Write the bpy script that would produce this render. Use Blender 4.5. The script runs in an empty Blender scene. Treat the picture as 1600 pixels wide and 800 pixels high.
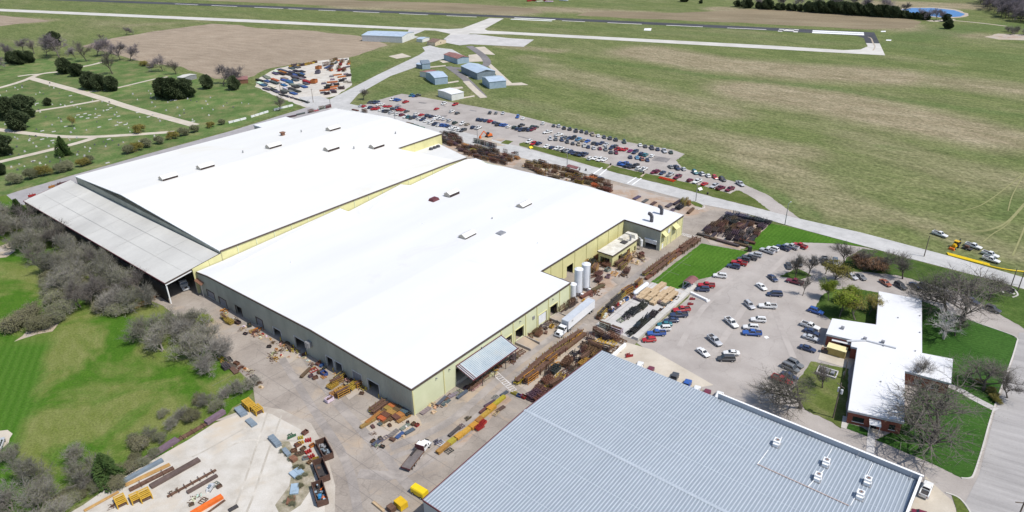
# Aerial view of a factory with white roofs, parking lots, a cemetery and an airfield.
import bpy, math, random
import numpy as np
from mathutils import Vector, Matrix

sc = bpy.context.scene
col = sc.collection
R = math.radians
# ---------------------------------------------------------------- camera
FPX, PITCH, ROLL, HC = 1082.4, R(26.623), R(-1.1033), 118.0
cam = bpy.data.cameras.new('camera')
cam.sensor_width = 36.0
cam.lens = FPX / 1600 * 36
cam.clip_start = 1.0
cam.clip_end = 20000
camo = bpy.data.objects.new('camera', cam)
col.objects.link(camo)
camo.matrix_world = Matrix.Translation((0, 0, HC)) @ Matrix.Rotation(math.pi / 2 - PITCH, 4, 'X') @ Matrix.Rotation(ROLL, 4, 'Z')
sc.camera = camo
# ---------------------------------------------------------------- sky and sun
SUN_EL, SHADOW_AZ = R(58), R(150)          # shadows run towards this compass angle (from +x, counter-clockwise)
d = Vector((math.cos(SHADOW_AZ) * math.cos(SUN_EL), math.sin(SHADOW_AZ) * math.cos(SUN_EL), -math.sin(SUN_EL)))
wd = bpy.data.worlds.new('World')
sc.world = wd
wd.use_nodes = True
nt = wd.node_tree
sky = nt.nodes.new('ShaderNodeTexSky')
sky.sky_type = 'NISHITA'
sky.sun_disc = False
sky.sun_elevation = SUN_EL
sky.sun_rotation = math.atan2(-d.x, -d.y)
nt.links.new(sky.outputs[0], nt.nodes['Background'].inputs[0])
nt.nodes['Background'].inputs[1].default_value = 0.15
sl = bpy.data.lights.new('sun', 'SUN')
sl.energy = 4.4
sl.angle = R(0.53)
sl.color = (1.0, 0.955, 0.89)
so = bpy.data.objects.new('sun', sl)
so.rotation_euler = d.to_track_quat('-Z', 'Y').to_euler()
so.location = (150, -100, 250)
col.objects.link(so)
vs = sc.view_settings
vs.view_transform = 'Standard'
vs.look = 'None'
vs.exposure = 0.0
vs.gamma = 1.0

# ---------------------------------------------------------------- layout helpers
def at(px, py, z=0.0):
    """Point at height z seen at photo pixel (px, py) -- used to survey positions on the ground."""
    X, Y = px - 800, py - 400
    cr, sr = math.cos(ROLL), math.sin(ROLL)
    X, Y = cr * X + sr * Y, -sr * X + cr * Y
    cp, sp = math.cos(PITCH), math.sin(PITCH)
    rx, ry, rz = X, FPX * cp - Y * sp, -FPX * sp - Y * cp
    t = (z - HC) / rz
    return Vector((rx * t, ry * t, z))

TH = R(-39.594)                           # the plant's own grid: u runs along the gable walls, v along the eaves
UA = Vector((math.cos(TH), math.sin(TH), 0)); UB = Vector((-math.sin(TH), math.cos(TH), 0))
S0 = Vector((-26.39, 143.35, 0))
def W(u, v, z=0.0):
    p = S0 + UA * u + UB * v
    return Vector((p.x, p.y, z))
def UV(p):
    q = Vector((p[0], p[1], 0)) - S0
    return q.dot(UA), q.dot(UB)
def heading(px, py, dx, dy):
    a, b = at(px, py), at(px + dx, py + dy)
    return math.atan2(b.y - a.y, b.x - a.x)
def nth(n):
    w = ['first', 'second', 'third', 'fourth', 'fifth', 'sixth', 'seventh', 'eighth', 'ninth', 'tenth', 'eleventh', 'twelfth']
    if n <= 12: return w[n - 1]
    return str(n) + ('th' if 10 < n % 100 < 14 else {1: 'st', 2: 'nd', 3: 'rd'}.get(n % 10, 'th'))

# ---------------------------------------------------------------- mesh builder
class MB:
    def __init__(s, off=(0, 0, 0)):
        s.v, s.f, s.m, s.off = [], [], [], off
    def add(s, vs_, fs, mat=0):
        n = len(s.v)
        o = s.off
        s.v += [(p[0] - o[0], p[1] - o[1], p[2] - o[2]) for p in vs_]
        s.f += [tuple(i + n for i in f) for f in fs]
        s.m += [mat] * len(fs)
        return s
    def hexa(s, b, t, mat=0):              # 4 bottom, 4 top points
        return s.add(list(b) + list(t), [(3, 2, 1, 0), (4, 5, 6, 7), (0, 1, 5, 4), (1, 2, 6, 5), (2, 3, 7, 6), (3, 0, 4, 7)], mat)
    def box(s, c, size, rz=0.0, mat=0, taper=1.0, tilt=0.0):
        hx, hy, hz = size[0] / 2, size[1] / 2, size[2]
        ca, sa = math.cos(rz), math.sin(rz)
        def P(x, y, z):
            if tilt:
                x, z = x * math.cos(tilt) - z * math.sin(tilt), x * math.sin(tilt) + z * math.cos(tilt)
            return (c[0] + x * ca - y * sa, c[1] + x * sa + y * ca, c[2] + z)
        k = taper
        return s.hexa([P(-hx, -hy, 0), P(hx, -hy, 0), P(hx, hy, 0), P(-hx, hy, 0)],
                      [P(-hx * k, -hy * k, hz), P(hx * k, -hy * k, hz), P(hx * k, hy * k, hz), P(-hx * k, hy * k, hz)], mat)
    def tube(s, a, b, r0, r1=None, n=6, mat=0, cap=True):
        a, b = Vector(a), Vector(b)
        r1 = r0 if r1 is None else r1
        dd = b - a
        if dd.length < 1e-6: return s
        dd.normalize()
        x = dd.orthogonal().normalized(); y = dd.cross(x)
        ring = [(math.cos(2 * math.pi * i / n), math.sin(2 * math.pi * i / n)) for i in range(n)]
        vv = [a + (x * c + y * q) * r0 for c, q in ring]
        if r1 > 1e-5:
            vv += [b + (x * c + y * q) * r1 for c, q in ring]
            ff = [(i, (i + 1) % n, n + (i + 1) % n, n + i) for i in range(n)]
            if cap: ff += [tuple(range(n - 1, -1, -1)), tuple(range(n, 2 * n))]
        else:
            vv.append(b)
            ff = [(i, (i + 1) % n, n) for i in range(n)]
        return s.add(vv, ff, mat)
    def bar(s, a, b, w, h=None, mat=0):    # square bar from a to b
        a, b = Vector(a), Vector(b)
        h = h or w
        dd = (b - a)
        if dd.length < 1e-6: return s
        dd.normalize()
        sx = dd.cross(Vector((0, 0, 1)))
        if sx.length < 1e-4: sx = Vector((1, 0, 0))
        sx.normalize(); up = sx.cross(dd)
        o = [(-sx * w - up * h) / 2, (sx * w - up * h) / 2, (sx * w + up * h) / 2, (-sx * w + up * h) / 2]
        return s.add([a + q for q in o] + [b + q for q in o], [(0, 3, 2, 1), (4, 5, 6, 7), (0, 1, 5, 4), (1, 2, 6, 5), (2, 3, 7, 6), (3, 0, 4, 7)], mat)
    def prism(s, pts, z0, z1, mat=0, bottom=True):
        n = len(pts)
        area = sum(pts[i][0] * pts[(i + 1) % n][1] - pts[(i + 1) % n][0] * pts[i][1] for i in range(n))
        if area < 0: pts = pts[::-1]
        vv = [(p[0], p[1], z0) for p in pts] + [(p[0], p[1], z1) for p in pts]
        ff = [tuple(range(n, 2 * n))] + ([tuple(range(n - 1, -1, -1))] if bottom else [])
        ff += [(i, (i + 1) % n, n + (i + 1) % n, n + i) for i in range(n)]
        return s.add(vv, ff, mat)
    def loft(s, secs, mat=0, cap=True):
        n = len(secs[0])
        vv = [p for q in secs for p in q]
        ff = []
        for k in range(len(secs) - 1):
            for i in range(n):
                j = (i + 1) % n
                ff.append((k * n + i, k * n + j, (k + 1) * n + j, (k + 1) * n + i))
        if cap:
            ff += [tuple(range(n - 1, -1, -1)), tuple(range((len(secs) - 1) * n, len(secs) * n))]
        return s.add(vv, ff, mat)
    def sheet(s, pts, z, mat=0):
        n = len(pts)
        area = sum(pts[i][0] * pts[(i + 1) % n][1] - pts[(i + 1) % n][0] * pts[i][1] for i in range(n))
        if area < 0: pts = pts[::-1]
        return s.add([(p[0], p[1], z) for p in pts], [tuple(range(n))], mat)
    def mesh(s, name, mats, smooth=False):
        me = bpy.data.meshes.new(name)
        me.from_pydata([tuple(p) for p in s.v], [], s.f)
        for m in (mats if isinstance(mats, (list, tuple)) else [mats]):
            me.materials.append(M[m] if isinstance(m, str) else m)
        if any(s.m): me.polygons.foreach_set('material_index', s.m)
        if smooth: me.polygons.foreach_set('use_smooth', [True] * len(s.f))
        me.update()
        return me
    def build(s, name, mats, parent=None, smooth=False, loc=None, rz=0.0, color=None, kind=None):
        return put(name, s.mesh(name, mats, smooth), parent, loc, rz, color, kind)

def put(name, me, parent=None, loc=None, rz=0.0, color=None, kind=None, scale=None):
    o = bpy.data.objects.new(name, me)
    col.objects.link(o)
    if parent is not None: o.parent = parent
    if loc is not None: o.location = loc
    if rz: o.rotation_euler = (0, 0, rz)
    if color is not None: o.color = (*color, 1)
    if kind: o['kind'] = kind
    if scale is not None: o.scale = scale if hasattr(scale, '__len__') else (scale,) * 3
    return o
def tag(o, label, cat, group=None):
    o['label'] = label; o['category'] = cat
    if group: o['group'] = group
    return o
def thing(name, label, cat, loc=(0, 0, 0), rz=0.0, group=None, scale=None):
    o = bpy.data.objects.new(name, None)
    col.objects.link(o)
    o.empty_display_size = 0.5
    o.location = loc; o.rotation_euler = (0, 0, rz)
    if scale is not None: o.scale = scale if hasattr(scale, '__len__') else (scale,) * 3
    return tag(o, label, cat, group)
def struct(name, mb, mats, smooth=False):
    o = mb.build(name, mats, smooth=smooth)
    o['kind'] = 'structure'
    return o

# ---------------------------------------------------------------- materials
M = {}
def nodes_of(name):
    m = bpy.data.materials.new(name)
    m.use_nodes = True
    M[name] = m
    return m, m.node_tree, m.node_tree.nodes['Principled BSDF']
def ramp(t, stops):
    r = t.nodes.new('ShaderNodeValToRGB')
    e = r.color_ramp.elements
    while len(e) < len(stops): e.new(0.5)
    for i, (p, c) in enumerate(stops):
        e[i].position = p
        e[i].color = (*c, 1) if len(c) == 3 else c
    return r
def coords(t, kind, stretch=(1, 1, 1), rot=0.0):
    if kind == 'W':
        g = t.nodes.new('ShaderNodeNewGeometry'); out = g.outputs['Position']
    else:
        g = t.nodes.new('ShaderNodeTexCoord'); out = g.outputs['Object']
    mp = t.nodes.new('ShaderNodeMapping')
    mp.vector_type = 'TEXTURE'
    mp.inputs['Rotation'].default_value = (0, 0, rot)
    mp.inputs['Scale'].default_value = stretch
    t.links.new(out, mp.inputs[0])
    return mp.outputs[0]
def noise(t, vec, scale, detail=5, rough=0.6, dist=0.0):
    n = t.nodes.new('ShaderNodeTexNoise')
    n.inputs['Scale'].default_value = scale
    n.inputs['Detail'].default_value = detail
    n.inputs['Roughness'].default_value = rough
    n.inputs['Distortion'].default_value = dist
    t.links.new(vec, n.inputs['Vector'])
    return n.outputs['Fac']
def mix(t, a, b, fac, mode='MIX'):
    x = t.nodes.new('ShaderNodeMix')
    x.data_type = 'RGBA'; x.blend_type = mode
    for sk, val in ((x.inputs[0], fac), (x.inputs[6], a), (x.inputs[7], b)):
        if hasattr(val, 'is_linked'): t.links.new(val, sk)
        elif isinstance(val, (int, float)): sk.default_value = val
        else: sk.default_value = (*val, 1)
    return x.outputs[2]
def bump(t, b, h, strength, dist=0.1):
    n = t.nodes.new('ShaderNodeBump')
    n.inputs['Strength'].default_value = strength
    n.inputs['Distance'].default_value = dist
    t.links.new(h, n.inputs['Height'])
    t.links.new(n.outputs[0], b.inputs['Normal'])
def math_(t, op, a, b=0.0):
    n = t.nodes.new('ShaderNodeMath'); n.operation = op
    for i, v in enumerate((a, b)):
        if hasattr(v, 'is_linked'): t.links.new(v, n.inputs[i])
        else: n.inputs[i].default_value = v
    return n.outputs[0]
def nm(name, stops, scale=1.0, detail=6, rough=0.85, big=None, fine=None, kind='W', stretch=(1, 1, 1), rot=0.0, bmp=0.0, bdist=0.1, metal=0.0, spec=0.3, objcol=False, stains=None, cracks=None):
    """Noise-ramp surface; big=(scale, low) broad tone change, fine=(scale, low) grain, stains=(colour, scale, threshold)."""
    m, t, b = nodes_of(name)
    v = coords(t, kind, stretch, rot)
    f = noise(t, v, scale, detail)
    c = ramp(t, stops); t.links.new(f, c.inputs[0]); cc = c.outputs[0]
    v1 = coords(t, kind)
    if big:
        r = ramp(t, [(0.35, (big[1],) * 3), (0.65, (1, 1, 1))]); t.links.new(noise(t, v1, big[0], 3), r.inputs[0])
        cc = mix(t, cc, r.outputs[0], 1.0, 'MULTIPLY')
    if fine:
        r = ramp(t, [(0.3, (fine[1],) * 3), (0.7, (1, 1, 1))]); t.links.new(noise(t, v1, fine[0], 2), r.inputs[0])
        cc = mix(t, cc, r.outputs[0], 1.0, 'MULTIPLY')
    if stains:
        r = ramp(t, [(stains[2], (0, 0, 0)), (stains[2] + 0.16, (1, 1, 1))]); t.links.new(noise(t, v1, stains[1], 5, 0.65, 0.6), r.inputs[0])
        cc = mix(t, cc, stains[0], r.outputs[0])
    if cracks:
        vo = t.nodes.new('ShaderNodeTexVoronoi'); vo.feature = 'DISTANCE_TO_EDGE'
        vo.inputs['Scale'].default_value = cracks[0]
        wv = t.nodes.new('ShaderNodeVectorMath'); wv.operation = 'ADD'
        nn = t.nodes.new('ShaderNodeTexNoise'); nn.inputs['Scale'].default_value = 0.25; nn.inputs['Detail'].default_value = 4
        t.links.new(v1, nn.inputs['Vector'])
        sc_ = t.nodes.new('ShaderNodeVectorMath'); sc_.operation = 'SCALE'; sc_.inputs['Scale'].default_value = 5.0
        t.links.new(nn.outputs['Color'], sc_.inputs[0])
        t.links.new(v1, wv.inputs[0]); t.links.new(sc_.outputs[0], wv.inputs[1])
        t.links.new(wv.outputs[0], vo.inputs['Vector'])
        r = ramp(t, [(0.0, (cracks[1],) * 3), (cracks[2], (1, 1, 1))]); t.links.new(vo.outputs['Distance'], r.inputs[0])
        cc = mix(t, cc, r.outputs[0], 1.0, 'MULTIPLY')
    if objcol:
        oi = t.nodes.new('ShaderNodeObjectInfo')
        cc = mix(t, oi.outputs['Color'], cc, 1.0, 'MULTIPLY')
    t.links.new(cc, b.inputs['Base Color'])
    b.inputs['Roughness'].default_value = rough
    b.inputs['Metallic'].default_value = metal
    b.inputs['Specular IOR Level'].default_value = spec
    if bmp: bump(t, b, noise(t, v1, scale * 3, 4), bmp, bdist)
    return m
def g3(x, k=1.0): return (x, x * k, x * k * k)

nm('concrete_yard', [(0.3, (0.275, 0.236, 0.20)), (0.5, (0.355, 0.308, 0.262)), (0.72, (0.425, 0.375, 0.322))], 0.12, 8, big=(0.02, 0.84), fine=(2.5, 0.86), stains=((0.42, 0.325, 0.23), 0.045, 0.54), cracks=(0.13, 0.82, 0.02))
nm('concrete_lot', [(0.3, (0.345, 0.308, 0.28)), (0.55, (0.405, 0.367, 0.335)), (0.75, (0.45, 0.408, 0.375))], 0.10, 8, big=(0.025, 0.88), fine=(3.0, 0.9), stains=((0.33, 0.30, 0.275), 0.07, 0.66), cracks=(0.09, 0.86, 0.012))
nm('concrete_road', [(0.3, (0.42, 0.41, 0.395)), (0.55, (0.50, 0.49, 0.47)), (0.75, (0.55, 0.535, 0.515))], 0.25, 7, big=(0.04, 0.88), fine=(3.0, 0.92), stains=((0.40, 0.385, 0.37), 0.06, 0.68), cracks=(0.12, 0.84, 0.014))
nm('concrete_bright', [(0.3, (0.50, 0.475, 0.43)), (0.7, (0.60, 0.575, 0.53))], 0.08, 7, big=(0.02, 0.9), fine=(2.0, 0.93))
nm('concrete_slab', [(0.3, (0.47, 0.45, 0.43)), (0.7, (0.56, 0.54, 0.52))], 0.2, 7, big=(0.06, 0.88), fine=(3.0, 0.93), stains=((0.42, 0.38, 0.34), 0.12, 0.62))
nm('concrete_tan', [(0.3, (0.48, 0.42, 0.335)), (0.7, (0.58, 0.52, 0.43))], 0.2, 7, big=(0.08, 0.88), fine=(3.0, 0.92), stains=((0.43, 0.34, 0.24), 0.15, 0.62))
nm('gravel_pale', [(0.25, (0.44, 0.395, 0.33)), (0.5, (0.58, 0.54, 0.475)), (0.75, (0.66, 0.625, 0.57))], 0.18, 9, rough=0.95, big=(0.035, 0.86), fine=(5.0, 0.84), stains=((0.50, 0.425, 0.33), 0.06, 0.52), bmp=0.3)
nm('dirt_red', [(0.3, (0.36, 0.25, 0.175)), (0.7, (0.45, 0.335, 0.25))], 0.3, 8, rough=0.95, big=(0.08, 0.9), fine=(3.0, 0.85), stains=((0.385, 0.335, 0.29), 0.12, 0.42))
nm('dirt_tan', [(0.3, (0.41, 0.33, 0.235)), (0.7, (0.51, 0.43, 0.325))], 0.3, 8, rough=0.95, big=(0.08, 0.9), fine=(3.0, 0.85), stains=((0.39, 0.345, 0.30), 0.13, 0.44))
nm('asphalt', [(0.3, (0.048, 0.049, 0.055)), (0.7, (0.075, 0.076, 0.083))], 0.1, 7, rough=0.9, big=(0.01, 0.8))
nm('asphalt_old', [(0.3, (0.17, 0.155, 0.155)), (0.7, (0.24, 0.225, 0.22))], 0.3, 7, rough=0.9, big=(0.03, 0.8))
nm('asphalt_patch', [(0.3, (0.20, 0.185, 0.18)), (0.7, (0.30, 0.28, 0.27))], 0.5, 7, rough=0.9, big=(0.1, 0.75))
nm('asphalt_lane', [(0.3, (0.30, 0.285, 0.285)), (0.7, (0.39, 0.37, 0.365))], 0.3, 7, rough=0.9, big=(0.05, 0.86))
nm('street_grooved', [(0.3, (0.30, 0.285, 0.275)), (0.7, (0.42, 0.40, 0.385))], 0.5, 6, rough=0.9, big=(0.03, 0.9), stretch=(1, 12, 1), rot=R(60), fine=(2, .92))
nm('paint_white', [(0.3, (0.66, 0.66, 0.65)), (0.7, (0.82, 0.82, 0.81))], 0.6, 5, rough=0.7)
nm('paint_worn', [(0.38, (0.44, 0.41, 0.38)), (0.6, (0.70, 0.68, 0.66))], 0.9, 6, rough=0.8)
nm('lawn', [(0.25, (0.055, 0.105, 0.020)), (0.5, (0.085, 0.145, 0.030)), (0.75, (0.135, 0.190, 0.050))], 0.35, 9, rough=0.95, big=(0.03, 0.72), fine=(2.2, 0.62), bmp=0.5, bdist=0.25, spec=0.1)
nm('lawn_office', [(0.25, (0.014, 0.066, 0.007)), (0.5, (0.026, 0.096, 0.009)), (0.75, (0.046, 0.130, 0.013))], 0.4, 9, rough=0.95, big=(0.05, 0.72), fine=(2.0, 0.66), bmp=0.5, bdist=0.25, spec=0.1)
nm('lawn_rough', [(0.28, (0.095, 0.135, 0.028)), (0.5, (0.140, 0.180, 0.045)), (0.72, (0.22, 0.225, 0.09))], 0.22, 9, rough=0.95, big=(0.03, 0.72), fine=(1.8, 0.62), bmp=0.5, bdist=0.3, spec=0.1, stretch=(1, 2.2, 1), rot=R(40))
nm('lawn_cemetery', [(0.25, (0.085, 0.15, 0.042)), (0.44, (0.125, 0.195, 0.058)), (0.56, (0.185, 0.225, 0.085)), (0.68, (0.27, 0.26, 0.12))], 0.09, 9, rough=0.95, big=(0.015, 0.75), fine=(0.9, 0.66), bmp=0.5, bdist=0.3, spec=0.1)
nm('plowed', [(0.28, (0.295, 0.232, 0.168)), (0.5, (0.36, 0.288, 0.212)), (0.72, (0.425, 0.348, 0.262))], 0.16, 9, rough=0.95, big=(0.008, 0.86), fine=(0.6, 0.72), stretch=(3.5, 1, 1), rot=R(-30), spec=0.1)
nm('dry_field', [(0.28, (0.22, 0.18, 0.115)), (0.5, (0.28, 0.225, 0.145)), (0.72, (0.31, 0.265, 0.175))], 0.04, 9, rough=0.95, big=(0.012, 0.82), fine=(0.5, 0.75), stretch=(4, 1, 1), rot=R(-22), spec=0.1)

# meadow that shows mower tracks where the 'mown' attribute is set
def ground_material():
    m, t, b = nodes_of('field')
    v = coords(t, 'W')
    vs1 = coords(t, 'W', (2.6, 1, 1), R(-46))
    def att(n):
        a = t.nodes.new('ShaderNodeAttribute'); a.attribute_name = n
        return a.outputs['Fac']
    big = noise(t, vs1, 0.012, 9, 0.62, 0.4)
    med = noise(t, vs1, 0.07, 8, 0.65)
    fin = noise(t, v, 0.55, 6, 0.7)
    green = ramp(t, [(0.3, (0.100, 0.128, 0.042)), (0.5, (0.135, 0.162, 0.058)), (0.7, (0.178, 0.190, 0.080))]); t.links.new(med, green.inputs[0])
    dry = ramp(t, [(0.3, (0.205, 0.175, 0.105)), (0.5, (0.265, 0.225, 0.145)), (0.72, (0.325, 0.28, 0.19))]); t.links.new(med, dry.inputs[0])
    lush = ramp(t, [(0.3, (0.078, 0.125, 0.036)), (0.7, (0.118, 0.158, 0.054))]); t.links.new(med, lush.inputs[0])
    # dry patches: base noise pushed by the surveyed attribute
    k = math_(t, 'ADD', math_(t, 'MULTIPLY', big, 0.9), math_(t, 'MULTIPLY', att('dry'), 0.62))
    k = math_(t, 'ADD', k, math_(t, 'MULTIPLY', fin, 0.16))
    kr = ramp(t, [(0.52, (0, 0, 0)), (1.0, (1, 1, 1))]); t.links.new(k, kr.inputs[0])
    c = mix(t, green.outputs[0], dry.outputs[0], kr.outputs[0])
    l = math_(t, 'ADD', att('lush'), math_(t, 'MULTIPLY', math_(t, 'SUBTRACT', med, 0.5), 0.9))
    lr = ramp(t, [(0.25, (0, 0, 0)), (0.75, (1, 1, 1))]); t.links.new(l, lr.inputs[0])
    c = mix(t, c, lush.outputs[0], lr.outputs[0])
    gr = ramp(t, [(0.34, (0.58, 0.58, 0.56)), (0.66, (1.3, 1.3, 1.28))]); t.links.new(fin, gr.inputs[0])
    c = mix(t, c, gr.outputs[0], 1.0, 'MULTIPLY')
    g4 = ramp(t, [(0.36, (0.72, 0.76, 0.70)), (0.64, (1.24, 1.2, 1.24))]); t.links.new(noise(t, vs1, 0.30, 8, 0.75), g4.inputs[0])
    c = mix(t, c, g4.outputs[0], 1.0, 'MULTIPLY')
    tr = math_(t, 'MULTIPLY', att('track'), 1.0)
    c = mix(t, c, (0.30, 0.29, 0.16), tr)
    t.links.new(c, b.inputs['Base Color'])
    b.inputs['Roughness'].default_value = 0.95
    b.inputs['Specular IOR Level'].default_value = 0.1
    bump(t, b, fin, 0.5, 0.4)
ground_material()

def meadow_material():
    m, t, b = nodes_of('meadow')
    v = coords(t, 'W')
    big = noise(t, v, 0.045, 8, 0.6, 0.6)
    med = noise(t, coords(t, 'W', (1, 2.5, 1), R(35)), 0.35, 8, 0.7)
    fin = noise(t, v, 1.8, 4, 0.7)
    a = ramp(t, [(0.3, (0.048, 0.125, 0.010)), (0.7, (0.080, 0.165, 0.017))]); t.links.new(med, a.inputs[0])
    bb = ramp(t, [(0.3, (0.130, 0.165, 0.033)), (0.7, (0.205, 0.220, 0.075))]); t.links.new(med, bb.inputs[0])
    r = ramp(t, [(0.42, (0, 0, 0)), (0.56, (1, 1, 1))]); t.links.new(big, r.inputs[0])
    c = mix(t, a.outputs[0], bb.outputs[0], r.outputs[0])
    # lush mown strip west of a line across the meadow, with mower passes
    a0, a1 = at(86, 545), at(20, 745)
    dx, dy = (a1 - a0).normalized().xy
    sp = t.nodes.new('ShaderNodeSeparateXYZ'); t.links.new(v, sp.inputs[0])
    dist = math_(t, 'ADD', math_(t, 'MULTIPLY', sp.outputs[0], dy), math_(t, 'MULTIPLY', sp.outputs[1], -dx))
    dist = math_(t, 'SUBTRACT', math_(t, 'SUBTRACT', a0.x * dy - a0.y * dx, dist), 0.0)
    dist = math_(t, 'MULTIPLY', dist, 1.0 if dy < 0 else -1.0)
    dist = math_(t, 'ADD', dist, math_(t, 'MULTIPLY', math_(t, 'SUBTRACT', big, 0.5), 16.0))
    k1 = ramp(t, [(0.40, (0, 0, 0)), (0.60, (1, 1, 1))]); t.links.new(math_(t, 'ADD', math_(t, 'MULTIPLY', dist, -0.05), 0.5), k1.inputs[0])
    k2 = ramp(t, [(0.35, (1, 1, 1)), (0.65, (0, 0, 0))]); t.links.new(math_(t, 'ADD', math_(t, 'MULTIPLY', math_(t, 'SUBTRACT', sp.outputs[1], a0.y + 6), 0.03), 0.5), k2.inputs[0])
    w = t.nodes.new('ShaderNodeTexWave'); w.inputs['Scale'].default_value = 0.14; w.inputs['Distortion'].default_value = 2.0; w.inputs['Detail Scale'].default_value = 0.3
    t.links.new(coords(t, 'W', (1, 1, 1), R(22)), w.inputs['Vector'])
    strip = mix(t, (0.056, 0.138, 0.013), (0.074, 0.160, 0.020), w.outputs['Fac'])
    c = mix(t, c, strip, math_(t, 'MULTIPLY', k1.outputs[0], k2.outputs[0]))
    gr = ramp(t, [(0.3, (0.62, 0.62, 0.62)), (0.7, (1.16, 1.16, 1.16))]); t.links.new(fin, gr.inputs[0])
    c = mix(t, c, gr.outputs[0], 1.0, 'MULTIPLY')
    t.links.new(c, b.inputs['Base Color'])
    b.inputs['Roughness'].default_value = 0.95
    b.inputs['Specular IOR Level'].default_value = 0.1
    bump(t, b, fin, 0.5, 0.3)
meadow_material()

def stripes(name, c1, c2, width, rot, extra=(2.0, 0.68)):
    """Mown lawn with mower passes: two real grass tones in bands."""
    m, t, b = nodes_of(name)
    v = coords(t, 'W', (1, 1, 1), rot)
    w = t.nodes.new('ShaderNodeTexWave'); w.inputs['Scale'].default_value = 0.314 / width
    w.inputs['Distortion'].default_value = 1.2; w.inputs['Detail'].default_value = 3; w.inputs['Detail Scale'].default_value = 0.4
    t.links.new(v, w.inputs['Vector'])
    c = mix(t, c1, c2, w.outputs['Fac'])
    f = noise(t, coords(t, 'W'), extra[0], 6, 0.7)
    gr = ramp(t, [(0.3, (extra[1],) * 3), (0.7, (1.12, 1.12, 1.12))]); t.links.new(f, gr.inputs[0])
    c = mix(t, c, gr.outputs[0], 1.0, 'MULTIPLY')
    g2 = ramp(t, [(0.35, (0.8, 0.85, 0.8)), (0.65, (1.1, 1.05, 1.1))]); t.links.new(noise(t, coords(t, 'W'), 0.08, 4), g2.inputs[0])
    c = mix(t, c, g2.outputs[0], 1.0, 'MULTIPLY')
    t.links.new(c, b.inputs['Base Color'])
    b.inputs['Roughness'].default_value = 0.95
    b.inputs['Specular IOR Level'].default_value = 0.1
    bump(t, b, f, 0.5, 0.25)
stripes('lawn_mown', (0.042, 0.108, 0.018), (0.050, 0.122, 0.022), 1.3, R(60), (1.2, 0.6))
stripes('lawn_plant', (0.066, 0.158, 0.016), (0.078, 0.175, 0.020), 1.5, TH, (1.2, 0.6))
stripes('lawn_strip', (0.062, 0.145, 0.016), (0.078, 0.165, 0.022), 2.2, R(22), (1.0, 0.6))

nm('roof_white', [(0.3, (0.615, 0.617, 0.626)), (0.6, (0.66, 0.66, 0.665)), (0.75, (0.68, 0.679, 0.681))], 0.06, 7, rough=0.7, stretch=(1, 5, 1), rot=TH, stains=((0.56, 0.545, 0.515), 0.03, 0.62))
nm('roof_canopy', [(0.3, (0.46, 0.45, 0.42)), (0.7, (0.58, 0.57, 0.53))], 0.08, 7, rough=0.8, big=(0.05, 0.9), fine=(1.0, 0.95), stretch=(1, 4, 1), rot=TH)
nm('roof_blue', [(0.3, (0.245, 0.283, 0.322)), (0.7, (0.29, 0.33, 0.37))], 0.1, 6, rough=0.5, big=(0.03, 0.93), fine=(0.6, 0.95), stretch=(1, 6, 1), rot=TH)
nm('seam_blue', [(0.3, (0.36, 0.40, 0.445)), (0.7, (0.42, 0.46, 0.505))], 0.5, 4, rough=0.45)
nm('trim_dark', [(0.3, (0.07, 0.05, 0.04)), (0.7, (0.11, 0.08, 0.065))], 1.0, 4, rough=0.6)
nm('trim_maroon', [(0.3, (0.10, 0.03, 0.035)), (0.7, (0.14, 0.045, 0.05))], 1.0, 4, rough=0.6)
nm('trim_white', [(0.3, (0.72, 0.72, 0.71)), (0.7, (0.82, 0.82, 0.81))], 1.0, 4, rough=0.6)
nm('wall_yellow', [(0.3, (0.58, 0.545, 0.27)), (0.7, (0.66, 0.62, 0.32))], 0.25, 6, rough=0.75, big=(0.06, 0.93), stains=((0.50, 0.46, 0.27), 0.2, 0.70))
nm('wall_green', [(0.3, (0.555, 0.575, 0.365)), (0.7, (0.63, 0.645, 0.43))], 0.25, 6, rough=0.75, big=(0.06, 0.94), stains=((0.48, 0.46, 0.33), 0.2, 0.72))
nm('wall_metal', [(0.3, (0.36, 0.365, 0.31)), (0.7, (0.46, 0.465, 0.395))], 0.3, 7, rough=0.65, big=(0.1, 0.85), stretch=(1, 1, 5), stains=((0.33, 0.24, 0.16), 0.25, 0.72))
nm('wall_gray', [(0.3, (0.40, 0.415, 0.44)), (0.7, (0.47, 0.485, 0.51))], 0.3, 6, rough=0.6, big=(0.1, 0.9))
nm('door_white', [(0.3, (0.66, 0.67, 0.68)), (0.7, (0.76, 0.77, 0.78))], 0.8, 5, rough=0.6)
nm('door_gray', [(0.3, (0.20, 0.20, 0.22)), (0.7, (0.27, 0.27, 0.29))], 0.8, 5, rough=0.6)
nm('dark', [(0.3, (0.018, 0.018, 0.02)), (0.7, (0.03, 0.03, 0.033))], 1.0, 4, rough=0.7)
nm('metal_gray', [(0.3, (0.24, 0.24, 0.25)), (0.7, (0.34, 0.34, 0.35))], 1.0, 5, rough=0.5, metal=0.3)
nm('metal_light', [(0.3, (0.50, 0.51, 0.52)), (0.7, (0.60, 0.61, 0.62))], 1.0, 5, rough=0.5, metal=0.2)
nm('wood_pole', [(0.3, (0.12, 0.095, 0.075)), (0.7, (0.19, 0.155, 0.125))], 2.0, 5, rough=0.9, kind='O', stretch=(1, 1, 6))
def brick_material():
    m, t, b = nodes_of('brick')
    v = coords(t, 'W')
    c = ramp(t, [(0.3, (0.20, 0.055, 0.035)), (0.7, (0.30, 0.10, 0.065))]); t.links.new(noise(t, v, 3.0, 6), c.inputs[0])
    t.links.new(c.outputs[0], b.inputs['Base Color']); b.inputs['Roughness'].default_value = 0.85
brick_material()
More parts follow.
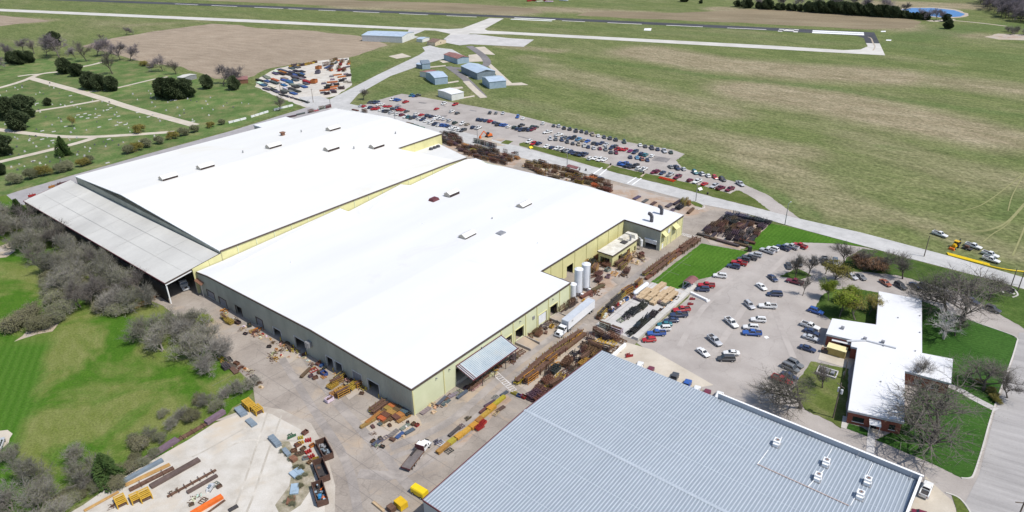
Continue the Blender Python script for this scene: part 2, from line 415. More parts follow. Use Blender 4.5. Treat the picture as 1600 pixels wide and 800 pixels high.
# painted / rusty steel that takes the object's own colour
nm('steel', [(0.3, (0.62, 0.58, 0.55)), (0.5, (0.95, 0.93, 0.90)), (0.75, (1.12, 1.10, 1.06))], 2.2, 7, rough=0.7, kind='O', objcol=True, fine=(9.0, 0.75))
nm('steel_dark', [(0.3, (0.035, 0.033, 0.035)), (0.7, (0.075, 0.068, 0.066))], 2.0, 6, rough=0.65, kind='O')
nm('rust', [(0.3, (0.085, 0.045, 0.032)), (0.5, (0.145, 0.080, 0.054)), (0.75, (0.22, 0.135, 0.092))], 1.5, 8, rough=0.9, kind='O', fine=(7.0, 0.75))
nm('timber', [(0.3, (0.36, 0.255, 0.15)), (0.7, (0.54, 0.41, 0.26))], 2.0, 6, rough=0.85, kind='O', stretch=(4, 1, 1))
nm('cargo', [(0.3, (0.45, 0.36, 0.25)), (0.5, (0.62, 0.50, 0.36)), (0.75, (0.72, 0.68, 0.62))], 0.9, 3, rough=0.85, kind='O')
nm('tyre', [(0.3, (0.018, 0.018, 0.019)), (0.7, (0.035, 0.035, 0.036))], 4.0, 3, rough=0.85, kind='O')
nm('rim', [(0.3, (0.42, 0.42, 0.43)), (0.7, (0.56, 0.56, 0.57))], 4.0, 3, rough=0.4, kind='O', metal=0.5)
def car_paint():
    m, t, b = nodes_of('car_paint')
    oi = t.nodes.new('ShaderNodeObjectInfo')
    f = noise(t, coords(t, 'O'), 1.5, 5)
    r = ramp(t, [(0.3, (0.88, 0.87, 0.85)), (0.7, (1.03, 1.03, 1.03))]); t.links.new(f, r.inputs[0])
    t.links.new(mix(t, oi.outputs['Color'], r.outputs[0], 1.0, 'MULTIPLY'), b.inputs['Base Color'])
    b.inputs['Roughness'].default_value = 0.32
    b.inputs['Coat Weight'].default_value = 0.5
    b.inputs['Coat Roughness'].default_value = 0.08
car_paint()
def glass():
    m, t, b = nodes_of('glass')
    r = ramp(t, [(0.3, (0.015, 0.018, 0.022)), (0.7, (0.035, 0.04, 0.046))]); t.links.new(noise(t, coords(t, 'O'), 0.8, 3), r.inputs[0])
    t.links.new(r.outputs[0], b.inputs['Base Color'])
    b.inputs['Roughness'].default_value = 0.08
    b.inputs['Specular IOR Level'].default_value = 0.6
glass()
nm('lamp_red', [(0.3, (0.35, 0.02, 0.02)), (0.7, (0.45, 0.03, 0.03))], 3, 2, rough=0.3, kind='O')
nm('lamp_clear', [(0.3, (0.6, 0.6, 0.58)), (0.7, (0.75, 0.75, 0.72))], 3, 2, rough=0.2, kind='O')
nm('pond_water', [(0.3, (0.02, 0.13, 0.36)), (0.7, (0.03, 0.16, 0.42))], 0.05, 4, rough=0.3, spec=0.3)
def leafm(name, a, b_, c_):
    m, t, b = nodes_of(name)
    oi = t.nodes.new('ShaderNodeObjectInfo')
    r = ramp(t, [(0.3, a), (0.5, b_), (0.7, c_)])
    t.links.new(noise(t, coords(t, 'O'), 0.9, 5, 0.75), r.inputs[0])
    k = ramp(t, [(0, (0.74, 0.76, 0.72)), (1, (1.26, 1.24, 1.28))]); t.links.new(oi.outputs['Random'], k.inputs[0])
    t.links.new(mix(t, r.outputs[0], k.outputs[0], 1.0, 'MULTIPLY'), b.inputs['Base Color'])
    b.inputs['Roughness'].default_value = 0.85
    b.inputs['Specular IOR Level'].default_value = 0.15
leafm('leaf_cedar', (0.026, 0.040, 0.018), (0.045, 0.062, 0.028), (0.080, 0.095, 0.046))
leafm('leaf_fir', (0.024, 0.048, 0.014), (0.038, 0.068, 0.018), (0.062, 0.092, 0.026))
leafm('leaf_spring', (0.12, 0.17, 0.02), (0.19, 0.245, 0.03), (0.27, 0.30, 0.05))
leafm('leaf_olive', (0.16, 0.14, 0.035), (0.23, 0.20, 0.05), (0.30, 0.26, 0.08))
leafm('leaf_rust', (0.15, 0.09, 0.05), (0.22, 0.13, 0.075), (0.29, 0.185, 0.11))
leafm('leaf_bud', (0.13, 0.14, 0.075), (0.19, 0.20, 0.11), (0.26, 0.26, 0.16))
leafm('twig', (0.135, 0.126, 0.107), (0.20, 0.188, 0.162), (0.28, 0.265, 0.232))
leafm('twig_pale', (.24, .225, .20), (.34, .325, .30), (.44, .425, .40))
leafm('leaf_scrub', (.115, .11, .06), (.165, .16, .09), (.22, .21, .125))
leafm('twig_dark', (0.085, 0.075, 0.066), (0.13, 0.115, 0.10), (0.18, 0.165, 0.148))
leafm('twig_mauve', (0.145, 0.122, 0.130), (0.20, 0.172, 0.182), (0.26, 0.232, 0.238))
leafm('bark', (0.075, 0.064, 0.054), (0.115, 0.10, 0.085), (0.165, 0.145, 0.125))
leafm('bark_gray', (.16, .145, .125), (.24, .22, .19), (.33, .31, .275))
leafm('bark_pale', (0.30, 0.28, 0.25), (0.44, 0.42, 0.38), (0.56, 0.54, 0.50))
nm('gravel_blend', [(0.3, (.40, .35, .29)), (0.7, (.52, .475, .41))], .2, 8, rough=.95, fine=(3, .85), stains=((.35, .305, .26), .11, .46))
nm('gravel_rut', [(0.3, (.38, .34, .28)), (0.6, (.46, .42, .36))], .2, 8, rough=.95, fine=(3, .85), stains=((.57, .53, .465), .12, .5))
nm('lot_dark', [(0.3, (.34, .305, .28)), (0.7, (.40, .362, .33))], .3, 7, rough=.9, fine=(2.5, .9), stains=((.40, .362, .33), .12, .45))
nm('weedy_dirt', [(0.3, (.20, .19, .11)), (0.5, (.33, .29, .21)), (0.7, (.46, .41, .33))], .5, 8, rough=.95, fine=(2.5, .7))
nm('yard_dark', [(0.3, (.25, .222, .20)), (0.7, (.33, .295, .265))], .3, 7, rough=.9, fine=(2.5, .85), stains=((.36, .32, .285), .12, .45))
nm('joint_tar', [(0.3, (.17, .15, .14)), (0.7, (.24, .215, .20))], .5, 4, rough=.9)
nm('track_grass', [(0.3, (0.20, 0.20, 0.085)), (0.7, (0.27, 0.26, 0.12))], 0.4, 6, rough=0.95)
# ================================================================ the setting
def smooth_line(pts, sub=6):
    out = []
    n = len(pts)
    for i in range(n - 1):
        p0, p1, p2, p3 = pts[max(i - 1, 0)], pts[i], pts[i + 1], pts[min(i + 2, n - 1)]
        for k in range(sub):
            t = k / sub
            out.append(0.5 * ((2 * p1) + (p2 - p0) * t + (2 * p0 - 5 * p1 + 4 * p2 - p3) * t * t + (3 * p1 - p0 - 3 * p2 + p3) * t ** 3))
    out.append(pts[-1])
    return out
def ribbon(mb, pts, w, z, mat=0, h=0.0):
    n = len(pts)
    L, Rr = [], []
    for i, p in enumerate(pts):
        t = (pts[min(i + 1, n - 1)] - pts[max(i - 1, 0)]); t.z = 0
        t.normalize()
        s = Vector((-t.y, t.x, 0)) * (w / 2)
        L.append(p + s); Rr.append(p - s)
    if h:
        for i in range(n - 1):
            mb.hexa([(*q.xy, z) for q in (Rr[i], Rr[i + 1], L[i + 1], L[i])], [(*q.xy, z + h) for q in (Rr[i], Rr[i + 1], L[i + 1], L[i])], mat)
    else:
        mb.add([(*q.xy, z) for q in Rr] + [(*q.xy, z) for q in L], [(i, i + 1, n + i + 1, n + i) for i in range(n - 1)], mat)
    return mb
NSHEET = [0]
def lift(z):                                # no two sheets share a plane
    NSHEET[0] += 1
    return z + (NSHEET[0] % 40) * 0.0006
def area(name, pts, z, mat, jag=0.0, seed=0, wide=None):
    """Flat sheet on the ground from surveyed corner points; jag roughens the edge (grass creeping over)."""
    P = [at(*p) for p in pts]
    if jag:
        rnd = random.Random(seed or len(name) * 7 + int(pts[0][0]))
        out = []
        for i in range(len(P)):
            a, b = P[i], P[(i + 1) % len(P)]
            k = max(1, min(14, int((b - a).length / (jag * 5))))
            for j in range(k):
                q = a.lerp(b, j / k)
                if j: q = q + Vector((rnd.uniform(-jag, jag), rnd.uniform(-jag, jag), 0))
                out.append(q)
        P = out
    return struct(name, MB().sheet(P, lift(z)), mat)
def path(name, pts, w, z, mat, sub=6):
    return struct(name, ribbon(MB(), smooth_line([at(*p) for p in pts], sub), w, lift(z)), mat)

def build_ground():
    def axis(lo, hi, step, far):
        a = list(np.arange(lo, hi + 0.1, step))
        x, s = hi, step
        while x < far: s *= 1.35; x += s; a.append(x)
        x, s = lo, step
        pre = []
        while x > -far: s *= 1.35; x -= s; pre.append(x)
        return np.array(pre[::-1] + a)
    xs, ys = axis(-900, 760, 7.0, 9000), axis(-60, 1260, 7.0, 9000)
    X, Y = np.meshgrid(xs, ys)
    nx, ny = len(xs), len(ys)
    me = bpy.data.meshes.new('ground')
    co = np.stack([X.ravel(), Y.ravel(), np.zeros(nx * ny)], 1)
    idx = np.arange(nx * ny).reshape(ny, nx)
    q = np.stack([idx[:-1, :-1], idx[:-1, 1:], idx[1:, 1:], idx[1:, :-1]], -1).reshape(-1, 4)
    me.from_pydata(co.tolist(), [], q.tolist())
    px, py = co[:, 0], co[:, 1]
    def stroke(pts, w, val, soft=1.0):
        P = [at(*p) for p in pts]
        dmin = np.full(len(px), 1e9)
        for a, b in zip(P[:-1], P[1:]):
            dx, dy = b.x - a.x, b.y - a.y
            t = np.clip(((px - a.x) * dx + (py - a.y) * dy) / (dx * dx + dy * dy + 1e-9), 0, 1)
            dmin = np.minimum(dmin, np.hypot(px - a.x - t * dx, py - a.y - t * dy))
        return val * np.clip(1.0 - (dmin - w * 0.35) / (w * 0.65 * soft), 0, 1) ** 1.2
    dry, lush = np.zeros(len(px)), np.zeros(len(px))
    for pts, w, v in [
        ([(1010, 82), (1120, 100), (1260, 112), (1380, 118)], 46, 0.9), ([(1120, 92), (1300, 108), (1480, 128), (1600, 140)], 30, 0.45),
        ([(1180, 143), (1300, 160), (1420, 185), (1560, 215)], 46, 0.85), ([(880, 115), (1000, 145), (1120, 175)], 34, 0.55),
        ([(820, 90), (870, 105), (930, 125)], 22, 0.4), ([(805, 160), (860, 172), (950, 195), (1060, 215)], 18, 0.4),
        ([(1180, 240), (1240, 285), (1330, 330)], 26, 0.45), ([(1340, 220), (1500, 270), (1600, 290)], 30, 0.35),
        ([(1400, 340), (1500, 372), (1600, 400)], 12, 0.4), ([(560, 8), (700, 12), (800, 18)], 60, 0.9), ([(850, 14), (1000, 22)], 40, 0.8),
        ([(1130, 14), (1250, 25), (1400, 40)], 34, 0.95), ([(1210, 30), (1400, 44), (1520, 55)], 30, 0.5), ([(1380, 6), (1500, 9)], 50, 0.8),
        ([(640, 60), (560, 80)], 20, 0.3), ([(0, 30), (60, 33)], 30, 0.7), ([(790, 72), (870, 80)], 14, 0.6), ([(1390, 90), (1480, 100)], 20, 0.3),
        ([(1000, 190), (1130, 215), (1250, 235)], 24, 0.42), ([(200, 40), (330, 32)], 20, 0.25)]:
        dry = np.maximum(dry, stroke(pts, w, v))
    for pts, w, v in [
        ([(900, 92), (1040, 108), (1100, 118), (1190, 127), (1300, 138), (1420, 158), (1600, 182)], 13, 0.55),
        ([(0, 8), (400, 20), (800, 38), (1200, 58), (1330, 66)], 26, 0.40), ([(1390, 70), (1480, 80), (1600, 92)], 34, 0.5), ([(1420, 60), (1500, 45), (1600, 40)], 40, 0.6),
        ([(0, 22), (400, 40), (560, 50)], 10, 0.45), ([(560, 110), (500, 140)], 24, 0.8), ([(590, 100), (545, 125)], 20, 0.9), ([(700, 130), (600, 150)], 26, 0.55),
        ([(810, 110), (780, 150), (850, 175)], 24, 0.4), ([(1060, 245), (1110, 262), (1200, 300), (1280, 340)], 7, 0.65), ([(860, 190), (1050, 228)], 7, 0.5),
        ([(1240, 250), (1310, 270)], 16, 0.35), ([(1000, 40), (1300, 52)], 12, 0.5), ([(870, 5), (1000, 8)], 25, 0.4), ([(1380, 230), (1480, 235), (1600, 250)], 12, 0.35),
        ([(1560, 340), (1600, 300)], 10, 0.5), ([(0, 55), (60, 60), (140, 62)], 40, 0.3), ([(0, 110), (100, 95)], 20, 0.5)]:
        lush = np.maximum(lush, stroke(pts, w, v))
    for n_, arr in (('dry', dry), ('lush', lush), ('track', np.zeros(len(px)))):
        a = me.attributes.new(n_, 'FLOAT', 'POINT')
        a.data.foreach_set('value', arr.astype(np.float32))
    me.materials.append(M['field'])
    o = put('ground', me)
    o['kind'] = 'structure'
build_ground()

# fields, cemetery, meadow
area('plowed_field', [(331, 37), (372, 39), (400, 44), (470, 47), (560, 56), (606, 71), (570, 82), (545, 90), (480, 97), (425, 106), (385, 122), (335, 123), (283, 104), (236, 100), (205, 92), (160, 80), (128, 72), (175, 60), (240, 49)], 0.03, 'plowed', 2.0)
area('plowed_field', [(-90, 22), (0, 24), (60, 30), (78, 33), (30, 37), (0, 41), (-90, 44)], 0.03, 'plowed', 2.5)
area('plowed_field', [(480, -8), (560, 1), (720, 5), (830, 13), (850, 20), (800, 22), (600, 12), (420, 5), (300, 0), (250, -5)], 0.03, 'dry_field', 3.0)
area('stubble_field', [(1195, 14), (1300, 20), (1410, 28), (1440, 34), (1430, 43), (1360, 46), (1180, 37), (1020, 30), (900, 24), (930, 17), (1060, 20)], 0.03, 'dry_field', 3.0)
area('cemetery_lawn', [(-160, 118), (-60, 105), (40, 93), (95, 90), (150, 90), (200, 96), (262, 112), (330, 126), (396, 134), (440, 156), (472, 164), (360, 203), (118, 272), (28, 298), (-200, 360)], 0.03, 'lawn_cemetery', 1.0)
area('meadow', [(-300, 380), (28, 300), (60, 312), (150, 360), (240, 440), (262, 476), (340, 545), (398, 610), (330, 668), (190, 745), (100, 805), (40, 950), (-500, 1100), (-900, 700)], 0.03, 'meadow', 0.5)
area('ditch_bank', [(0, 385), (16, 378), (24, 392), (10, 402), (-10, 404)], 0.06, 'dirt_tan', 0.5)
area('ditch_bank', [(22, 534), (60, 522), (82, 518), (96, 500), (102, 488), (90, 490), (70, 505), (40, 520)], 0.06, 'dirt_tan', 0.5)
area('parking_pad', [(-30, 676), (12, 672), (20, 678), (14, 692), (-4, 712), (-50, 720)], 0.06, 'concrete_tan', 0.3)

# airfield
area('runway', [(60, -3.2), (400, 8.5), (800, 24.8), (1200, 43.0), (1366, 50.6), (1374.5, 68), (1353, 67.4), (1350, 60), (1340, 56), (1200, 47.6), (800, 28.0), (400, 12.0), (60, -0.4)], 0.06, 'asphalt')
area('taxiway', [(-150, 8.2), (0, 13.8), (400, 31.0), (640, 43.0), (700, 45.6), (722, 44.6), (765, 28.2), (787, 29.0), (757, 45.5), (762, 48), (800, 50.0), (1200, 71.0), (1318, 78.4), (1344, 77.5), (1356, 72.5), (1353, 67.4), (1374.5, 68), (1383, 86.6), (1200, 76.4), (800, 54.0), (735, 52.5), (727, 55), (800, 60), (834.5, 62), (818, 73.3), (735, 69.3), (718, 71), (688, 65.2), (704, 53), (680, 47.8), (640, 46.6), (400, 35.4), (0, 17.6), (-150, 11.8)], 0.09, 'concrete_bright')
area('apron', [(704, 54.5), (742, 53.5), (800, 60.4), (834.5, 62), (818, 73.3), (735, 69.3), (718, 71), (688, 65.2)], 0.12, 'concrete_slab')
area('apron', [(686, 75), (706, 77), (726, 88), (706, 92), (690, 93), (664, 100), (610, 119), (560, 147), (545, 164), (500, 162), (520, 153), (590, 117), (655, 86), (664, 80), (660, 74), (672, 71)], 0.09, 'concrete_road')
for a in ([(640, 43.5), (672, 44), (655, 51), (644, 55), (636, 52)], [(643, 55), (655, 58), (648, 59.5), (640, 58)]):
    area('hangar_apron', a, 0.07, 'concrete_slab')
def road_marks():
    a, b = at(230, 4.2), at(1350, 53)
    t = (b - a).normalized(); s = Vector((-t.y, t.x, 0))
    L = (b - a).length
    x = 0.0
    def rect(x0, x1, y0, y1, mat):
        p = a + t * x0 + s * y0; q = a + t * x1 + s * y0; r = a + t * x1 + s * y1; w = a + t * x0 + s * y1
        struct('runway_marking', MB().sheet([p, q, r, w], 0.1), mat)
    def at_x(px):
        k = (px - 230) / (1350 - 230)
        lo, hi = 0.0, L
        for _ in range(40):
            m = (lo + hi) / 2
            p = a + t * m
            w = Vector((p.x, p.y, -HC))
            cp, sp = math.cos(PITCH), math.sin(PITCH)
            d_ = w.y * cp - w.z * sp
            if 800 + FPX * w.x / d_ < px: lo = m
            else: hi = m
        return lo
    for p0, p1 in [(281, 317), (338, 378), (405, 450), (458, 480), (505, 532), (559, 600), (631, 676), (705, 752), (885, 921), (956, 1010), (1048, 1105), (1143, 1204)]:
        rect(at_x(p0), at_x(p1), -1.4, 1.4, 'paint_worn')
    for p0, p1 in [(808, 872), (150, 190)]:
        rect(at_x(p0), at_x(p1), -7.5, -3.0, 'paint_white'); rect(at_x(p0), at_x(p1), 3.0, 7.5, 'paint_white')
    for p0, p1 in [(1276, 1357)]:
        for k in range(2):
            rect(at_x(p0), at_x(p1), -9.5 + k * 10.5, -1.2 + k * 10.5, 'paint_white')
    for (p0, p1, y0, y1) in [(1223, 1230, -9, -4), (1223, 1233, 4, 9), (1231, 1247, -3, 8), (1247, 1254, -9, -2), (1238, 1254, 5, 10)]:
        rect(at_x(p0), at_x(p1), y0, y1, 'paint_worn')
road_marks()
path('taxi_line', [(1356, 58), (1361, 60), (1364, 67), (1367, 73), (1364, 79)], 1.2, 0.13, 'dirt_tan')
for i, p in enumerate([[(1377, 48.5), (1384, 48.3), (1384, 50), (1376, 50)], [(1385, 62), (1393, 62.2), (1392, 64), (1384, 63.6)], [(1007, 44.5), (1018, 44.2), (1017, 48), (1006, 47.6)]]):
    area('signal_pad', p, 0.1, 'paint_white')
path('airfield_lane', [(733, 72), (745, 80), (757, 90), (761, 99), (752, 105), (733, 108), (706, 106)], 7.0, 0.11, 'asphalt_old')
path('airfield_lane', [(700, 104), (712, 112), (725, 122), (738, 134), (755, 152)], 6.0, 0.115, 'asphalt_old')
path('airfield_lane', [(728, 127), (742, 141), (756, 153)], 5.0, 0.125, 'concrete_tan')
for p in [[(607, 88), (628, 83.5), (643, 88.5), (620, 92)], [(742, 74), (757, 73), (774, 86), (758, 85)], [(732, 86), (748, 84.5), (756, 96), (733, 97)], [(686, 95), (706, 93.5), (712, 96), (692, 98.5)],
          [(760, 100), (767, 100), (800, 130), (815, 129), (826, 133), (790, 134)], [(672, 104), (696, 102), (697, 103.5), (672, 106)], [(697, 129), (716, 126), (717, 128), (698, 131)], [(698, 138), (722, 135.5), (724, 138), (700, 141)],
          [(718, 120.5), (735, 119), (736, 121), (719, 122)], [(724, 152), (741, 149), (742, 151), (725, 154)]]:
    area('hangar_apron', p, 0.1, 'concrete_tan')
# storage yard beside the airfield road
area('storage_yard_ground', [(398, 135), (405, 122), (430, 108), (480, 97), (545, 90), (550, 133), (525, 150), (470, 160), (492, 166), (520, 160), (500, 168), (478, 168), (440, 154)], 0.06, 'gravel_pale', 0.6)
area('storage_yard_ground', [(465, 152), (500, 150), (540, 165), (500, 173), (478, 166)], 0.065, 'concrete_road')
# pond and its shore
area('pond_shore', [(1404, 14), (1420, 11.5), (1460, 11.5), (1492, 14.5), (1513, 21), (1510, 26), (1480, 29), (1430, 24)], 0.05, 'dirt_tan', 1.5)
area('pond', [(1408, 15), (1425, 12.6), (1460, 12.8), (1490, 16), (1507, 21.5), (1500, 26), (1475, 27.5), (1430, 22)], 0.1, 'pond_water', 1.0)
area('bare_earth', [(1538, 58), (1560, 52.5), (1600, 54), (1640, 57), (1600, 63), (1560, 62)], 0.06, 'dirt_tan', 1.5)
area('bare_earth', [(1552, 56.5), (1580, 55.5), (1600, 57.5), (1575, 60)], 0.09, 'dirt_red', 1.0)
path('farm_track', [(1470, 31), (1500, 33), (1540, 37), (1572, 41)], 4.0, 0.06, 'dirt_tan')
path('farm_track', [(1488, 30), (1462, 33), (1452, 32)], 9.0, 0.06, 'concrete_tan')

# cemetery lanes
for p, w in [([(-60, 150), (0, 137), (40, 125), (62, 116), (90, 112.5)], 5.0), ([(48, 122), (80, 131), (120, 142), (160, 154), (210, 170), (305, 196)], 6.5), ([(28, 119.5), (45, 117), (62, 116)], 4.0),
             ([(135, 144), (165, 141), (185, 137), (240, 124), (262, 120)], 3.2), ([(127, 104.5), (145, 101), (160, 97)], 4.5), ([(155, 157), (105, 166), (55, 174), (0, 185), (-60, 198)], 4.2),
             ([(-60, 196), (0, 203), (40, 208), (90, 213), (140, 214), (200, 211), (272, 206)], 5.0), ([(150, 214), (130, 221), (80, 234), (0, 253), (-70, 270)], 5.0)]:
    path('cemetery_lane', p, w, 0.07, 'concrete_tan')
# roads
area('back_lane', [(540, 160), (492, 164), (430, 183), (360, 205), (240, 238), (117, 273), (26, 299.5), (10, 305), (30, 322), (48, 318), (128, 290), (400, 204), (545, 172)], 0.06, 'asphalt_lane')
area('main_road', [(530, 159), (566, 166.5), (650, 187), (740, 210.5), (811, 229), (960, 270), (1043, 290), (1120, 310), (1205, 331), (1245, 341), (1347, 364), (1482, 400), (1600, 434), (1760, 480), (1760, 500), (1600, 452), (1560, 440), (1440, 409), (1240, 355), (1156, 331), (1100, 320), (925, 274), (884, 264), (800, 243), (700, 216), (600, 192), (510, 170)], 0.10, 'concrete_road')
# far staff car park and its verge
area('far_car_park', [(540, 163), (562, 166), (600, 154), (628, 146.5), (660, 152), (740, 166), (800, 177.5), (855, 191.5), (980, 222), (1052, 234.5), (1070, 241), (1056, 251), (1066, 262), (1100, 274), (1140, 282), (1165, 289.5), (1200, 305), (1250, 342), (1205, 331), (1120, 310), (1043, 290), (960, 270), (811, 229), (740, 210.5), (650, 187), (566, 166.5)], 0.08, 'concrete_lot', 0.2)
area('verge', [(812, 228), (811, 225), (818, 222.5), (836, 228.5), (864, 234.5), (882, 239.5), (901, 244), (940, 254), (954, 258), (982, 265.5), (1004, 270), (1015, 272.5), (1030, 275), (1071, 285), (1082, 287.5), (1106, 293), (1141, 303), (1150, 298), (1155, 298), (1169, 305), (1177, 310), (1204, 330), (1120, 309.5), (1043, 289.5), (960, 269.5)], 0.13, 'lawn_rough', 0.25)
area('asphalt_patch', [(1024, 243.5), (1048, 248), (1042, 254), (1018, 251)], 0.1, 'asphalt_patch', 0.3)
for p in [[(810, 212), (834, 218.5), (832, 219.5), (809, 213.5)], [(735, 171.5), (745, 173.5), (744, 174.5), (733, 173)], [(654, 159.5), (668, 161), (664, 162.5), (654, 161)], [(628, 166), (622, 162), (616, 166), (621, 169)], [(688, 181), (700, 180), (697, 183), (688, 183)], [(688, 162), (698, 166), (694, 167)]]:
    area('asphalt_patch', p, 0.1, 'asphalt_patch', 0.2)
area('dug_up_bed', [(771, 219), (778, 214.5), (790, 217), (783, 221)], 0.12, 'dirt_red', 0.2)
area('dug_up_bed', [(782, 224), (790, 219), (802, 221), (794, 226)], 0.12, 'lawn_rough', 0.2)
area('dug_up_bed', [(750, 213), (770, 214), (768, 220), (790, 228), (775, 228), (745, 220)], 0.11, 'dirt_tan', 0.3)
for p in [[(947, 264), (952, 262), (957, 258), (953, 258.5)], [(1000, 276), (1006, 271), (1009, 271.5), (1003, 277)]]:
    area('foot_path', p, 0.16, 'dirt_tan')
# plant yard
area('factory_yard', [(60, 318), (128, 280), (400, 200), (520, 168), (600, 191), (700, 215), (884, 263.5), (1100, 319.5), (1158, 331), (1204, 349), (1100, 440), (990, 540), (1030, 560), (1100, 610), (1100, 900), (600, 900), (480, 820), (400, 640), (395, 600), (330, 540), (255, 478), (235, 470)], 0.05, 'concrete_yard')
for p in [[(905, 276), (950, 286), (1010, 300), (1100, 322), (1108, 330), (1075, 338), (1040, 330), (960, 305), (920, 292)]]:
    area('rust_stained_ground', p, 0.07, 'dirt_red', 0.6)
for i, p in enumerate([[(808, 602), (845, 560), (905, 520), (975, 540), (900, 600), (850, 640)], [(690, 235), (800, 262), (815, 250), (790, 240), (700, 222)], [(815, 262), (950, 300), (955, 290), (850, 250)], [(925, 392), (970, 402), (985, 420), (950, 440), (915, 425)],
                       [(560, 660), (640, 630), (660, 665), (590, 690), (570, 690)], [(680, 700), (790, 615), (800, 625), (720, 700)], [(1095, 388), (1170, 395), (1164, 400), (1090, 384)], [(1100, 366), (1150, 336), (1204, 350), (1162, 389), (1110, 382)], [(528, 606), (562, 588), (585, 605), (545, 625)],
                       [(890, 470), (950, 436), (965, 445), (905, 490)], [(420, 555), (445, 528), (480, 550), (445, 572)], [(985, 410), (1002, 400), (1018, 404), (1000, 416)]]):
    area('rust_stained_ground', p, 0.075, 'dirt_tan' if i % 2 == 0 else 'dirt_red', 0.5)
area('gravel_lot', [(60, 830), (130, 790), (190, 748), (252, 712), (335, 662), (395, 640), (425, 648), (470, 672), (490, 700), (505, 760), (515, 900), (60, 900)], 0.15, 'gravel_pale', 1.2)
area('gravel_fringe', [(335, 658), (398, 634), (440, 640), (486, 662), (508, 700), (524, 760), (540, 900), (500, 900), (480, 700), (420, 655)], 0.125, 'gravel_blend', 1.4)
area('concrete_slab', [(931, 507), (985, 467), (1020, 441), (1062, 452), (1078, 458), (992, 532)], 0.09, 'concrete_slab')
area('concrete_pad', [(930, 566), (978, 535), (1018, 546.5), (1115, 602), (1060, 612), (960, 580)], 0.1, 'concrete_tan')
area('concrete_apron', [(640, 705), (700, 700), (780, 640), (850, 590), (900, 560), (760, 720), (680, 790)], 0.06, 'concrete_tan', 0.5)
area('weedy_strip', [(436, 690), (452, 690), (476, 712), (492, 735), (490, 760), (470, 790), (440, 810), (430, 790), (452, 760), (458, 730)], 0.185, 'weedy_dirt', 0.7)
# office car park, lawns, drive
area('office_car_park', [(995, 536), (1075, 466), (1092, 437), (1135, 416), (1168, 394), (1190, 391), (1255, 379), (1310, 381), (1352, 387), (1420, 404), (1500, 430), (1600, 455), (1760, 500), (1760, 900), (1040, 900), (1100, 610), (1030, 560)], 0.06, 'concrete_lot')
area('plant_lawn', [(1017, 441), (1055, 411), (1096, 380.5), (1169, 394), (1135, 416), (1110, 433), (1092, 437), (1068, 449), (1059, 452)], 0.1, 'lawn_plant', 0.15)
area('roadside_lawn', [(1164, 389), (1204, 349.5), (1240, 356), (1352, 385.5), (1310, 381), (1255, 379), (1190, 391)], 0.1, 'lawn_plant', 0.2)
area('roadside_lawn', [(1306, 424), (1322, 404), (1348, 389), (1372, 392), (1440, 410), (1560, 441), (1600, 453), (1750, 497), (1750, 540), (1600, 514), (1592, 508), (1550, 484), (1500, 457), (1440, 441), (1400, 430), (1350, 425)], 0.1, 'lawn', 0.3)
area('tree_island', [(1218, 432), (1246, 419), (1268, 431), (1250, 438)], 0.1, 'lawn', 0.2)
area('office_lawn', [(1273, 482), (1284, 462), (1300, 452), (1340, 452), (1376, 458), (1372, 512), (1303, 504)], 0.1, 'lawn', 0.15)
area('office_lawn', [(1440, 470), (1500, 494), (1530, 506), (1581, 524), (1590, 531), (1582, 558), (1549, 650), (1522, 740), (1515, 747), (1502, 747), (1450, 722), (1368, 688), (1400, 672), (1440, 600)], 0.1, 'lawn_mown', 0.1)
area('office_lawn', [(1236, 612), (1267, 565), (1326, 577), (1322, 655), (1314, 670), (1300, 660), (1258, 641)], 0.1, 'lawn_rough', 0.2)
area('office_lawn', [(1326, 662), (1347, 668), (1356, 674), (1356, 683), (1323, 670)], 0.1, 'lawn_mown', 0.05)
area('street', [(1592, 520), (1640, 520), (1800, 560), (1800, 1000), (1540, 1000), (1500, 800), (1530, 742), (1553, 650), (1584, 560)], 0.09, 'street_grooved')
area('corner_pad', [(1405, 830), (1446, 745), (1475, 772), (1488, 783), (1494, 800), (1490, 850)], 0.11, 'concrete_tan')
area('corner_grass', [(1486, 772), (1500, 780), (1518, 806), (1530, 850), (1496, 850), (1494, 795)], 0.13, 'lawn_rough', 0.05)
area('service_pad', [(1288, 528), (1302, 505), (1345, 545), (1328, 577), (1278, 562)], 0.12, 'concrete_tan')
area('concrete_walk', [(1354, 690), (1356.5, 673), (1367, 675), (1367, 690), (1366, 712), (1353, 712)], 0.125, 'concrete_slab')
area('concrete_walk', [(1317, 650), (1349, 659), (1349, 664), (1324, 658), (1322, 671), (1314, 668)], 0.13, 'concrete_bright')
path('concrete_walk', [(1413, 590), (1450, 592), (1495, 608), (1520, 622), (1557, 641)], 2.2, 0.125, 'concrete_slab')
def kerb(name, pts, w=0.35):
    struct(name, ribbon(MB(), smooth_line([at(*p) for p in pts], 5), w, 0.0, 0, 0.22), 'concrete_bright')
kerb('kerb', [(1590, 531), (1582, 558), (1566, 602), (1549, 650), (1535, 700), (1522, 740), (1515, 747.5), (1502, 747.5)])
kerb('kerb', [(1440, 470), (1500, 494), (1530, 506), (1581, 524), (1590, 531)], 0.25)
kerb('kerb', [(1477, 770), (1500, 780), (1518, 806), (1530, 850)])
kerb('kerb', [(1072, 313.5), (1085, 315), (1099, 321), (1100, 325), (1090, 328)], 0.4)
area('planting_bed', [(1074, 314), (1086, 315.5), (1098, 321), (1097, 325), (1086, 322)], 0.14, 'lawn_rough', 0.1)
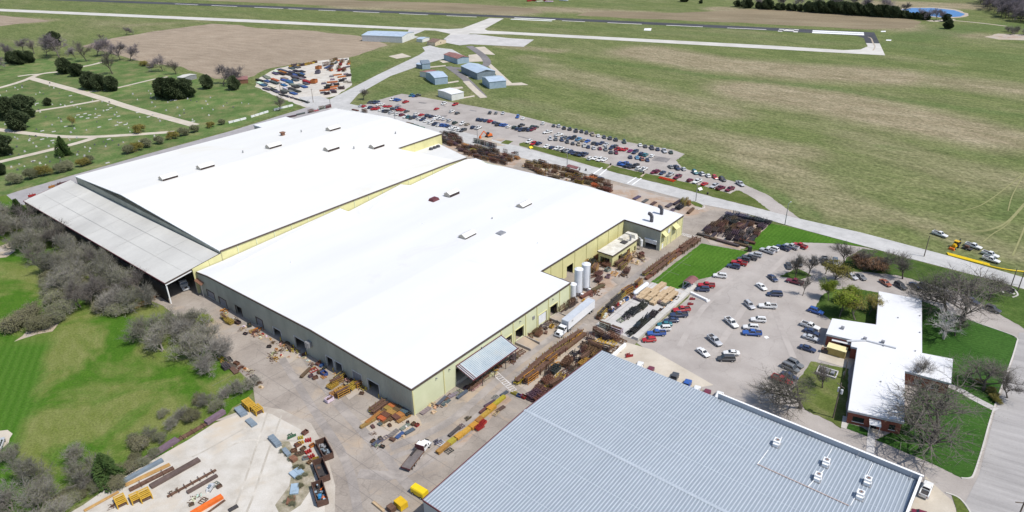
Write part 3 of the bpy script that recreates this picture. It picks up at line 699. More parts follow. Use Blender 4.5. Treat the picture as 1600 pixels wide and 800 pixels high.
# painted walkways: one sheet for each bar
def walkway(a, b, bars, w):
    a, b = at(*a), at(*b)
    t = (b - a).normalized(); s = Vector((-t.y, t.x, 0))
    L = (b - a).length
    for sgn in (-1, 1):
        o = s * (sgn * w / 2)
        struct('walkway_line', ribbon(MB(), [a + o, b + o], 0.22, 0.13), 'paint_worn')
    for i in range(bars + 1):
        p = a + t * (L * i / bars)
        struct('walkway_bar', ribbon(MB(), [p - s * (w / 2 - 0.12), p + s * (w / 2 - 0.12)], 0.25, 0.134), 'paint_worn')
walkway((771, 581), (803, 611), 11, 1.7)
walkway((1066, 366), (1084, 371), 7, 2.0)
for a, b in [((926, 273), (941, 262)), ((937, 274), (948, 264.5)), ((980, 287), (994, 277.5)), ((988, 289), (1002, 279))]:
    struct('crossing_line', ribbon(MB(), [at(*a), at(*b)], 0.7, 0.16), 'paint_white')
area('door_mat_sign', [(1193, 526.5), (1198, 525), (1202, 528), (1197, 530)], 0.1, 'paint_white')
# wheel tracks across the field
for p, w in [([(1480, 359), (1520, 361), (1552, 357), (1575, 345), (1600, 318)], 1.1), ([(1500, 363), (1535, 362), (1560, 355), (1580, 342), (1604, 314)], 0.9), ([(1536, 378), (1552, 365), (1572, 352), (1600, 322)], 0.8), ([(1575, 330), (1582, 305), (1600, 272)], 0.8),
             ([(1490, 331), (1530, 322), (1570, 295), (1600, 270)], 0.8), ([(1582, 400), (1595, 370), (1605, 345)], 1.2), ([(1400, 345), (1480, 372), (1560, 398)], 0.8)]:
    path('wheel_track', p, w * .55, 0.05, 'track_grass')

# slab joints and tyre marks on the paving
for k in range(12):
    u = -92 + k * 9.5
    struct('slab_joint', ribbon(MB(), [W(u, -3 - (k % 3)), W(u, -26 - 14 * (k > 5))], .1, lift(.1)), 'joint_tar')
for k in range(6):
    v = -8 - k * 6.0
    struct('slab_joint', ribbon(MB(), [W(-60 + 8 * k, v), W(26, v)], .1, lift(.1)), 'joint_tar')
for k in range(14):
    v = 4 + k * 9.0
    struct('slab_joint', ribbon(MB(), [W(9.0, v), W(22.0 - 3 * (v > 70), v)], .1, lift(.1)), 'joint_tar')
struct('slab_joint', ribbon(MB(), [W(15, -20), W(15, 130)], .1, lift(.1)), 'joint_tar')
for p, w in [([(470, 545), (520, 620), (590, 700), (640, 760), (700, 800)], 2.6), ([(440, 560), (490, 640), (540, 720), (560, 800)], 2.2), ([(610, 700), (700, 660), (800, 575), (900, 500), (1010, 420)], 2.4), ([(600, 720), (720, 670), (815, 582), (915, 506)], 1.6), ([(560, 740), (640, 735), (760, 650)], 3.0),
             ([(1110, 560), (1150, 500), (1190, 440), (1230, 400)], 2.0), ([(1060, 545), (1100, 480), (1160, 430)], 1.8), ([(1240, 560), (1210, 480), (1215, 430)], 1.8)]:
    path('tyre_marks', p, w, .085, 'yard_dark' if p[0][0] < 1000 else 'lot_dark')

for p, w in [([(420, 640), (400, 700), (380, 760), (360, 810)], 1.0), ([(440, 650), (418, 710), (398, 770), (380, 815)], 1.0), ([(470, 690), (380, 690), (330, 720)], 1.2), ([(400, 660), (330, 700), (300, 715)], .9)]:
    path('tyre_marks', p, w * .5, .178, 'gravel_rut')
nm('louvre_brown', [(0.3, (.03, .02, .02)), (0.7, (.06, .04, .038))], 1.0, 4, rough=.7)
nm('gable_beige', [(0.3, (.42, .38, .32)), (0.7, (.52, .47, .40))], 1.0, 4, rough=.8)
nm('roof_lid', [(0.3, (.60, .59, .56)), (0.7, (.66, .65, .62))], 1.0, 4, rough=.7)
nm('roof_ivory', [(0.3, (.62, .612, .58)), (0.6, (.665, .657, .625)), (0.75, (.68, .672, .645))], .06, 7, rough=.7, stretch=(1, 5, 1), rot=TH, stains=((.60, .565, .475), .022, .6))
nm('bollard_yellow', [(0.3, (0.55, 0.38, 0.03)), (0.7, (0.65, 0.46, 0.05))], 3, 4, rough=0.6)
nm('canopy_sheet', [(0.3, (0.33, 0.40, 0.45)), (0.55, (0.42, 0.47, 0.49)), (0.8, (0.52, 0.50, 0.44))], 0.22, 6, rough=0.5, big=(0.2, 0.9))
nm('duct_dark', [(0.3, (0.045, 0.045, 0.055)), (0.7, (0.085, 0.085, 0.10))], 0.8, 5, rough=0.5)
nm('roof_stained', [(0.3, (0.50, 0.46, 0.37)), (0.55, (0.66, 0.63, 0.55)), (0.75, (0.72, 0.70, 0.64))], 0.5, 7, rough=0.85, big=(0.2, 0.85))
nm('rust_brown', [(0.3, (0.16, 0.075, 0.045)), (0.7, (0.25, 0.13, 0.085))], 1.0, 5, rough=0.8)
nm('pipe_rose', [(0.3, (0.45, 0.33, 0.28)), (0.7, (0.55, 0.42, 0.36))], 1.0, 4, rough=0.7)
nm('fascia_gray', [(0.3, (0.34, 0.36, 0.38)), (0.7, (0.44, 0.46, 0.48))], 0.8, 4, rough=0.6)
nm('shed_yellow', [(0.3, (0.40, 0.31, 0.10)), (0.7, (0.50, 0.39, 0.14))], 1.0, 5, rough=0.7)
nm('shed_roof', [(0.3, (0.66, 0.58, 0.30)), (0.7, (0.74, 0.66, 0.37))], 1.0, 5, rough=0.7)
nm('metal_white', [(0.3, (0.60, 0.60, 0.57)), (0.7, (0.70, 0.70, 0.67))], 0.5, 4, rough=0.6, big=(0.1, 0.92))
nm('metal_blue', [(0.3, (0.26, 0.35, 0.43)), (0.7, (0.35, 0.44, 0.52))], 0.5, 4, rough=0.6, big=(0.1, 0.9))
nm('metal_slate', [(0.3, (0.16, 0.20, 0.24)), (0.7, (0.23, 0.28, 0.32))], 0.5, 4, rough=0.6, big=(0.1, 0.85))
nm('roof_steel', [(0.3, (0.35, 0.43, 0.52)), (0.7, (0.45, 0.53, 0.62))], 0.3, 4, rough=0.5, big=(0.1, 0.9))
nm('roof_red', [(0.3, (0.22, 0.10, 0.09)), (0.7, (0.32, 0.17, 0.15))], 0.4, 5, rough=0.8, big=(0.15, 0.8))
nm('wall_tan', [(0.3, (0.52, 0.42, 0.30)), (0.7, (0.62, 0.52, 0.39))], 0.6, 4, rough=0.8)
nm('roof_brown', [(0.3, (0.15, 0.10, 0.075)), (0.7, (0.22, 0.155, 0.12))], 0.6, 5, rough=0.9)
nm('roof_maroon_old', [(0.3, (0.17, 0.07, 0.07)), (0.7, (0.25, 0.115, 0.11))], 0.6, 4, rough=0.7)
nm('tank_white', [(0.3, (0.66, 0.68, 0.72)), (0.7, (0.76, 0.77, 0.79))], 0.4, 5, rough=0.5, big=(0.3, 0.93))
# ================================================================ buildings
def wall(parent, p0, p1, ztop, openings, joints, mat, out, t=0.3, off=(0, 0, 0), ribs=None, name='wall_panel', zb=0.0, pil=None):
    """Wall from p0 to p1 (u,v) built of panels; openings are real holes (s0, s1, z0, z1); ztop(s) gives the top edge."""
    a, b = Vector((*p0, 0)), Vector((*p1, 0))
    L = (b - a).length
    tt = (b - a) / L
    n = Vector((*out, 0))
    cuts = sorted(set([0.0, L] + [j for j in joints if 0 < j < L]))
    def cell(mb, s0, s1, z0, za, zb_, q0, q1, m=0):
        A = [a + tt * s0 + n * q0, a + tt * s1 + n * q0, a + tt * s1 + n * q1, a + tt * s0 + n * q1]
        mb.hexa([(p.x, p.y, z0) for p in A], [(A[0].x, A[0].y, za), (A[1].x, A[1].y, zb_), (A[2].x, A[2].y, zb_), (A[3].x, A[3].y, za)], m)
    for c0, c1 in zip(cuts[:-1], cuts[1:]):
        mb = MB(off)
        g = 0.035 if len(cuts) > 2 else 0.0
        xs = sorted(set([c0 + g, c1 - g] + [x for o in openings for x in (o[0], o[1]) if c0 + g < x < c1 - g]))
        for s0, s1 in zip(xs[:-1], xs[1:]):
            mid = (s0 + s1) / 2
            holes = sorted([(o[2], o[3]) for o in openings if o[0] < mid < o[1]])
            z = zb
            for h0, h1 in holes:
                if h0 > z + 0.01: cell(mb, s0, s1, z, h0, h0, -t, 0)
                z = h1
            cell(mb, s0, s1, z, ztop(s0), ztop(s1), -t, 0)
        mb.build(name, mat, parent)
    if len(cuts) > 2:                      # backing behind the open joints
        pass
    if ribs:
        mb = MB(off)
        s = ribs / 2
        while s < L:
            holes = sorted([(o[2] - 0.1, o[3] + 0.1) for o in openings if o[0] - 0.12 < s < o[1] + 0.12])
            z = zb + 0.15
            for h0, h1 in holes:
                if h0 > z + 0.05: cell(mb, s - 0.07, s + 0.07, z, h0, h0, 0.002, 0.07)
                z = h1
            cell(mb, s - 0.07, s + 0.07, z, ztop(s) - 0.3, ztop(s) - 0.3, 0.002, 0.07)
            s += ribs
        mb.build('wall_ribs', mat, parent, kind='stuff')
    if pil:
        for s in pil[0]:
            mb = MB(off)
            cell(mb, s - 0.16, s + 0.16, 0, ztop(s) - 0.3, ztop(s) - 0.3, 0.003, 0.16)
            mb.build('pilaster', pil[1], parent)

def fascia(parent, pts, h, w, mat, off, name='roof_trim', lift=0.06):
    """Trim board along a roof edge polyline of (u, v, z)."""
    mb = MB(off)
    for a, b in zip(pts[:-1], pts[1:]):
        a, b = Vector(a), Vector(b)
        mb.bar(a + Vector((0, 0, lift - h / 2)), b + Vector((0, 0, lift - h / 2)), w, h)
    return mb.build(name, mat, parent)

def roof_monitor(parent, u, v, z, L, w, h, off, mat='roof_lid'):
    """Gabled ridge ventilator: dark louvred side walls, pale gable ends, white gable lid."""
    hw, hl = w / 2, L / 2
    ze = z + h * 0.5
    p = MB(off).box((u, v, z - 0.4), (w, L - 0.3, ze - z + 0.4)).build('roof_vent', 'louvre_brown', parent)
    for s in (-1, 1):
        q = [(u + s * (hw + .15), v - hl, ze), (u + s * (hw + .15), v + hl, ze), (u, v + hl, z + h), (u, v - hl, z + h)]
        if s > 0: q = q[::1]
        else: q = q[::-1]
        MB(off).hexa([(a[0], a[1], a[2]) for a in q], [(a[0], a[1], a[2] + .1) for a in q]).build('vent_lid', mat, p)
        m3 = MB(off); y = v + s * (hl - .12)
        m3.add([(u - hw, y, z - .2), (u + hw, y, z - .2), (u + hw, y, ze), (u, y, z + h - .03), (u - hw, y, ze)], [(0, 1, 2, 3, 4) if s < 0 else (4, 3, 2, 1, 0)])
        m3.build('vent_gable', 'gable_beige', p)

def front_plant():
    o = (0, 0, 0)
    t = thing('factory_hall', 'front factory hall with white flat roof, pale green side wall and grey ribbed gable wall', 'building', W(0, 0), TH)
    PR = [(0, 8.4), (9.8, 8.6), (62, 11.2), (65.8, 8.5), (70.9, 8.95), (95, 11.4), (100.5, 9.3), (125.1, 10.9), (136.5, 11.3), (143.6, 10.0)]
    vs_ = [p[0] for p in PR]
    cols = [3.8, 0, -12.1, -42, -99, -106.6]
    def z(u, k):
        base = {3.8: 8.45, 0: 8.63, -12.1: 8.95, -42: 10.2, -99: 9.2}
        return PR[k][1] if u == -106.6 else base[u]
    mb = MB()
    for k in range(len(vs_) - 1):
        v0, v1 = vs_[k], vs_[k + 1]
        for c in range(len(cols) - 1):
            u0, u1 = cols[c], cols[c + 1]
            if c == 0 and v0 < 125: continue
            if c == 1 and 70 < v0 < 125: continue
            q = [(u0, v0, z(u0, k)), (u0, v1, z(u0, k + 1)), (u1, v1, z(u1, k + 1)), (u1, v0, z(u1, k))]
            mb.add(q, [(0, 1, 2, 3)])
            mb.add([(p[0], p[1], p[2] - 0.3) for p in q], [(3, 2, 1, 0)])
    roof = mb.build('roof', 'roof_white', t)
    fascia(t, [(-106.6, -0.12, 8.4), (-99, -0.12, 9.2), (-42, -0.12, 10.2), (-12.1, -0.12, 8.95), (0.12, -0.12, 8.63)], 0.45, 0.3, 'trim_dark', o)
    fascia(t, [(0.14, 0.05, 8.63), (0.14, 70.9, 8.63)], 0.45, 0.3, 'trim_dark', o)
    fascia(t, [(0.1, 71.0, 8.63), (-12.1, 71.0, 8.95)], 0.45, 0.3, 'trim_dark', o)
    fascia(t, [(-11.96, 71.2, 8.95), (-11.96, 125.0, 8.95)], 0.45, 0.3, 'trim_dark', o)
    fascia(t, [(-11.8, 124.98, 8.95), (0, 124.98, 8.63), (3.9, 124.98, 8.45)], 0.45, 0.3, 'trim_dark', o)
    fascia(t, [(3.94, 125.1, 8.45), (3.94, 143.6, 8.45)], 0.45, 0.3, 'trim_dark', o)
    fascia(t, [(4.0, 143.7, 8.45), (0, 143.7, 8.63), (-12.1, 143.7, 8.95), (-42, 143.7, 10.2), (-99, 143.7, 9.2), (-106.5, 143.7, 10.0)], 0.45, 0.3, 'trim_white', o)
    # walls: south-west ribbed gable wall (v = 0)
    def zt(s):
        u = s - 106.6
        xs = [-106.6, -99, -42, -12.1, 0]; ys = [8.1, 8.9, 9.9, 8.65, 8.33]
        return float(np.interp(u, xs, ys))
    U = lambda u: u + 106.6
    doors = [(U(-102), U(-97.3), 0.4, 3.0), (U(-94.3), U(-89.9), 0.2, 2.8), (U(-84), U(-80.5), 0, 3.2), (U(-72), U(-68.5), 0.3, 3.2), (U(-62.8), U(-58.6), 0.0, 3.1), (U(-51.4), U(-45.7), 0.0, 4.3), (U(-36.1), U(-33), 0, 3.7), (U(-32.2), U(-28.9), 0, 3.6), (U(-24.3), U(-20.4), 0, 3.75), (U(-17.9), U(-13.2), 0, 3.8)]
    wall(t, (-106.6, 0), (0, 0), zt, doors, [], 'wall_metal', (0, -1), ribs=0.62)
    for i, dd in enumerate(doors):
        mb = MB()
        u0, u1 = dd[0] - 106.6, dd[1] - 106.6
        for x in (u0 - 0.08, u1 + 0.08): mb.box((x, -0.06, dd[2]), (0.16, 0.22, dd[3] - dd[2]))
        mb.box(((u0 + u1) / 2, -0.06, dd[3]), (u1 - u0 + 0.32, 0.22, 0.2))
        fr = mb.build('door_frame', 'metal_light' if i > 3 else 'trim_dark', t)
        if i in (0, 1, 3, 8):
            mb = MB()
            k = 6
            for j in range(k):
                zz = dd[2] + (dd[3] - dd[2]) * j / k
                mb.box(((u0 + u1) / 2, 0.14, zz + 0.01), (u1 - u0, 0.08, (dd[3] - dd[2]) / k - 0.03))
            mb.build('roller_door', 'door_gray', t)
    for u in (-58.4, -45.5, -51.7, -32.6, -28.6, -18.2, -12.9):
        MB().tube((u, -0.7, 0), (u, -0.7, 1.3), 0.13, n=8).build('bollard', 'bollard_yellow', t)
    mb = MB(); mb.box((-43.2, -0.75, 4.2), (1.8, 1.3, 1.6)); mb.build('wall_fan', 'metal_gray', t)
    mb = MB(); mb.box((-43.2, -1.35, 4.1), (1.3, 0.5, 1.9), taper=0.8); mb.build('fan_hood', 'metal_gray', t)
    # south-east green wall (u = 0)
    dr = [(16.3, 36.0, 0.1, 5.6), (37.4, 40.4, 0, 4.4), (42.2, 46.2, 0.9, 4.7), (53.7, 57.9, 0.8, 4.4), (59.8, 63.8, 0.6, 4.6)]
    pils = [5.9, 11.6, 41.3, 47.3, 53.0, 59.0, 64.9]
    wall(t, (0, 0), (0, 70.9), lambda s: 8.33, dr, [11.6, 41.3, 47.3, 53.0, 59.0], 'wall_green', (1, 0), pil=([0.2, 11.6, 35.7, 41.3, 47.3, 53.0, 59.0, 65.0, 70.7], 'wall_yellow'))
    for dd in dr[1:]:
        mb = MB()
        for x in (dd[0] - 0.1, dd[1] + 0.1): mb.box((0.06, x, dd[2]), (0.22, 0.2, dd[3] - dd[2]))
        mb.box((0.06, (dd[0] + dd[1]) / 2, dd[3]), (0.22, dd[1] - dd[0] + 0.4, 0.2))
        mb.build('door_frame', 'wall_yellow', t)
    mb = MB()
    for j in range(6): mb.box((-0.15, 55.8, 0.85 + j * 0.59), (0.08, 4.2, 0.56))
    mb.build('roller_door', 'door_white', t)
    mb = MB(); mb.box((0.1, 51.2, 4.4), (0.2, 1.0, 1.1)); mb.build('wall_louvre', 'metal_gray', t)
    for v in (8.7, 13.7, 27, 44.5, 61.2):
        mb = MB(); mb.box((0.25, v, 6.9), (0.5, 0.28, 0.25)); mb.build('wall_lamp', 'metal_gray', t)
    # loading ramp wells
    for v0, v1, L in ((42.0, 46.4, 6), (59.6, 64.0, 6)):
        for v in (v0, v1):
            MB().box((L / 2 + 0.1, v, 0), (L, 0.25, 0.9)).build('ramp_wall', 'concrete_lot', t)
        mb = MB(); mb.hexa([(0.1, v0 + .2, 0), (L, v0 + .2, 0), (L, v1 - .2, 0), (0.1, v1 - .2, 0)], [(0.1, v0 + .2, 0.85), (L, v0 + .2, 0.08), (L, v1 - .2, 0.08), (0.1, v1 - .2, 0.85)])
        mb.build('ramp', 'concrete_yard', t)
    # sloped canopy over the dock
    mb = MB()
    A = [(0.0, 16.4, 6.5), (6.2, 16.4, 4.5), (6.2, 35.9, 4.5), (0.0, 35.9, 6.5)]
    mb.add(A + [(p[0], p[1], p[2] - 0.18) for p in A], [(0, 1, 2, 3), (7, 6, 5, 4), (0, 4, 5, 1), (1, 5, 6, 2), (2, 6, 7, 3), (3, 7, 4, 0)])
    cp = mb.build('dock_canopy', 'canopy_sheet', t)
    mb = MB()
    for v in (16.4, 17.0, 17.6, 35.6): mb.bar((0.05, v, 6.56), (6.25, v, 4.56), 0.22, 0.1)
    mb.bar((6.27, 16.3, 4.45), (6.27, 36, 4.45), 0.14, 0.35); mb.bar((0.1, 16.3, 6.6), (0.1, 36, 6.6), 0.25, 0.16)
    mb.build('canopy_trim', 'trim_maroon', cp)
    v = 18.6
    mb = MB()
    while v < 35.4:
        mb.bar((0.12, v, 6.51), (6.15, v, 4.57), 0.07, 0.09); v += 0.6
    mb.build('canopy_seams', 'canopy_sheet', cp, kind='stuff')
    for v in (20.5, 25.5, 30.5, 35): MB().tube((5.9, v, 0), (5.9, v, 4.4), 0.1, n=6).build('canopy_post', 'steel_dark', t)
    MB().box((-1.5, 26, 0.05), (3.0, 19.6, 1.1)).build('loading_dock', 'concrete_tan', t)
    # notch walls
    wall(t, (0, 70.9), (-12.1, 70.9), lambda s: 8.33 + s * 0.026, [], [], 'wall_green', (0, 1))
    nd = [(12.0, 16.5, 0, 4.2)]
    wall(t, (-12.1, 70.9), (-12.1, 125.1), lambda s: 8.65, [(15.5, 19.5, 0, 4.2)], [6, 13, 20.5, 28, 35.5, 43, 50], 'wall_yellow', (1, 0), pil=([6, 13, 20.5, 28, 35.5, 43, 50], 'wall_yellow'))
    wall(t, (-12.1, 125.1), (3.8, 125.1), lambda s: 8.65 - s * 0.03, [(9.9, 14.6, 0, 3.6)], [], 'wall_metal', (0, -1), ribs=0.62)
    mb = MB()
    for j in range(4): mb.box((0.1, 125.0, 2.2 + j * 0.36), (4.9, 0.2, 0.34))
    mb.build('roller_door', 'door_white', t)
    MB().box((0.1, 124.75, 3.6), (5.2, 0.6, 0.35)).build('door_housing', 'door_white', t)
    wall(t, (3.8, 125.1), (3.8, 143.6), lambda s: 8.15, [(2.0, 3.2, 0, 2.2)], [4.6, 9.2, 13.8], 'wall_yellow', (1, 0), pil=([0.2, 6.2, 9.2, 13.8, 18.3], 'wall_green'))
    MB().box((3.72, 127.7, 0), (0.08, 1.2, 2.2)).build('side_door', 'door_white', t)
    for v0, v1 in ((126.2, 128.9), (134.8, 138.2)):
        mb = MB()
        A = [(3.82, v0, 7.2), (5.6, v0, 5.9), (5.6, v1, 5.9), (3.82, v1, 7.2)]
        mb.add(A + [(p[0], p[1], p[2] - 0.1) for p in A], [(0, 1, 2, 3), (7, 6, 5, 4), (0, 4, 5, 1), (1, 5, 6, 2), (2, 6, 7, 3), (3, 7, 4, 0)])
        mb.add([(3.82, v0, 7.1), (5.6, v0, 5.8), (3.82, v0, 5.2)], [(0, 1, 2), (2, 1, 0)])
        aw = mb.build('wall_hood', 'wall_yellow', t)
        MB().box((3.9, (v0 + v1) / 2, 4.9), (0.14, v1 - v0 - 0.2, 1.4)).build('louvre', 'metal_gray', aw)
    MB().box((3.9, 132.0, 5.2), (0.14, 1.6, 1.5)).build('wall_panel', 'door_white', t)
    wall(t, (3.8, 143.6), (-106.6, 143.6), lambda s: float(np.interp(3.8 - s, [-106.6, -99, -42, -12.1, 0, 3.8], [9.6, 8.9, 9.9, 8.65, 8.33, 8.15])), [], [], 'wall_green', (0, 1))
    wall(t, (-106.6, 143.6), (-106.6, 0), lambda s: 8.0, [], [], 'wall_metal', (-1, 0), t=0.2)
    # roof furniture
    for px, py in [(706, 302), (819, 320.5), (730.5, 368)]:
        u, v = UV(at(px, py, 10.2))
        roof_monitor(roof, u, v, 9.75, 6.2, 3.4, 1.9, o)
    for px, py, c in [(678, 311, 'trim_maroon'), (782.5, 365, 'metal_gray')]:
        u, v = UV(at(px, py, 10.0))
        mb = MB(); mb.box((u, v, 9.5), (3.0, 3.8, 1.0), taper=0.8); mb.build('roof_hatch', c, roof)
    for px, py in [(769, 342)]:
        u, v = UV(at(px, py, 10.0)); MB().tube((u, v, 9.5), (u, v, 10.7), 0.22, n=8).build('vent_pipe', 'metal_gray', roof)
    for px, py in [(1018, 346), (1033.5, 334.5)]:
        u, v = UV(at(px, py, 8.8))
        mb = MB()
        pts = [Vector((u, v, 8.5)), Vector((u, v, 10.6)), Vector((u - 0.25, v, 11.3)), Vector((u - 0.8, v, 11.8)), Vector((u - 1.5, v, 11.8))]
        for a, b in zip(pts[:-1], pts[1:]): mb.tube(a, b, 0.72, n=10)
        st = mb.build('exhaust_stack', 'duct_dark', roof, smooth=True)
    for i, (px, py, s) in enumerate([(455, 410, .3), (560, 470, .3), (640, 440, .25), (660, 350, .25), (840, 380, .25)]):
        u, v = UV(at(px, py, 9.6)); MB().tube((u, v, 9.0), (u, v, 10.1), 0.12, n=6).build('vent_pipe', 'trim_white', roof)
    return t
front_plant()

def notch_shed():
    t = thing('workshop_lean_to', 'low yellow workshop with stained flat roof standing in the factory courtyard', 'building', W(-9.2, 102.6), TH)
    o = (-9.2, 102.6, 0)
    wall(t, (-3.5, 102.8), (-3.5, 120.6), lambda s: 4.5, [(4.5, 7.0, 0, 2.8), (10.5, 13.0, 0, 2.8), (16.0, 17.2, 0, 2.2)], [3.6, 8.8, 14.2], 'wall_yellow', (1, 0), off=o)
    wall(t, (-9.4, 102.8), (-3.5, 102.8), lambda s: 4.5, [(0.8, 4.9, 0, 3.0)], [], 'wall_yellow', (0, -1), off=o)
    wall(t, (-3.5, 120.6), (-9.4, 120.6), lambda s: 4.5, [], [], 'wall_yellow', (0, 1), off=o)
    wall(t, (-9.4, 120.6), (-9.4, 102.8), lambda s: 4.5, [], [], 'wall_yellow', (-1, 0), off=o)
    MB(o).box((-6.4, 111.7, 4.5), (6.6, 18.6, 0.35)).build('roof', 'roof_stained', t)
    fascia(t, [(-3.0, 102.4, 4.86), (-3.0, 121.0, 4.86)], 0.42, 0.16, 'trim_dark', o)
    fascia(t, [(-9.7, 102.36, 4.86), (-2.95, 102.36, 4.86)], 0.42, 0.16, 'trim_dark', o)
    MB(o).box((-7.6, 117.6, 4.85), (2.0, 4.6, 1.0), taper=0.9).build('roof_unit', 'roof_stained', t)
    MB(o).box((-5.6, 114.6, 4.86), (2.2, 2.6, 0.3)).build('roof_hatch', 'steel_dark', t)
    MB(o).tube((-4.6, 117.5, 4.8), (-4.6, 117.5, 6.8), 0.4, n=10).build('exhaust_stack', 'metal_gray', t)
    MB(o).box((-6.3, 120.9, 4.86), (5.2, 2.2, 1.3), taper=0.8).build('roof_unit', 'roof_stained', t)
    o2 = W(-2.2, 121.8)
    t2 = thing('dust_collector', 'white dust collector with pipe beside the courtyard workshop', 'machine', o2, TH)
    MB().tube((0, 0, 1.6), (0, 0, 4.2), 0.55, n=10).build('drum', 'trim_white', t2)
    MB().tube((0, 0, 0.9), (0, 0, 1.6), 0.1, 0.55, n=10).build('hopper', 'trim_white', t2)
    for x, y in ((-.4, -.4), (.4, -.4), (.4, .4), (-.4, .4)): MB().bar((x, y, 0), (x, y, 1.8), 0.09).build('leg', 'metal_gray', t2)
    MB().tube((0, 0, 4.3), (-1.5, 0.8, 4.6), 0.22, n=8).build('pipe', 'metal_light', t2)
notch_shed()

def back_plant():
    t = thing('factory_hall', 'rear factory hall with broad white roof and bright yellow side wall', 'building', W(-107, 10), TH)
    o = (-107, 10, 0)
    u0, ur, u1 = -107.0, -181.0, -228.0
    va, vb, vc, vd = 124.0, 132.5, 138.0, 154.5
    zr = lambda u: float(np.interp(u, [u1, ur, u0], [13.9, 16.1, 12.4]))
    um = -139.5
    mb = MB(o)
    def q(pts):
        mb.add(pts, [(0, 1, 2, 3)]); mb.add([(p[0], p[1], p[2] - 0.3) for p in pts], [(3, 2, 1, 0)])
    q([(u0, 10, 12.4), (u0, va, 12.4), (um, va, zr(um)), (um, 10, zr(um))])
    q([(um, 10, zr(um)), (um, vd, zr(um)), (ur, vd, 16.1), (ur, 10, 16.1)])
    q([(ur, 10, 16.1), (ur, vd, 16.1), (u1, vd, 13.9), (u1, 10, 13.9)])
    zl = 9.3
    q([(u0, va, 12.4), (u0, vb, 12.1), (um, vb, zl), (um, va, zr(um))])
    q([(u0, vb, 12.1), (u0, vc, 11.9), (um, 151.5, zl), (um, vb, zl)])
    # small roof extension at the back lane
    roof = mb.build('roof', 'roof_ivory', t)
    mb = MB(o)
    mb.box((-233, 117, 12.5), (10.5, 21, 0.8)); mb.build('roof_step', 'roof_white', roof)
    MB(o).box((-233, 117, 0), (10.0, 20.6, 12.5)).build('back_extension', 'wall_metal', t)
    fascia(t, [(u0 + .14, 9.9, 12.4), (u0 + .14, va, 12.4), (u0 + .14, vb, 12.1), (u0 + .14, vc, 11.9)], 0.5, 0.3, 'trim_dark', o)
    fascia(t, [(um + .14, va, zr(um)), (um + .14, vd, zr(um))], 0.5, 0.3, 'trim_dark', o)
    fascia(t, [(u0, 9.86, 12.4), (ur, 9.86, 16.1), (u1, 9.86, 13.9)], 0.35, 0.25, 'trim_white', o)
    fascia(t, [(um, vd + .1, zr(um)), (ur, vd + .1, 16.1), (u1, vd + .1, 13.9)], 0.35, 0.25, 'trim_white', o)
    fascia(t, [(u0, vc + .1, 11.9), (um, 151.6, zl)], 0.35, 0.25, 'trim_white', o)
    J = [v - 10 for v in np.arange(16.5, 137, 7.6)]
    wall(t, (u0, -1.0), (u0, 10), lambda s: 9.6 + s * 0.14, [], [6.2], 'wall_yellow', (1, 0), off=o)
    wall(t, (u0, 10), (u0, vc), lambda s: float(np.interp(s + 10, [10, va, vb, vc], [12.1, 12.1, 11.8, 11.6])), [], J, 'wall_yellow', (1, 0), off=o, pil=(J, 'wall_green'))
    wall(t, (um, va), (um, vd), lambda s: zr(um) - 0.3, [], [4.5, 11, 17.5, 24], 'wall_yellow', (1, 0), off=o, zb=8.0)
    wall(t, (u0, vc), (um, 151.5), lambda s: 11.6 - s * 0.068, [], [], 'wall_yellow', (0.38, 0.92), off=o)
    wall(t, (u1, 10), (u0, 10), lambda s: zr(s + u1) - 0.25, [], [], 'wall_metal', (0, -1), off=o, ribs=0.9)
    wall(t, (um, vd), (u1, vd), lambda s: zr(um - s) - 0.25, [], [], 'wall_yellow', (0, 1), off=o)
    wall(t, (u1, vd), (u1, 10), lambda s: 13.6, [], [], 'wall_metal', (-1, 0), off=o)
    for px, py in [(428, 231.5), (521, 204), (518, 233), (588.5, 227), (322, 264), (264, 281)]:
        u, v = UV(at(px, py, 15.3)); roof_monitor(roof, u, v, zr(u) - 0.1, 7.0, 3.8, 2.1, o)
    for px, py, k in [(442, 211, 1), (471, 206.5, 0), (553, 231, 0), (618, 208, 0), (380, 240, 0)]:
        u, v = UV(at(px, py, 15.3))
        if k:
            mb = MB(o); mb.box((u, v, zr(u) - 0.2), (1.6, 1.6, 1.6)); b = mb.build('roof_fan', 'rust_brown', roof)
            MB(o).box((u, v, zr(u) + 1.4), (2.3, 2.3, 0.35)).build('fan_cap', 'rust_brown', b)
        else:
            MB(o).tube((u, v, zr(u) - 0.2), (u, v, zr(u) + 1.2), 0.3, n=8).build('vent_pipe', 'metal_gray', roof)
    for px, py in [(673.5, 233), (679, 231), (684.5, 229)]:
        u, v = UV(at(px, py, zl + 0.8))
        mb = MB(o); mb.tube((u, v, zl - 0.1), (u, v, zl + 0.6), 0.95, n=12); mb.tube((u, v, zl + 0.6), (u, v, zl + 1.5), 1.15, 0.9, n=12)
        mb.build('roof_fan', 'duct_dark', t)
back_plant()

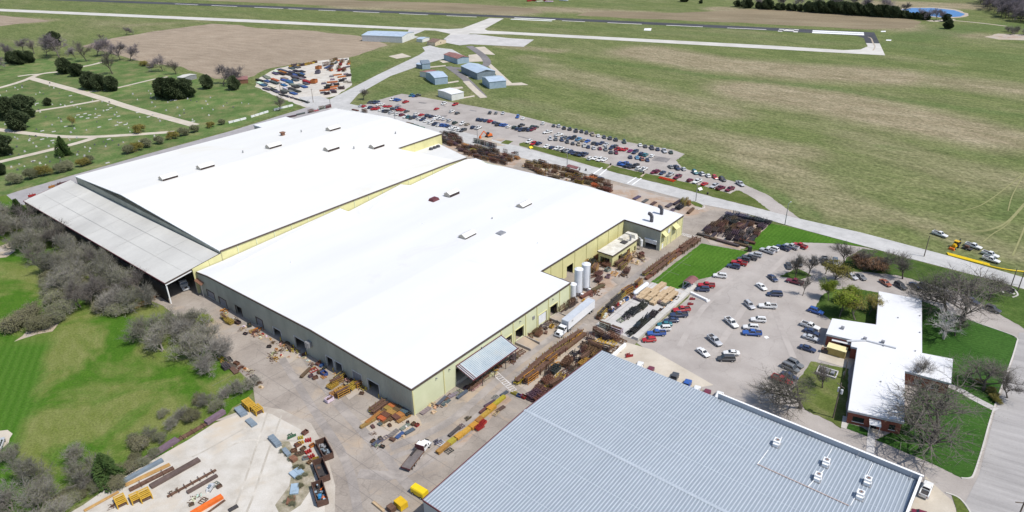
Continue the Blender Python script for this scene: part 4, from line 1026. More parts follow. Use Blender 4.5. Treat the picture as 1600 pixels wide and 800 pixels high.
def side_canopy():
    t = thing('open_shed', 'long open-sided shed with weathered grey sloping roof along the rear hall', 'shed', W(-109, -10), TH)
    o = (-109, -10, 0)
    ua, ub = -107.6, -235.0
    z0, z1 = 8.2, 11.1
    P = [(ua, -10.6, z0), (ub, -10.6, 6.9), (ub, 9.6, 10.6), (ua, 9.6, z1)]
    mb = MB(o)
    mb.add(P, [(3, 2, 1, 0)][0:1]); mb.f[-1] = tuple(reversed(mb.f[-1])) if False else mb.f[-1]
    mb.add([(p[0], p[1], p[2] - 0.25) for p in P], [(0, 1, 2, 3)])
    roof = mb.build('roof', 'roof_canopy', t)
    for k in (0.36, 0.7):                       # raised laps between the roof sheets
        a = Vector((ua, -10.6 + 20.2 * k, z0 + (z1 - z0) * k + 0.02)); b = Vector((ub, -10.6 + 20.2 * k, 6.9 + 3.7 * k + 0.02))
        MB(o).bar(a, b, 0.12, 0.03).build('roof_lap', 'roof_canopy', roof)
    for i in range(1, 6):
        k = i / 6
        u = ua + (ub - ua) * k
        za, zb = z0 + (6.9 - z0) * k, z1 + (10.6 - z1) * k
        MB(o).bar((u, -10.6, za + 0.015), (u, 9.6, zb + 0.015), 0.1, 0.02).build('roof_lap', 'roof_canopy', roof)
    fascia(t, [(ua + .1, -10.7, z0), (ua + .1, 9.6, z1)], 0.5, 0.22, 'trim_dark', o)
    fascia(t, [(ua + .12, -10.7, z0 - 0.5), (ua + .12, -1.2, z0 + 0.86)], 0.4, 0.16, 'trim_white', o, lift=0.0)
    fascia(t, [(ua, -10.72, z0), (ub, -10.72, 6.9)], 0.4, 0.22, 'trim_maroon', o)
    fascia(t, [(ub - .1, -10.7, 6.9), (ub - .1, 9.6, 10.6)], 0.4, 0.22, 'trim_maroon', o)
    for i in range(12):
        u = ua - 0.3 + (ub - ua + 0.6) * i / 11
        MB(o).bar((u, -10.3, 0), (u, -10.3, z0 - 0.3 + (6.9 - z0) * i / 11), 0.35).build('post', 'trim_white' if i == 0 else 'steel_dark', t)
    mb = MB(o); mb.box((-172, -10.35, 0), (126, 0.12, 6.3)); mb.build('side_shade_sheet', 'dark', t)  # dark sheet standing in for the shade inside the open side
    mb = MB(o); mb.box((-109.5, 9.3, 0), (0.3, 0.3, 8.5)); mb.build('post', 'steel_dark', t)
side_canopy()

def small_link():
    t = thing('dock_roof', 'small brown lean-to roof between the open shed and front hall', 'shed', W(-106.8, 0.6), TH)
    o = (-106.8, 0.6, 0)
    mb = MB(o)
    A = [(-106.9, -1.4, 5.4), (-102.5, -1.4, 4.9), (-102.5, -0.2, 5.6), (-106.9, -0.2, 6.1)]
    mb.add(A + [(p[0], p[1], p[2] - 0.15) for p in A], [(0, 1, 2, 3), (7, 6, 5, 4), (0, 4, 5, 1), (1, 5, 6, 2), (2, 6, 7, 3), (3, 7, 4, 0)])
    mb.build('roof', 'rust_brown', t)
    for u in (-106.7, -102.7): MB(o).bar((u, -1.3, 0), (u, -1.3, 5.0), 0.15).build('post', 'metal_gray', t)
small_link()

def gray_building():
    u0, u1, v0, v1, vr = 28.6, 107.6, -23.9, 44.9, 10.5
    ze, zrd = 8.0, 9.4
    t = thing('warehouse', 'warehouse with blue-grey ribbed metal roof in the foreground', 'building', W(u0, v0), TH)
    o = (u0, v0, 0)
    mb = MB(o)
    for a, b, za, zb in ((v0, vr, ze, zrd), (vr, v1, zrd, ze)):
        P = [(u0, a, za), (u1, a, za), (u1, b, zb), (u0, b, zb)]
        mb.add(P + [(p[0], p[1], p[2] - 0.25) for p in P], [(0, 1, 2, 3), (7, 6, 5, 4), (0, 4, 5, 1), (1, 5, 6, 2), (2, 6, 7, 3), (3, 7, 4, 0)])
    roof = mb.build('roof', 'roof_blue', t)
    n = 108
    du = (u1 - u0) / n
    for a, b, za, zb in ((v0, vr - 0.25, ze, zrd - 0.01), (vr + 0.25, v1, zrd - 0.01, ze)):
        me = None
        for i in range(n):
            if me is None:
                m2 = MB()
                zz = 0.09
                A = Vector((0, a, za)); B = Vector((0, b, zb))
                m2.hexa([(-0.14, a, za), (0.14, a, za), (0.14, b, zb), (-0.14, b, zb)], [(-0.07, a, za + zz), (0.07, a, za + zz), (0.07, b, zb + zz), (-0.07, b, zb + zz)])
                me = m2.mesh('rib', 'seam_blue')
            put('rib', me, roof, ((i + 0.5) * du, -v0, 0))
    # sheet laps across the slope and the ridge cap
    for k in (0.28, 0.6, 0.85):
        for a, b, za, zb in ((vr, v0, zrd, ze), (vr, v1, zrd, ze)):
            v, z = a + (b - a) * k, za + (zb - za) * k
            MB(o).bar((u0, v, z + 0.02), (u1, v, z + 0.02), 0.1, 0.05).build('sheet_lap', 'seam_blue', roof)
    mb = MB(o)
    mb.add([(u0 - .05, vr - .4, zrd + .08), (u1, vr - .4, zrd + .08), (u1, vr, zrd + .17), (u0 - .05, vr, zrd + .17), (u1, vr + .4, zrd + .08), (u0 - .05, vr + .4, zrd + .08)], [(0, 1, 2, 3), (3, 2, 4, 5)])
    mb.build('ridge_cap', 'seam_blue', roof)
    fascia(t, [(u0 - .1, v0, ze), (u0 - .1, vr, zrd), (u0 - .1, v1, ze)], 0.4, 0.2, 'trim_maroon', o, lift=0.1)
    fascia(t, [(u0, v0 - .1, ze), (u1, v0 - .1, ze)], 0.35, 0.2, 'trim_maroon', o)
    fascia(t, [(u0, v1 + .1, ze), (62.6, v1 + .1, ze)], 0.3, 0.2, 'seam_blue', o)
    wall(t, (u0, v0), (u0, v1), lambda s: float(np.interp(s + v0, [v0, vr, v1], [ze - .25, zrd - .25, ze - .25])), [(12, 17, 0, 4.5), (40, 44, 0, 4.2)], [8.6 * i for i in range(1, 8)], 'wall_gray', (-1, 0), off=o)
    wall(t, (u1, v0), (u0, v0), lambda s: ze - .25, [(30, 35, 0, 4.5)], [7.9 * i for i in range(1, 10)], 'wall_gray', (0, -1), off=o)
    wall(t, (u0, v1), (u1, v1), lambda s: ze - .25, [(8, 12, 0, 4), (20, 24, 0, 4)], [7.9 * i for i in range(1, 10)], 'wall_gray', (0, 1), off=o)
    wall(t, (u1, v1), (u1, v0), lambda s: ze - .25, [], [8.6 * i for i in range(1, 8)], 'wall_gray', (1, 0), off=o)
    # parapet along the office end
    mb = MB(o); mb.box(((62.6 + u1) / 2 + .3, v1 + 0.42, ze - 2.0), (u1 - 62.6 + 0.6, 0.28, 3.35)); mb.build('parapet', 'wall_gray', t)
    mb = MB(o); mb.box((u1 + 0.35, (v0 + v1) / 2 + 0.1, ze - 2.0), (0.28, v1 - v0 + .3, 3.35)); mb.build('parapet', 'wall_gray', t)
    mb = MB(o); mb.box(((62.6 + u1) / 2 + .35, v1 + 0.45, ze + 1.35), (u1 - 62.6 + 0.9, 0.5, 0.09)); mb.box((u1 + 0.4, (v0 + v1) / 2 - .12, ze + 1.35), (0.5, v1 - v0 - .2, 0.09)); mb.build('coping', 'trim_white', t)
    for k in range(5):
        u = 64 + k * 10.6
        MB(o).bar((u, v1 + .2, ze + 1.2), (u - 0.2, v1 - 1.1, ze + 0.1), 0.08).build('parapet_brace', 'metal_gray', t)
    # thin pipe runs on the roof
    for pts in ([(1300, 700), (1288, 722)], [(1364, 723), (1351, 750)], [(1222, 682), (1217, 692)], [(1183, 727), (1256, 760), (1326, 792)], [(1287, 735), (1262, 762)], [(1340, 770), (1328, 792)], [(1183, 727), (1200, 704)]):
        mb = MB(o)
        Q = [Vector((*UV(at(px, py, 8.5)), 0)) for px, py in pts]
        for a, b in zip(Q[:-1], Q[1:]):
            za, zb = ze + 1.4 * (v1 - a.y) / (v1 - vr) + .16, ze + 1.4 * (v1 - b.y) / (v1 - vr) + .16
            mb.tube((a.x, a.y, za), (b.x, b.y, zb), 0.09, n=6)
        mb.build('gas_pipe', 'pipe_rose' if pts[0][0] == 1183 and len(pts) > 2 else 'trim_white', roof)
gray_building()
def ac_units():
    where = ['nearest the parapet, alone on the left', 'near the parapet in the middle pair', 'farther from the parapet in the middle pair', 'near the parapet in the right-hand pair', 'farther from the parapet in the right-hand pair']
    for (px, py), w in zip([(1213, 694), (1290, 725), (1277, 749), (1355, 754), (1343, 777)], where):
        u, v = UV(at(px, py, 8.6))
        z = 8.0 + 1.4 * (44.9 - v) / 34.4 + 0.1
        t = thing('rooftop_unit', 'white rooftop air conditioner ' + w, 'air conditioner', W(u, v, z), TH + R(4), 'air conditioners on the blue-grey roof')
        MB().box((0, 0, 0), (1.7, 2.3, 0.12)).build('base_frame', 'metal_gray', t)
        MB().box((0, 0.25, 0.12), (1.35, 1.5, 1.15)).build('cabinet', 'trim_white', t)
        MB().box((0, -0.75, 0.12), (1.2, 0.5, 0.7)).build('side_duct', 'trim_white', t)
        f = MB().tube((0.05, 0.3, 1.27), (0.05, 0.3, 1.35), 0.48, n=12).build('fan_guard', 'metal_gray', t)
        MB().tube((0.05, 0.3, 1.352), (0.05, 0.3, 1.38), 0.2, n=10).build('fan_hub', 'rust_brown', f)
        MB().box((0.75, -0.2, 0.12), (0.15, 0.7, 0.5)).build('panel', 'metal_light', t)
ac_units()

def office():
    P = [(79.2, 133.6), (90.7, 136.0), (97.3, 103.4), (104.6, 105.4), (106.2, 93.4), (95.4, 91.9), (100.3, 69.0), (88.8, 65.7), (82.8, 95.8), (81.2, 95.5), (80.4, 99.2), (73.6, 97.9), (72.4, 107.3), (83.9, 111.6)]
    t = thing('office_building', 'flat white-roofed single-storey brick office with four wings', 'building', W(88.8, 65.7), TH)
    o = (88.8, 65.7, 0)
    H = 3.6
    # brick walls with real window openings
    n = len(P)
    cx, cy = 90, 100
    wins = {6: [(1.2, 2.6, 1.0, 2.5), (5.2, 6.6, 0, 2.4), (8.2, 10.8, 1.0, 2.5)], 7: [(4 + 6 * k, 6.6 + 6 * k, 1.0, 2.5) for k in range(4)], 5: [(4, 7, 1, 2.5), (12, 15, 1, 2.5)], 4: [(2, 4, 1, 2.5), (6, 8, 1, 2.5)], 13: [(3, 6, 1, 2.5), (10, 13, 1, 2.5), (17, 19, 1, 2.5)], 10: [(2, 3.2, 0, 2.2)], 12: [(3, 5, 1, 2.5)]}
    for i in range(n):
        a, b = Vector(P[i]), Vector(P[(i + 1) % n])
        e = (b - a).normalized()
        out = Vector((e.y, -e.x)) if True else None
        # polygon is clockwise in (u, v): outside lies to the left
        out = Vector((-e.y, e.x))
        ops = [w for w in wins.get(i, []) if w[1] < (b - a).length - 0.3]
        wall(t, a, b, lambda s: H, ops, [], 'brick', out, off=o, name='wall')
        for w in ops:
            m = MB(o)
            c = a + e * ((w[0] + w[1]) / 2) - out * 0.18
            m.box((c.x, c.y, w[2]), (w[1] - w[0], 0.05, w[3] - w[2]), rz=math.atan2(e.y, e.x))
            wo = m.build('window', 'glass', t)
            m = MB(o)
            c2 = a + e * ((w[0] + w[1]) / 2) + out * 0.03
            m.box((c2.x, c2.y, w[2] - 0.12), (w[1] - w[0] + 0.2, 0.16, 0.12), rz=math.atan2(e.y, e.x))
            m.build('sill', 'trim_white', wo)
    def grow(k):
        out_ = []
        for i in range(n):
            p0, p1, p2 = Vector(P[i - 1]), Vector(P[i]), Vector(P[(i + 1) % n])
            e1, e2 = (p1 - p0).normalized(), (p2 - p1).normalized()
            n1, n2 = Vector((-e1.y, e1.x)), Vector((-e2.y, e2.x))
            bis = (n1 + n2)
            bis = bis / max(bis.dot(n1), 0.3)
            out_.append(tuple(p1 + bis * k))
        return out_
    mb = MB(o); mb.prism(grow(0.35), H, H + 0.55); mb.build('roof_fascia', 'fascia_gray', t)
    mb = MB(o); mb.prism(grow(0.28), H + 0.552, H + 0.62); roof = mb.build('roof', 'roof_white', t)
    # entrance canopy and steps on the street front
    a, b = Vector(P[6]), Vector(P[7]); e = (b - a).normalized(); out = Vector((-e.y, e.x)); rz = math.atan2(e.y, e.x)
    c = a + e * 5.9 + out * 1.2
    mb = MB(o); mb.box((c.x, c.y, 2.75), (2.6, 2.5, 0.18), rz=rz); cn = mb.build('entrance_canopy', 'trim_white', t)
    for s in (-1.1, 1.1):
        p = c + e * s + out * 1.05
        MB(o).tube((p.x, p.y, 0), (p.x, p.y, 2.75), 0.06, n=6).build('canopy_post', 'trim_white', cn)
    for k in range(3):
        p = a + e * 5.9 + out * (0.7 + 0.4 * k)
        MB(o).box((p.x, p.y, 0.1), (2.2, 0.42, 0.42 - 0.14 * k), rz=rz).build('entrance_step', 'concrete_tan', t)
    # roof clutter: low cable tray, vents
    def onroof(px, py): return UV(at(px, py, 4.2))
    pts = [onroof(1323, 534), (onroof(1353, 533)), onroof(1400, 545)]
    for a_, b_ in zip(pts[:-1], pts[1:]):
        MB(o).bar((*a_, 4.45), (*b_, 4.45), 0.5, 0.3).build('roof_duct', 'metal_light', roof)
    for px, py in [(1351, 531), (1379, 536), (1380, 541), (1316, 514), (1403, 497), (1437, 494), (1437, 520), (1376, 597), (1430, 549)]:
        u, v = onroof(px, py)
        k = 0.9 if px in (1351, 1379, 1316) else 0.35
        mb = MB(o); mb.box((u, v, 4.2), (k, k, k * 0.9)); mb.build('roof_unit', 'metal_gray', roof)
    u, v = onroof(1335, 505)
    # lower link roof beside the drive
    mb = MB(o); mb.box((78.9, 98.6, 2.7), (7.6, 1.6, 0.2), rz=R(10)); mb.build('link_roof', 'roof_white', t)
office()
def container_house():
    p = at(1306, 554)
    a = heading(1295, 558, 30, 9)
    t = thing('garden_shed', 'yellow corrugated storage shed beside the brick office', 'shed', p, a)
    mb = MB(); mb.box((0, 0, 0), (5.0, 2.4, 2.4)); b = mb.build('body', 'shed_yellow', t)
    for i in range(13):
        MB().box((-2.3 + i * 0.38, -1.23, 0.1), (0.16, 0.06, 2.2)).build('rib', 'shed_yellow', b)
    mb = MB(); mb.box((0, 0, 2.4), (5.3, 2.9, 0.16)); mb.build('roof', 'shed_roof', t)
    for s in (-1, 1): MB().box((2.53, s * 0.55, 0.1), (0.05, 1.0, 2.0)).build('door', 'shed_roof', t)
    q = at(1288, 551)
    t2 = thing('waste_container', 'dark brown lidded waste bin left of the yellow shed', 'bin', q, a)
    MB().box((0, 0, 0.1), (1.8, 1.3, 1.15), taper=1.06).build('body', 'steel_dark', t2)
    MB().box((0, 0, 1.25), (1.95, 1.4, 0.1)).build('lid', 'rust', t2)
    # fenced pit with plant in the lawn
    q = at(1292, 583)
    t3 = thing('cellar_enclosure', 'low concrete-walled equipment pit in the lawn by the office', 'enclosure', q, a)
    for y in (-1.7, 1.7): MB().box((0, y, 0.05), (5.2, 0.45, 0.55)).build('side_wall', 'concrete_slab', t3)
    for x in (-2.5, 2.5): MB().box((x, 0, 0.05), (0.3, 2.9, 0.45)).build('end_wall', 'concrete_slab', t3)
    for x in (-1.4, 0, 1.4): MB().box((x, 0, 0.1), (1.0, 1.5, 0.8)).build('unit', 'metal_gray', t3)
container_house()

# ---------------------------------------------------------------- airfield and other small buildings
def hangar(name, label, cat, fl, fr, bl, h, rise, wallm, roofm, doors=0, ridge_along_front=True, win=0):
    """Gabled metal building: ground corners front-left, front-right and back-left."""
    A, B, C = at(*fl), at(*fr), at(*bl)
    ex = (B - A); L = ex.length; ex.normalize()
    ey = Vector((-ex.y, ex.x, 0))
    D = max(3.0, abs((C - A).dot(ey)))
    t = thing(name, label, cat, A, math.atan2(ex.y, ex.x))
    mb = MB()
    mb.box((L / 2, 0.08, 0), (L - 0.01, 0.16, h)); mb.build('front_wall', wallm, t)
    MB().box((L / 2, D - 0.08, 0), (L - 0.01, 0.16, h)).build('back_wall', wallm, t)
    for x in (0.08, L - 0.08):
        mb = MB()
        if ridge_along_front:
            mb.add([(x - .08, 0.162, 0), (x - .08, D - .162, 0), (x - .08, D - .162, h), (x - .08, D / 2, h + rise - .05), (x - .08, 0.162, h)], [(4, 3, 2, 1, 0)])
            mb.add([(x + .08, 0.162, 0), (x + .08, D - .162, 0), (x + .08, D - .162, h), (x + .08, D / 2, h + rise - .05), (x + .08, 0.162, h)], [(0, 1, 2, 3, 4)])
        else:
            mb.box((x, D / 2, 0), (0.16, D - 0.33, h))
        mb.build('end_wall', wallm, t)
    ov = 0.3
    if ridge_along_front:
        for s, (y0, y1) in enumerate(((-ov, D / 2), (D / 2, D + ov))):
            z0, z1 = (h, h + rise) if s == 0 else (h + rise, h)
            mb = MB()
            Q = [(-ov, y0, z0), (L + ov, y0, z0), (L + ov, y1, z1), (-ov, y1, z1)]
            mb.add(Q + [(p[0], p[1], p[2] + 0.12) for p in Q], [(3, 2, 1, 0), (4, 5, 6, 7), (0, 1, 5, 4), (1, 2, 6, 5), (2, 3, 7, 6), (3, 0, 4, 7)])
            mb.build('roof', roofm, t)
    else:
        for s, (x0, x1) in enumerate(((-ov, L / 2), (L / 2, L + ov))):
            z0, z1 = (h, h + rise) if s == 0 else (h + rise, h)
            mb = MB()
            Q = [(x0, -ov, z0), (x1, -ov, z1), (x1, D + ov, z1), (x0, D + ov, z0)]
            mb.add(Q + [(p[0], p[1], p[2] + 0.12) for p in Q], [(3, 2, 1, 0), (4, 5, 6, 7), (0, 1, 5, 4), (1, 2, 6, 5), (2, 3, 7, 6), (3, 0, 4, 7)])
            mb.build('roof', roofm, t)
        mb = MB()
        for y in (0.0, D):
            mb.add([(0, y, h), (L, y, h), (L / 2, y, h + rise - .05)], [(0, 1, 2), (2, 1, 0)])
        mb.build('gable', wallm, t)
    for i in range(doors):
        w = L / doors
        MB().box((w * (i + 0.5), -0.05, 0.05), (w * 0.94, 0.1, h * 0.84)).build('door', 'metal_light' if wallm != 'metal_light' else 'metal_white', t)
    for i in range(win):
        MB().box((L + 0.03, D * (i + 1) / (win + 1), 1.2), (0.06, 1.0, 1.0)).build('window', 'glass', t)
    return t
hangar('hangar', 'long cream hangar with grey roof and row of sliding doors by the taxiway', 'hangar', (566, 64.5), (629, 67), (577, 57), 6.0, 1.6, 'metal_white', 'roof_steel', doors=6)
hangar('hangar', 'grey hangar with rusty red roof beside the curved airfield lane', 'hangar', (715, 100.5), (733, 98), (704, 92), 4.6, 1.4, 'metal_blue', 'roof_red', ridge_along_front=False, win=1)
hangar('hangar', 'largest blue-grey hangar in the cluster, right of the lane', 'hangar', (746, 125), (774, 121.5), (731, 112), 5.2, 1.8, 'metal_slate', 'roof_steel', ridge_along_front=False)
hangar('hangar', 'blue-grey hangar nearest the open field at the cluster\'s right end', 'hangar', (765, 139), (791, 136.5), (756, 130.5), 5.0, 1.4, 'metal_blue', 'roof_steel')
hangar('hangar', 'blue-grey hangar with sloped roof left of the straight lane', 'hangar', (680, 132.8), (700, 130.6), (674, 122.5), 5.2, 1.6, 'metal_blue', 'roof_steel')
hangar('hangar', 'small slate-blue twin hangar at the left end of the cluster', 'hangar', (660, 108.4), (672.5, 107.6), (656, 102.5), 4.4, 1.0, 'metal_blue', 'metal_slate')
hangar('storage_shed', 'low slate shed attached to the small twin hangar', 'shed', (650.5, 106.6), (659.5, 108.2), (652, 104), 3.4, 0.8, 'metal_slate', 'roof_steel')
hangar('storage_shed', 'white box-shaped shed with flat roof above the staff car park', 'shed', (706, 157.6), (725, 153.8), (698, 148), 4.4, 0.5, 'metal_white', 'roof_white')
hangar('storage_shed', 'old shed with faded red roof behind the blue-grey hangar', 'shed', (671, 123.0), (686, 120), (668, 117), 3.6, 1.0, 'metal_white', 'roof_red')
hangar('field_house', 'brown-roofed airfield house at the end of the access road', 'house', (669, 70.5), (680, 71.5), (663, 65), 3.2, 2.0, 'wall_tan', 'roof_brown', win=1) if False else None
hangar('field_house', 'brown-roofed airfield house at the end of the access road', 'house', (667.5, 70.5), (680, 71.8), (663, 64), 3.2, 2.0, 'wall_tan', 'roof_brown', win=1)
hangar('storage_shed', 'small white shed between the long hangar and brown-roofed house', 'shed', (651, 65.5), (660, 66.3), (650, 61.5), 3.0, 0.9, 'metal_white', 'roof_steel')
hangar('storage_shed', 'weathered reddish shelter beside the cemetery trees and storage yard', 'shed', (371, 131.5), (388, 130), (369, 126), 3.0, 0.6, 'rust_brown', 'roof_red')
hangar('mausoleum', 'small grey mausoleum with columns at the cemetery edge', 'mausoleum', (278, 127), (288, 128), (280, 120), 3.2, 0.6, 'metal_gray', 'roof_canopy')

def shelter(label, c, dirp, L, D, H, roofm, base=True):
    a = heading(c[0], c[1], *dirp)
    t = thing('smoking_shelter', label, 'shelter', at(*c), a)
    mb = MB()
    for s in (-1, 1):
        for k in range(4):
            y0, y1 = s * D / 2 * k / 4, s * D / 2 * (k + 1) / 4
            z0, z1 = H + 0.7 - 0.7 * (k / 4) ** 1.5, H + 0.7 - 0.7 * ((k + 1) / 4) ** 1.5
            Q = [(-L / 2, y0, z0), (L / 2, y0, z0), (L / 2, y1, z1), (-L / 2, y1, z1)]
            f = [(0, 1, 2, 3), (3, 2, 1, 0)]
            mb.add(Q, f[:1] if s > 0 else f[1:])
            mb.add([(p[0], p[1], p[2] - 0.1) for p in Q], f[1:] if s > 0 else f[:1])
    mb.build('roof', roofm, t)
    for x in (-L / 2 + .2, L / 2 - .2):
        for y in (-D / 2 + .2, D / 2 - .2): MB().bar((x, y, 0), (x, y, H + .05), 0.12).build('post', 'trim_white', t)
    mb = MB()
    for x in (-L / 2 + .1, L / 2 - .1):
        mb.add([(x, -D / 2, H), (x, D / 2, H), (x, 0, H + .6)], [(0, 1, 2), (2, 1, 0)])
    mb.build('gable', 'trim_white', t)
    if base: MB().box((0, 0, 0.02), (L * 1.05, D * 1.1, 0.16)).build('floor_slab', 'concrete_bright', t)
    MB().box((0, D * 0.3, 0.18), (L * 0.7, 0.4, 0.45)).build('bench', 'steel_dark', t)
    return t
shelter('arched maroon-roofed shelter at the corner of the plant lawn and office car park', (1078, 448), (10, -8), 5.0, 3.4, 2.6, 'roof_maroon_old')
shelter('maroon-roofed open shelter beside the main road among steel stacks', (896, 269), (10, 2.8), 6.6, 3.4, 2.7, 'roof_maroon_old')

# silo tanks in the courtyard
def tanks():
    for u, v, h, r, lab in [(-2.0, 75.6, 5.4, 1.25, 'shortest'), (-2.2, 79.2, 9.5, 1.5, 'middle'), (-2.2, 83.6, 9.6, 1.55, 'tallest, rearmost')]:
        t = thing('gas_tank', 'white upright gas tank by the factory wall, ' + lab + ' of three', 'tank', W(u, v), TH, 'upright tanks in the courtyard')
        MB().tube((0, 0, 1.0), (0, 0, h), r, n=20).build('shell', 'tank_white', t, smooth=False)
        mb = MB(); mb.tube((0, 0, h), (0, 0, h + 0.45), r, r * 0.45, n=20); mb.build('dome', 'tank_white', t)
        for k in range(3):
            a = k * 2.09 + .4
            MB().bar((r * .8 * math.cos(a), r * .8 * math.sin(a), 0), (r * .8 * math.cos(a), r * .8 * math.sin(a), 1.1), 0.22).build('leg', 'metal_light', t)
        MB().tube((r + .12, 0, 0.6), (r + .12, 0, h - 0.2), 0.07, n=6).build('pipe', 'metal_gray', t)
        MB().box((r + .6, -.8, 0), (0.8, 0.8, 1.1)).build('valve_box', 'trim_white', t)
    t = thing('storage_tank', 'dark grey tank standing behind the white gas tanks', 'tank', W(-7.8, 76.8), TH)
    MB().tube((0, 0, 0.1), (0, 0, 4.6), 1.2, n=14).build('shell', 'metal_gray', t)
    MB().tube((0, 0, 4.6), (0, 0, 5.0), 1.2, 0.4, n=14).build('dome', 'metal_gray', t)
    p, q = at(1003, 463), at(1013, 448)
    t = thing('gas_cylinder_tank', 'long white horizontal tank beside the timber stacks', 'tank', at(1001, 455), heading(994, 460, 18, -14))
    MB().tube((-4.2, 0, 1.1), (4.2, 0, 1.1), 0.75, n=14).build('shell', 'tank_white', t)
    for s in (-1, 1):
        MB().tube((s * 4.2, 0, 1.1), (s * 4.7, 0, 1.1), 0.75, 0.3, n=14).build('end_dome', 'tank_white', t)
        MB().box((s * 2.8, 0, 0), (0.4, 1.2, 0.6)).build('saddle', 'concrete_slab', t)
tanks()
def ledge():
    a, b = at(994, 532), at(1082, 453)
    d_ = b - a
    t = thing('retaining_wall', 'white concrete ledge between the steel yard and office car park', 'wall', a, math.atan2(d_.y, d_.x))
    L = d_.length
    n = 9
    for i in range(n):
        MB().box((L * (i + .5) / n, 0.2, 0), (L / n - 0.05, 1.5, 1.0)).build('wall_block', 'concrete_bright', t)
    MB().box((L / 2, 1.12, 0), (L, 0.3, 1.15)).build('back_kerb', 'concrete_slab', t)
    a, b = at(1079, 459), at(1105, 471)
    d_ = b - a
    t = thing('ramp_wall', 'white concrete ramp wall jutting into the office car park', 'wall', a, math.atan2(d_.y, d_.x))
    MB().box((d_.length / 2, 0, 0), (d_.length, 0.8, 0.8)).build('wall_block', 'paint_white', t)
    MB().box((d_.length + 0.3, 0, 0), (0.5, 1.6, 0.5)).build('end_block', 'paint_white', t)
    a, b = at(953, 563), at(977, 541)
    d_ = b - a
    t = thing('retaining_wall', 'white low wall behind the grey warehouse beside rusty stacks', 'wall', a, math.atan2(d_.y, d_.x))
    MB().box((d_.length / 2, 0, 0), (d_.length, 0.6, 1.2)).build('wall_block', 'paint_white', t)
ledge()

def boundary_wall():
    pts = smooth_line([at(*p) for p in ((357, 193), (385, 186), (405, 180), (428, 173), (458, 165.5))], 3)
    for i in range(0, len(pts) - 1):
        if i in (3, 8): continue
        a, b = pts[i], pts[i + 1]; d_ = b - a
        t = thing('boundary_wall', f'white low boundary wall piece beside the back lane, {nth(i + 1)} from the left', 'wall', a, math.atan2(d_.y, d_.x), 'white wall pieces by the back lane')
        MB().box((d_.length / 2, 0, 0), (d_.length - .4, .5, 1.1)).build('wall_block', 'paint_white', t)
        MB().box((d_.length / 2, 0, 1.1), (d_.length - .3, .62, .12)).build('coping', 'trim_white', t)
boundary_wall()
nm('truck_white', [(0.3, (.70, .70, .70)), (0.7, (.78, .78, .78))], 1.0, 4, rough=.4, kind='O')
nm('trailer_roof', [(0.3, (.40, .43, .47)), (0.7, (.50, .53, .57))], .6, 5, rough=.5, kind='O')
nm('bed_steel', [(0.3, (.12, .105, .10)), (0.7, (.19, .165, .155))], .8, 6, rough=.8, kind='O')
nm('machine_yellow', [(0.3, (.55, .33, .01)), (0.7, (.68, .44, .02))], 1.0, 4, rough=.5, kind='O')
nm('machine_orange', [(0.3, (.58, .11, .015)), (0.7, (.70, .17, .03))], 1.0, 4, rough=.55, kind='O')
nm('bright_red', [(0.3, (.55, .035, .01)), (0.7, (.68, .06, .02))], 1.0, 4, rough=.5, kind='O')
nm('pipe_yellow', [(0.3, (.72, .50, .01)), (0.7, (.80, .58, .02))], 1.0, 3, rough=.4, kind='O')
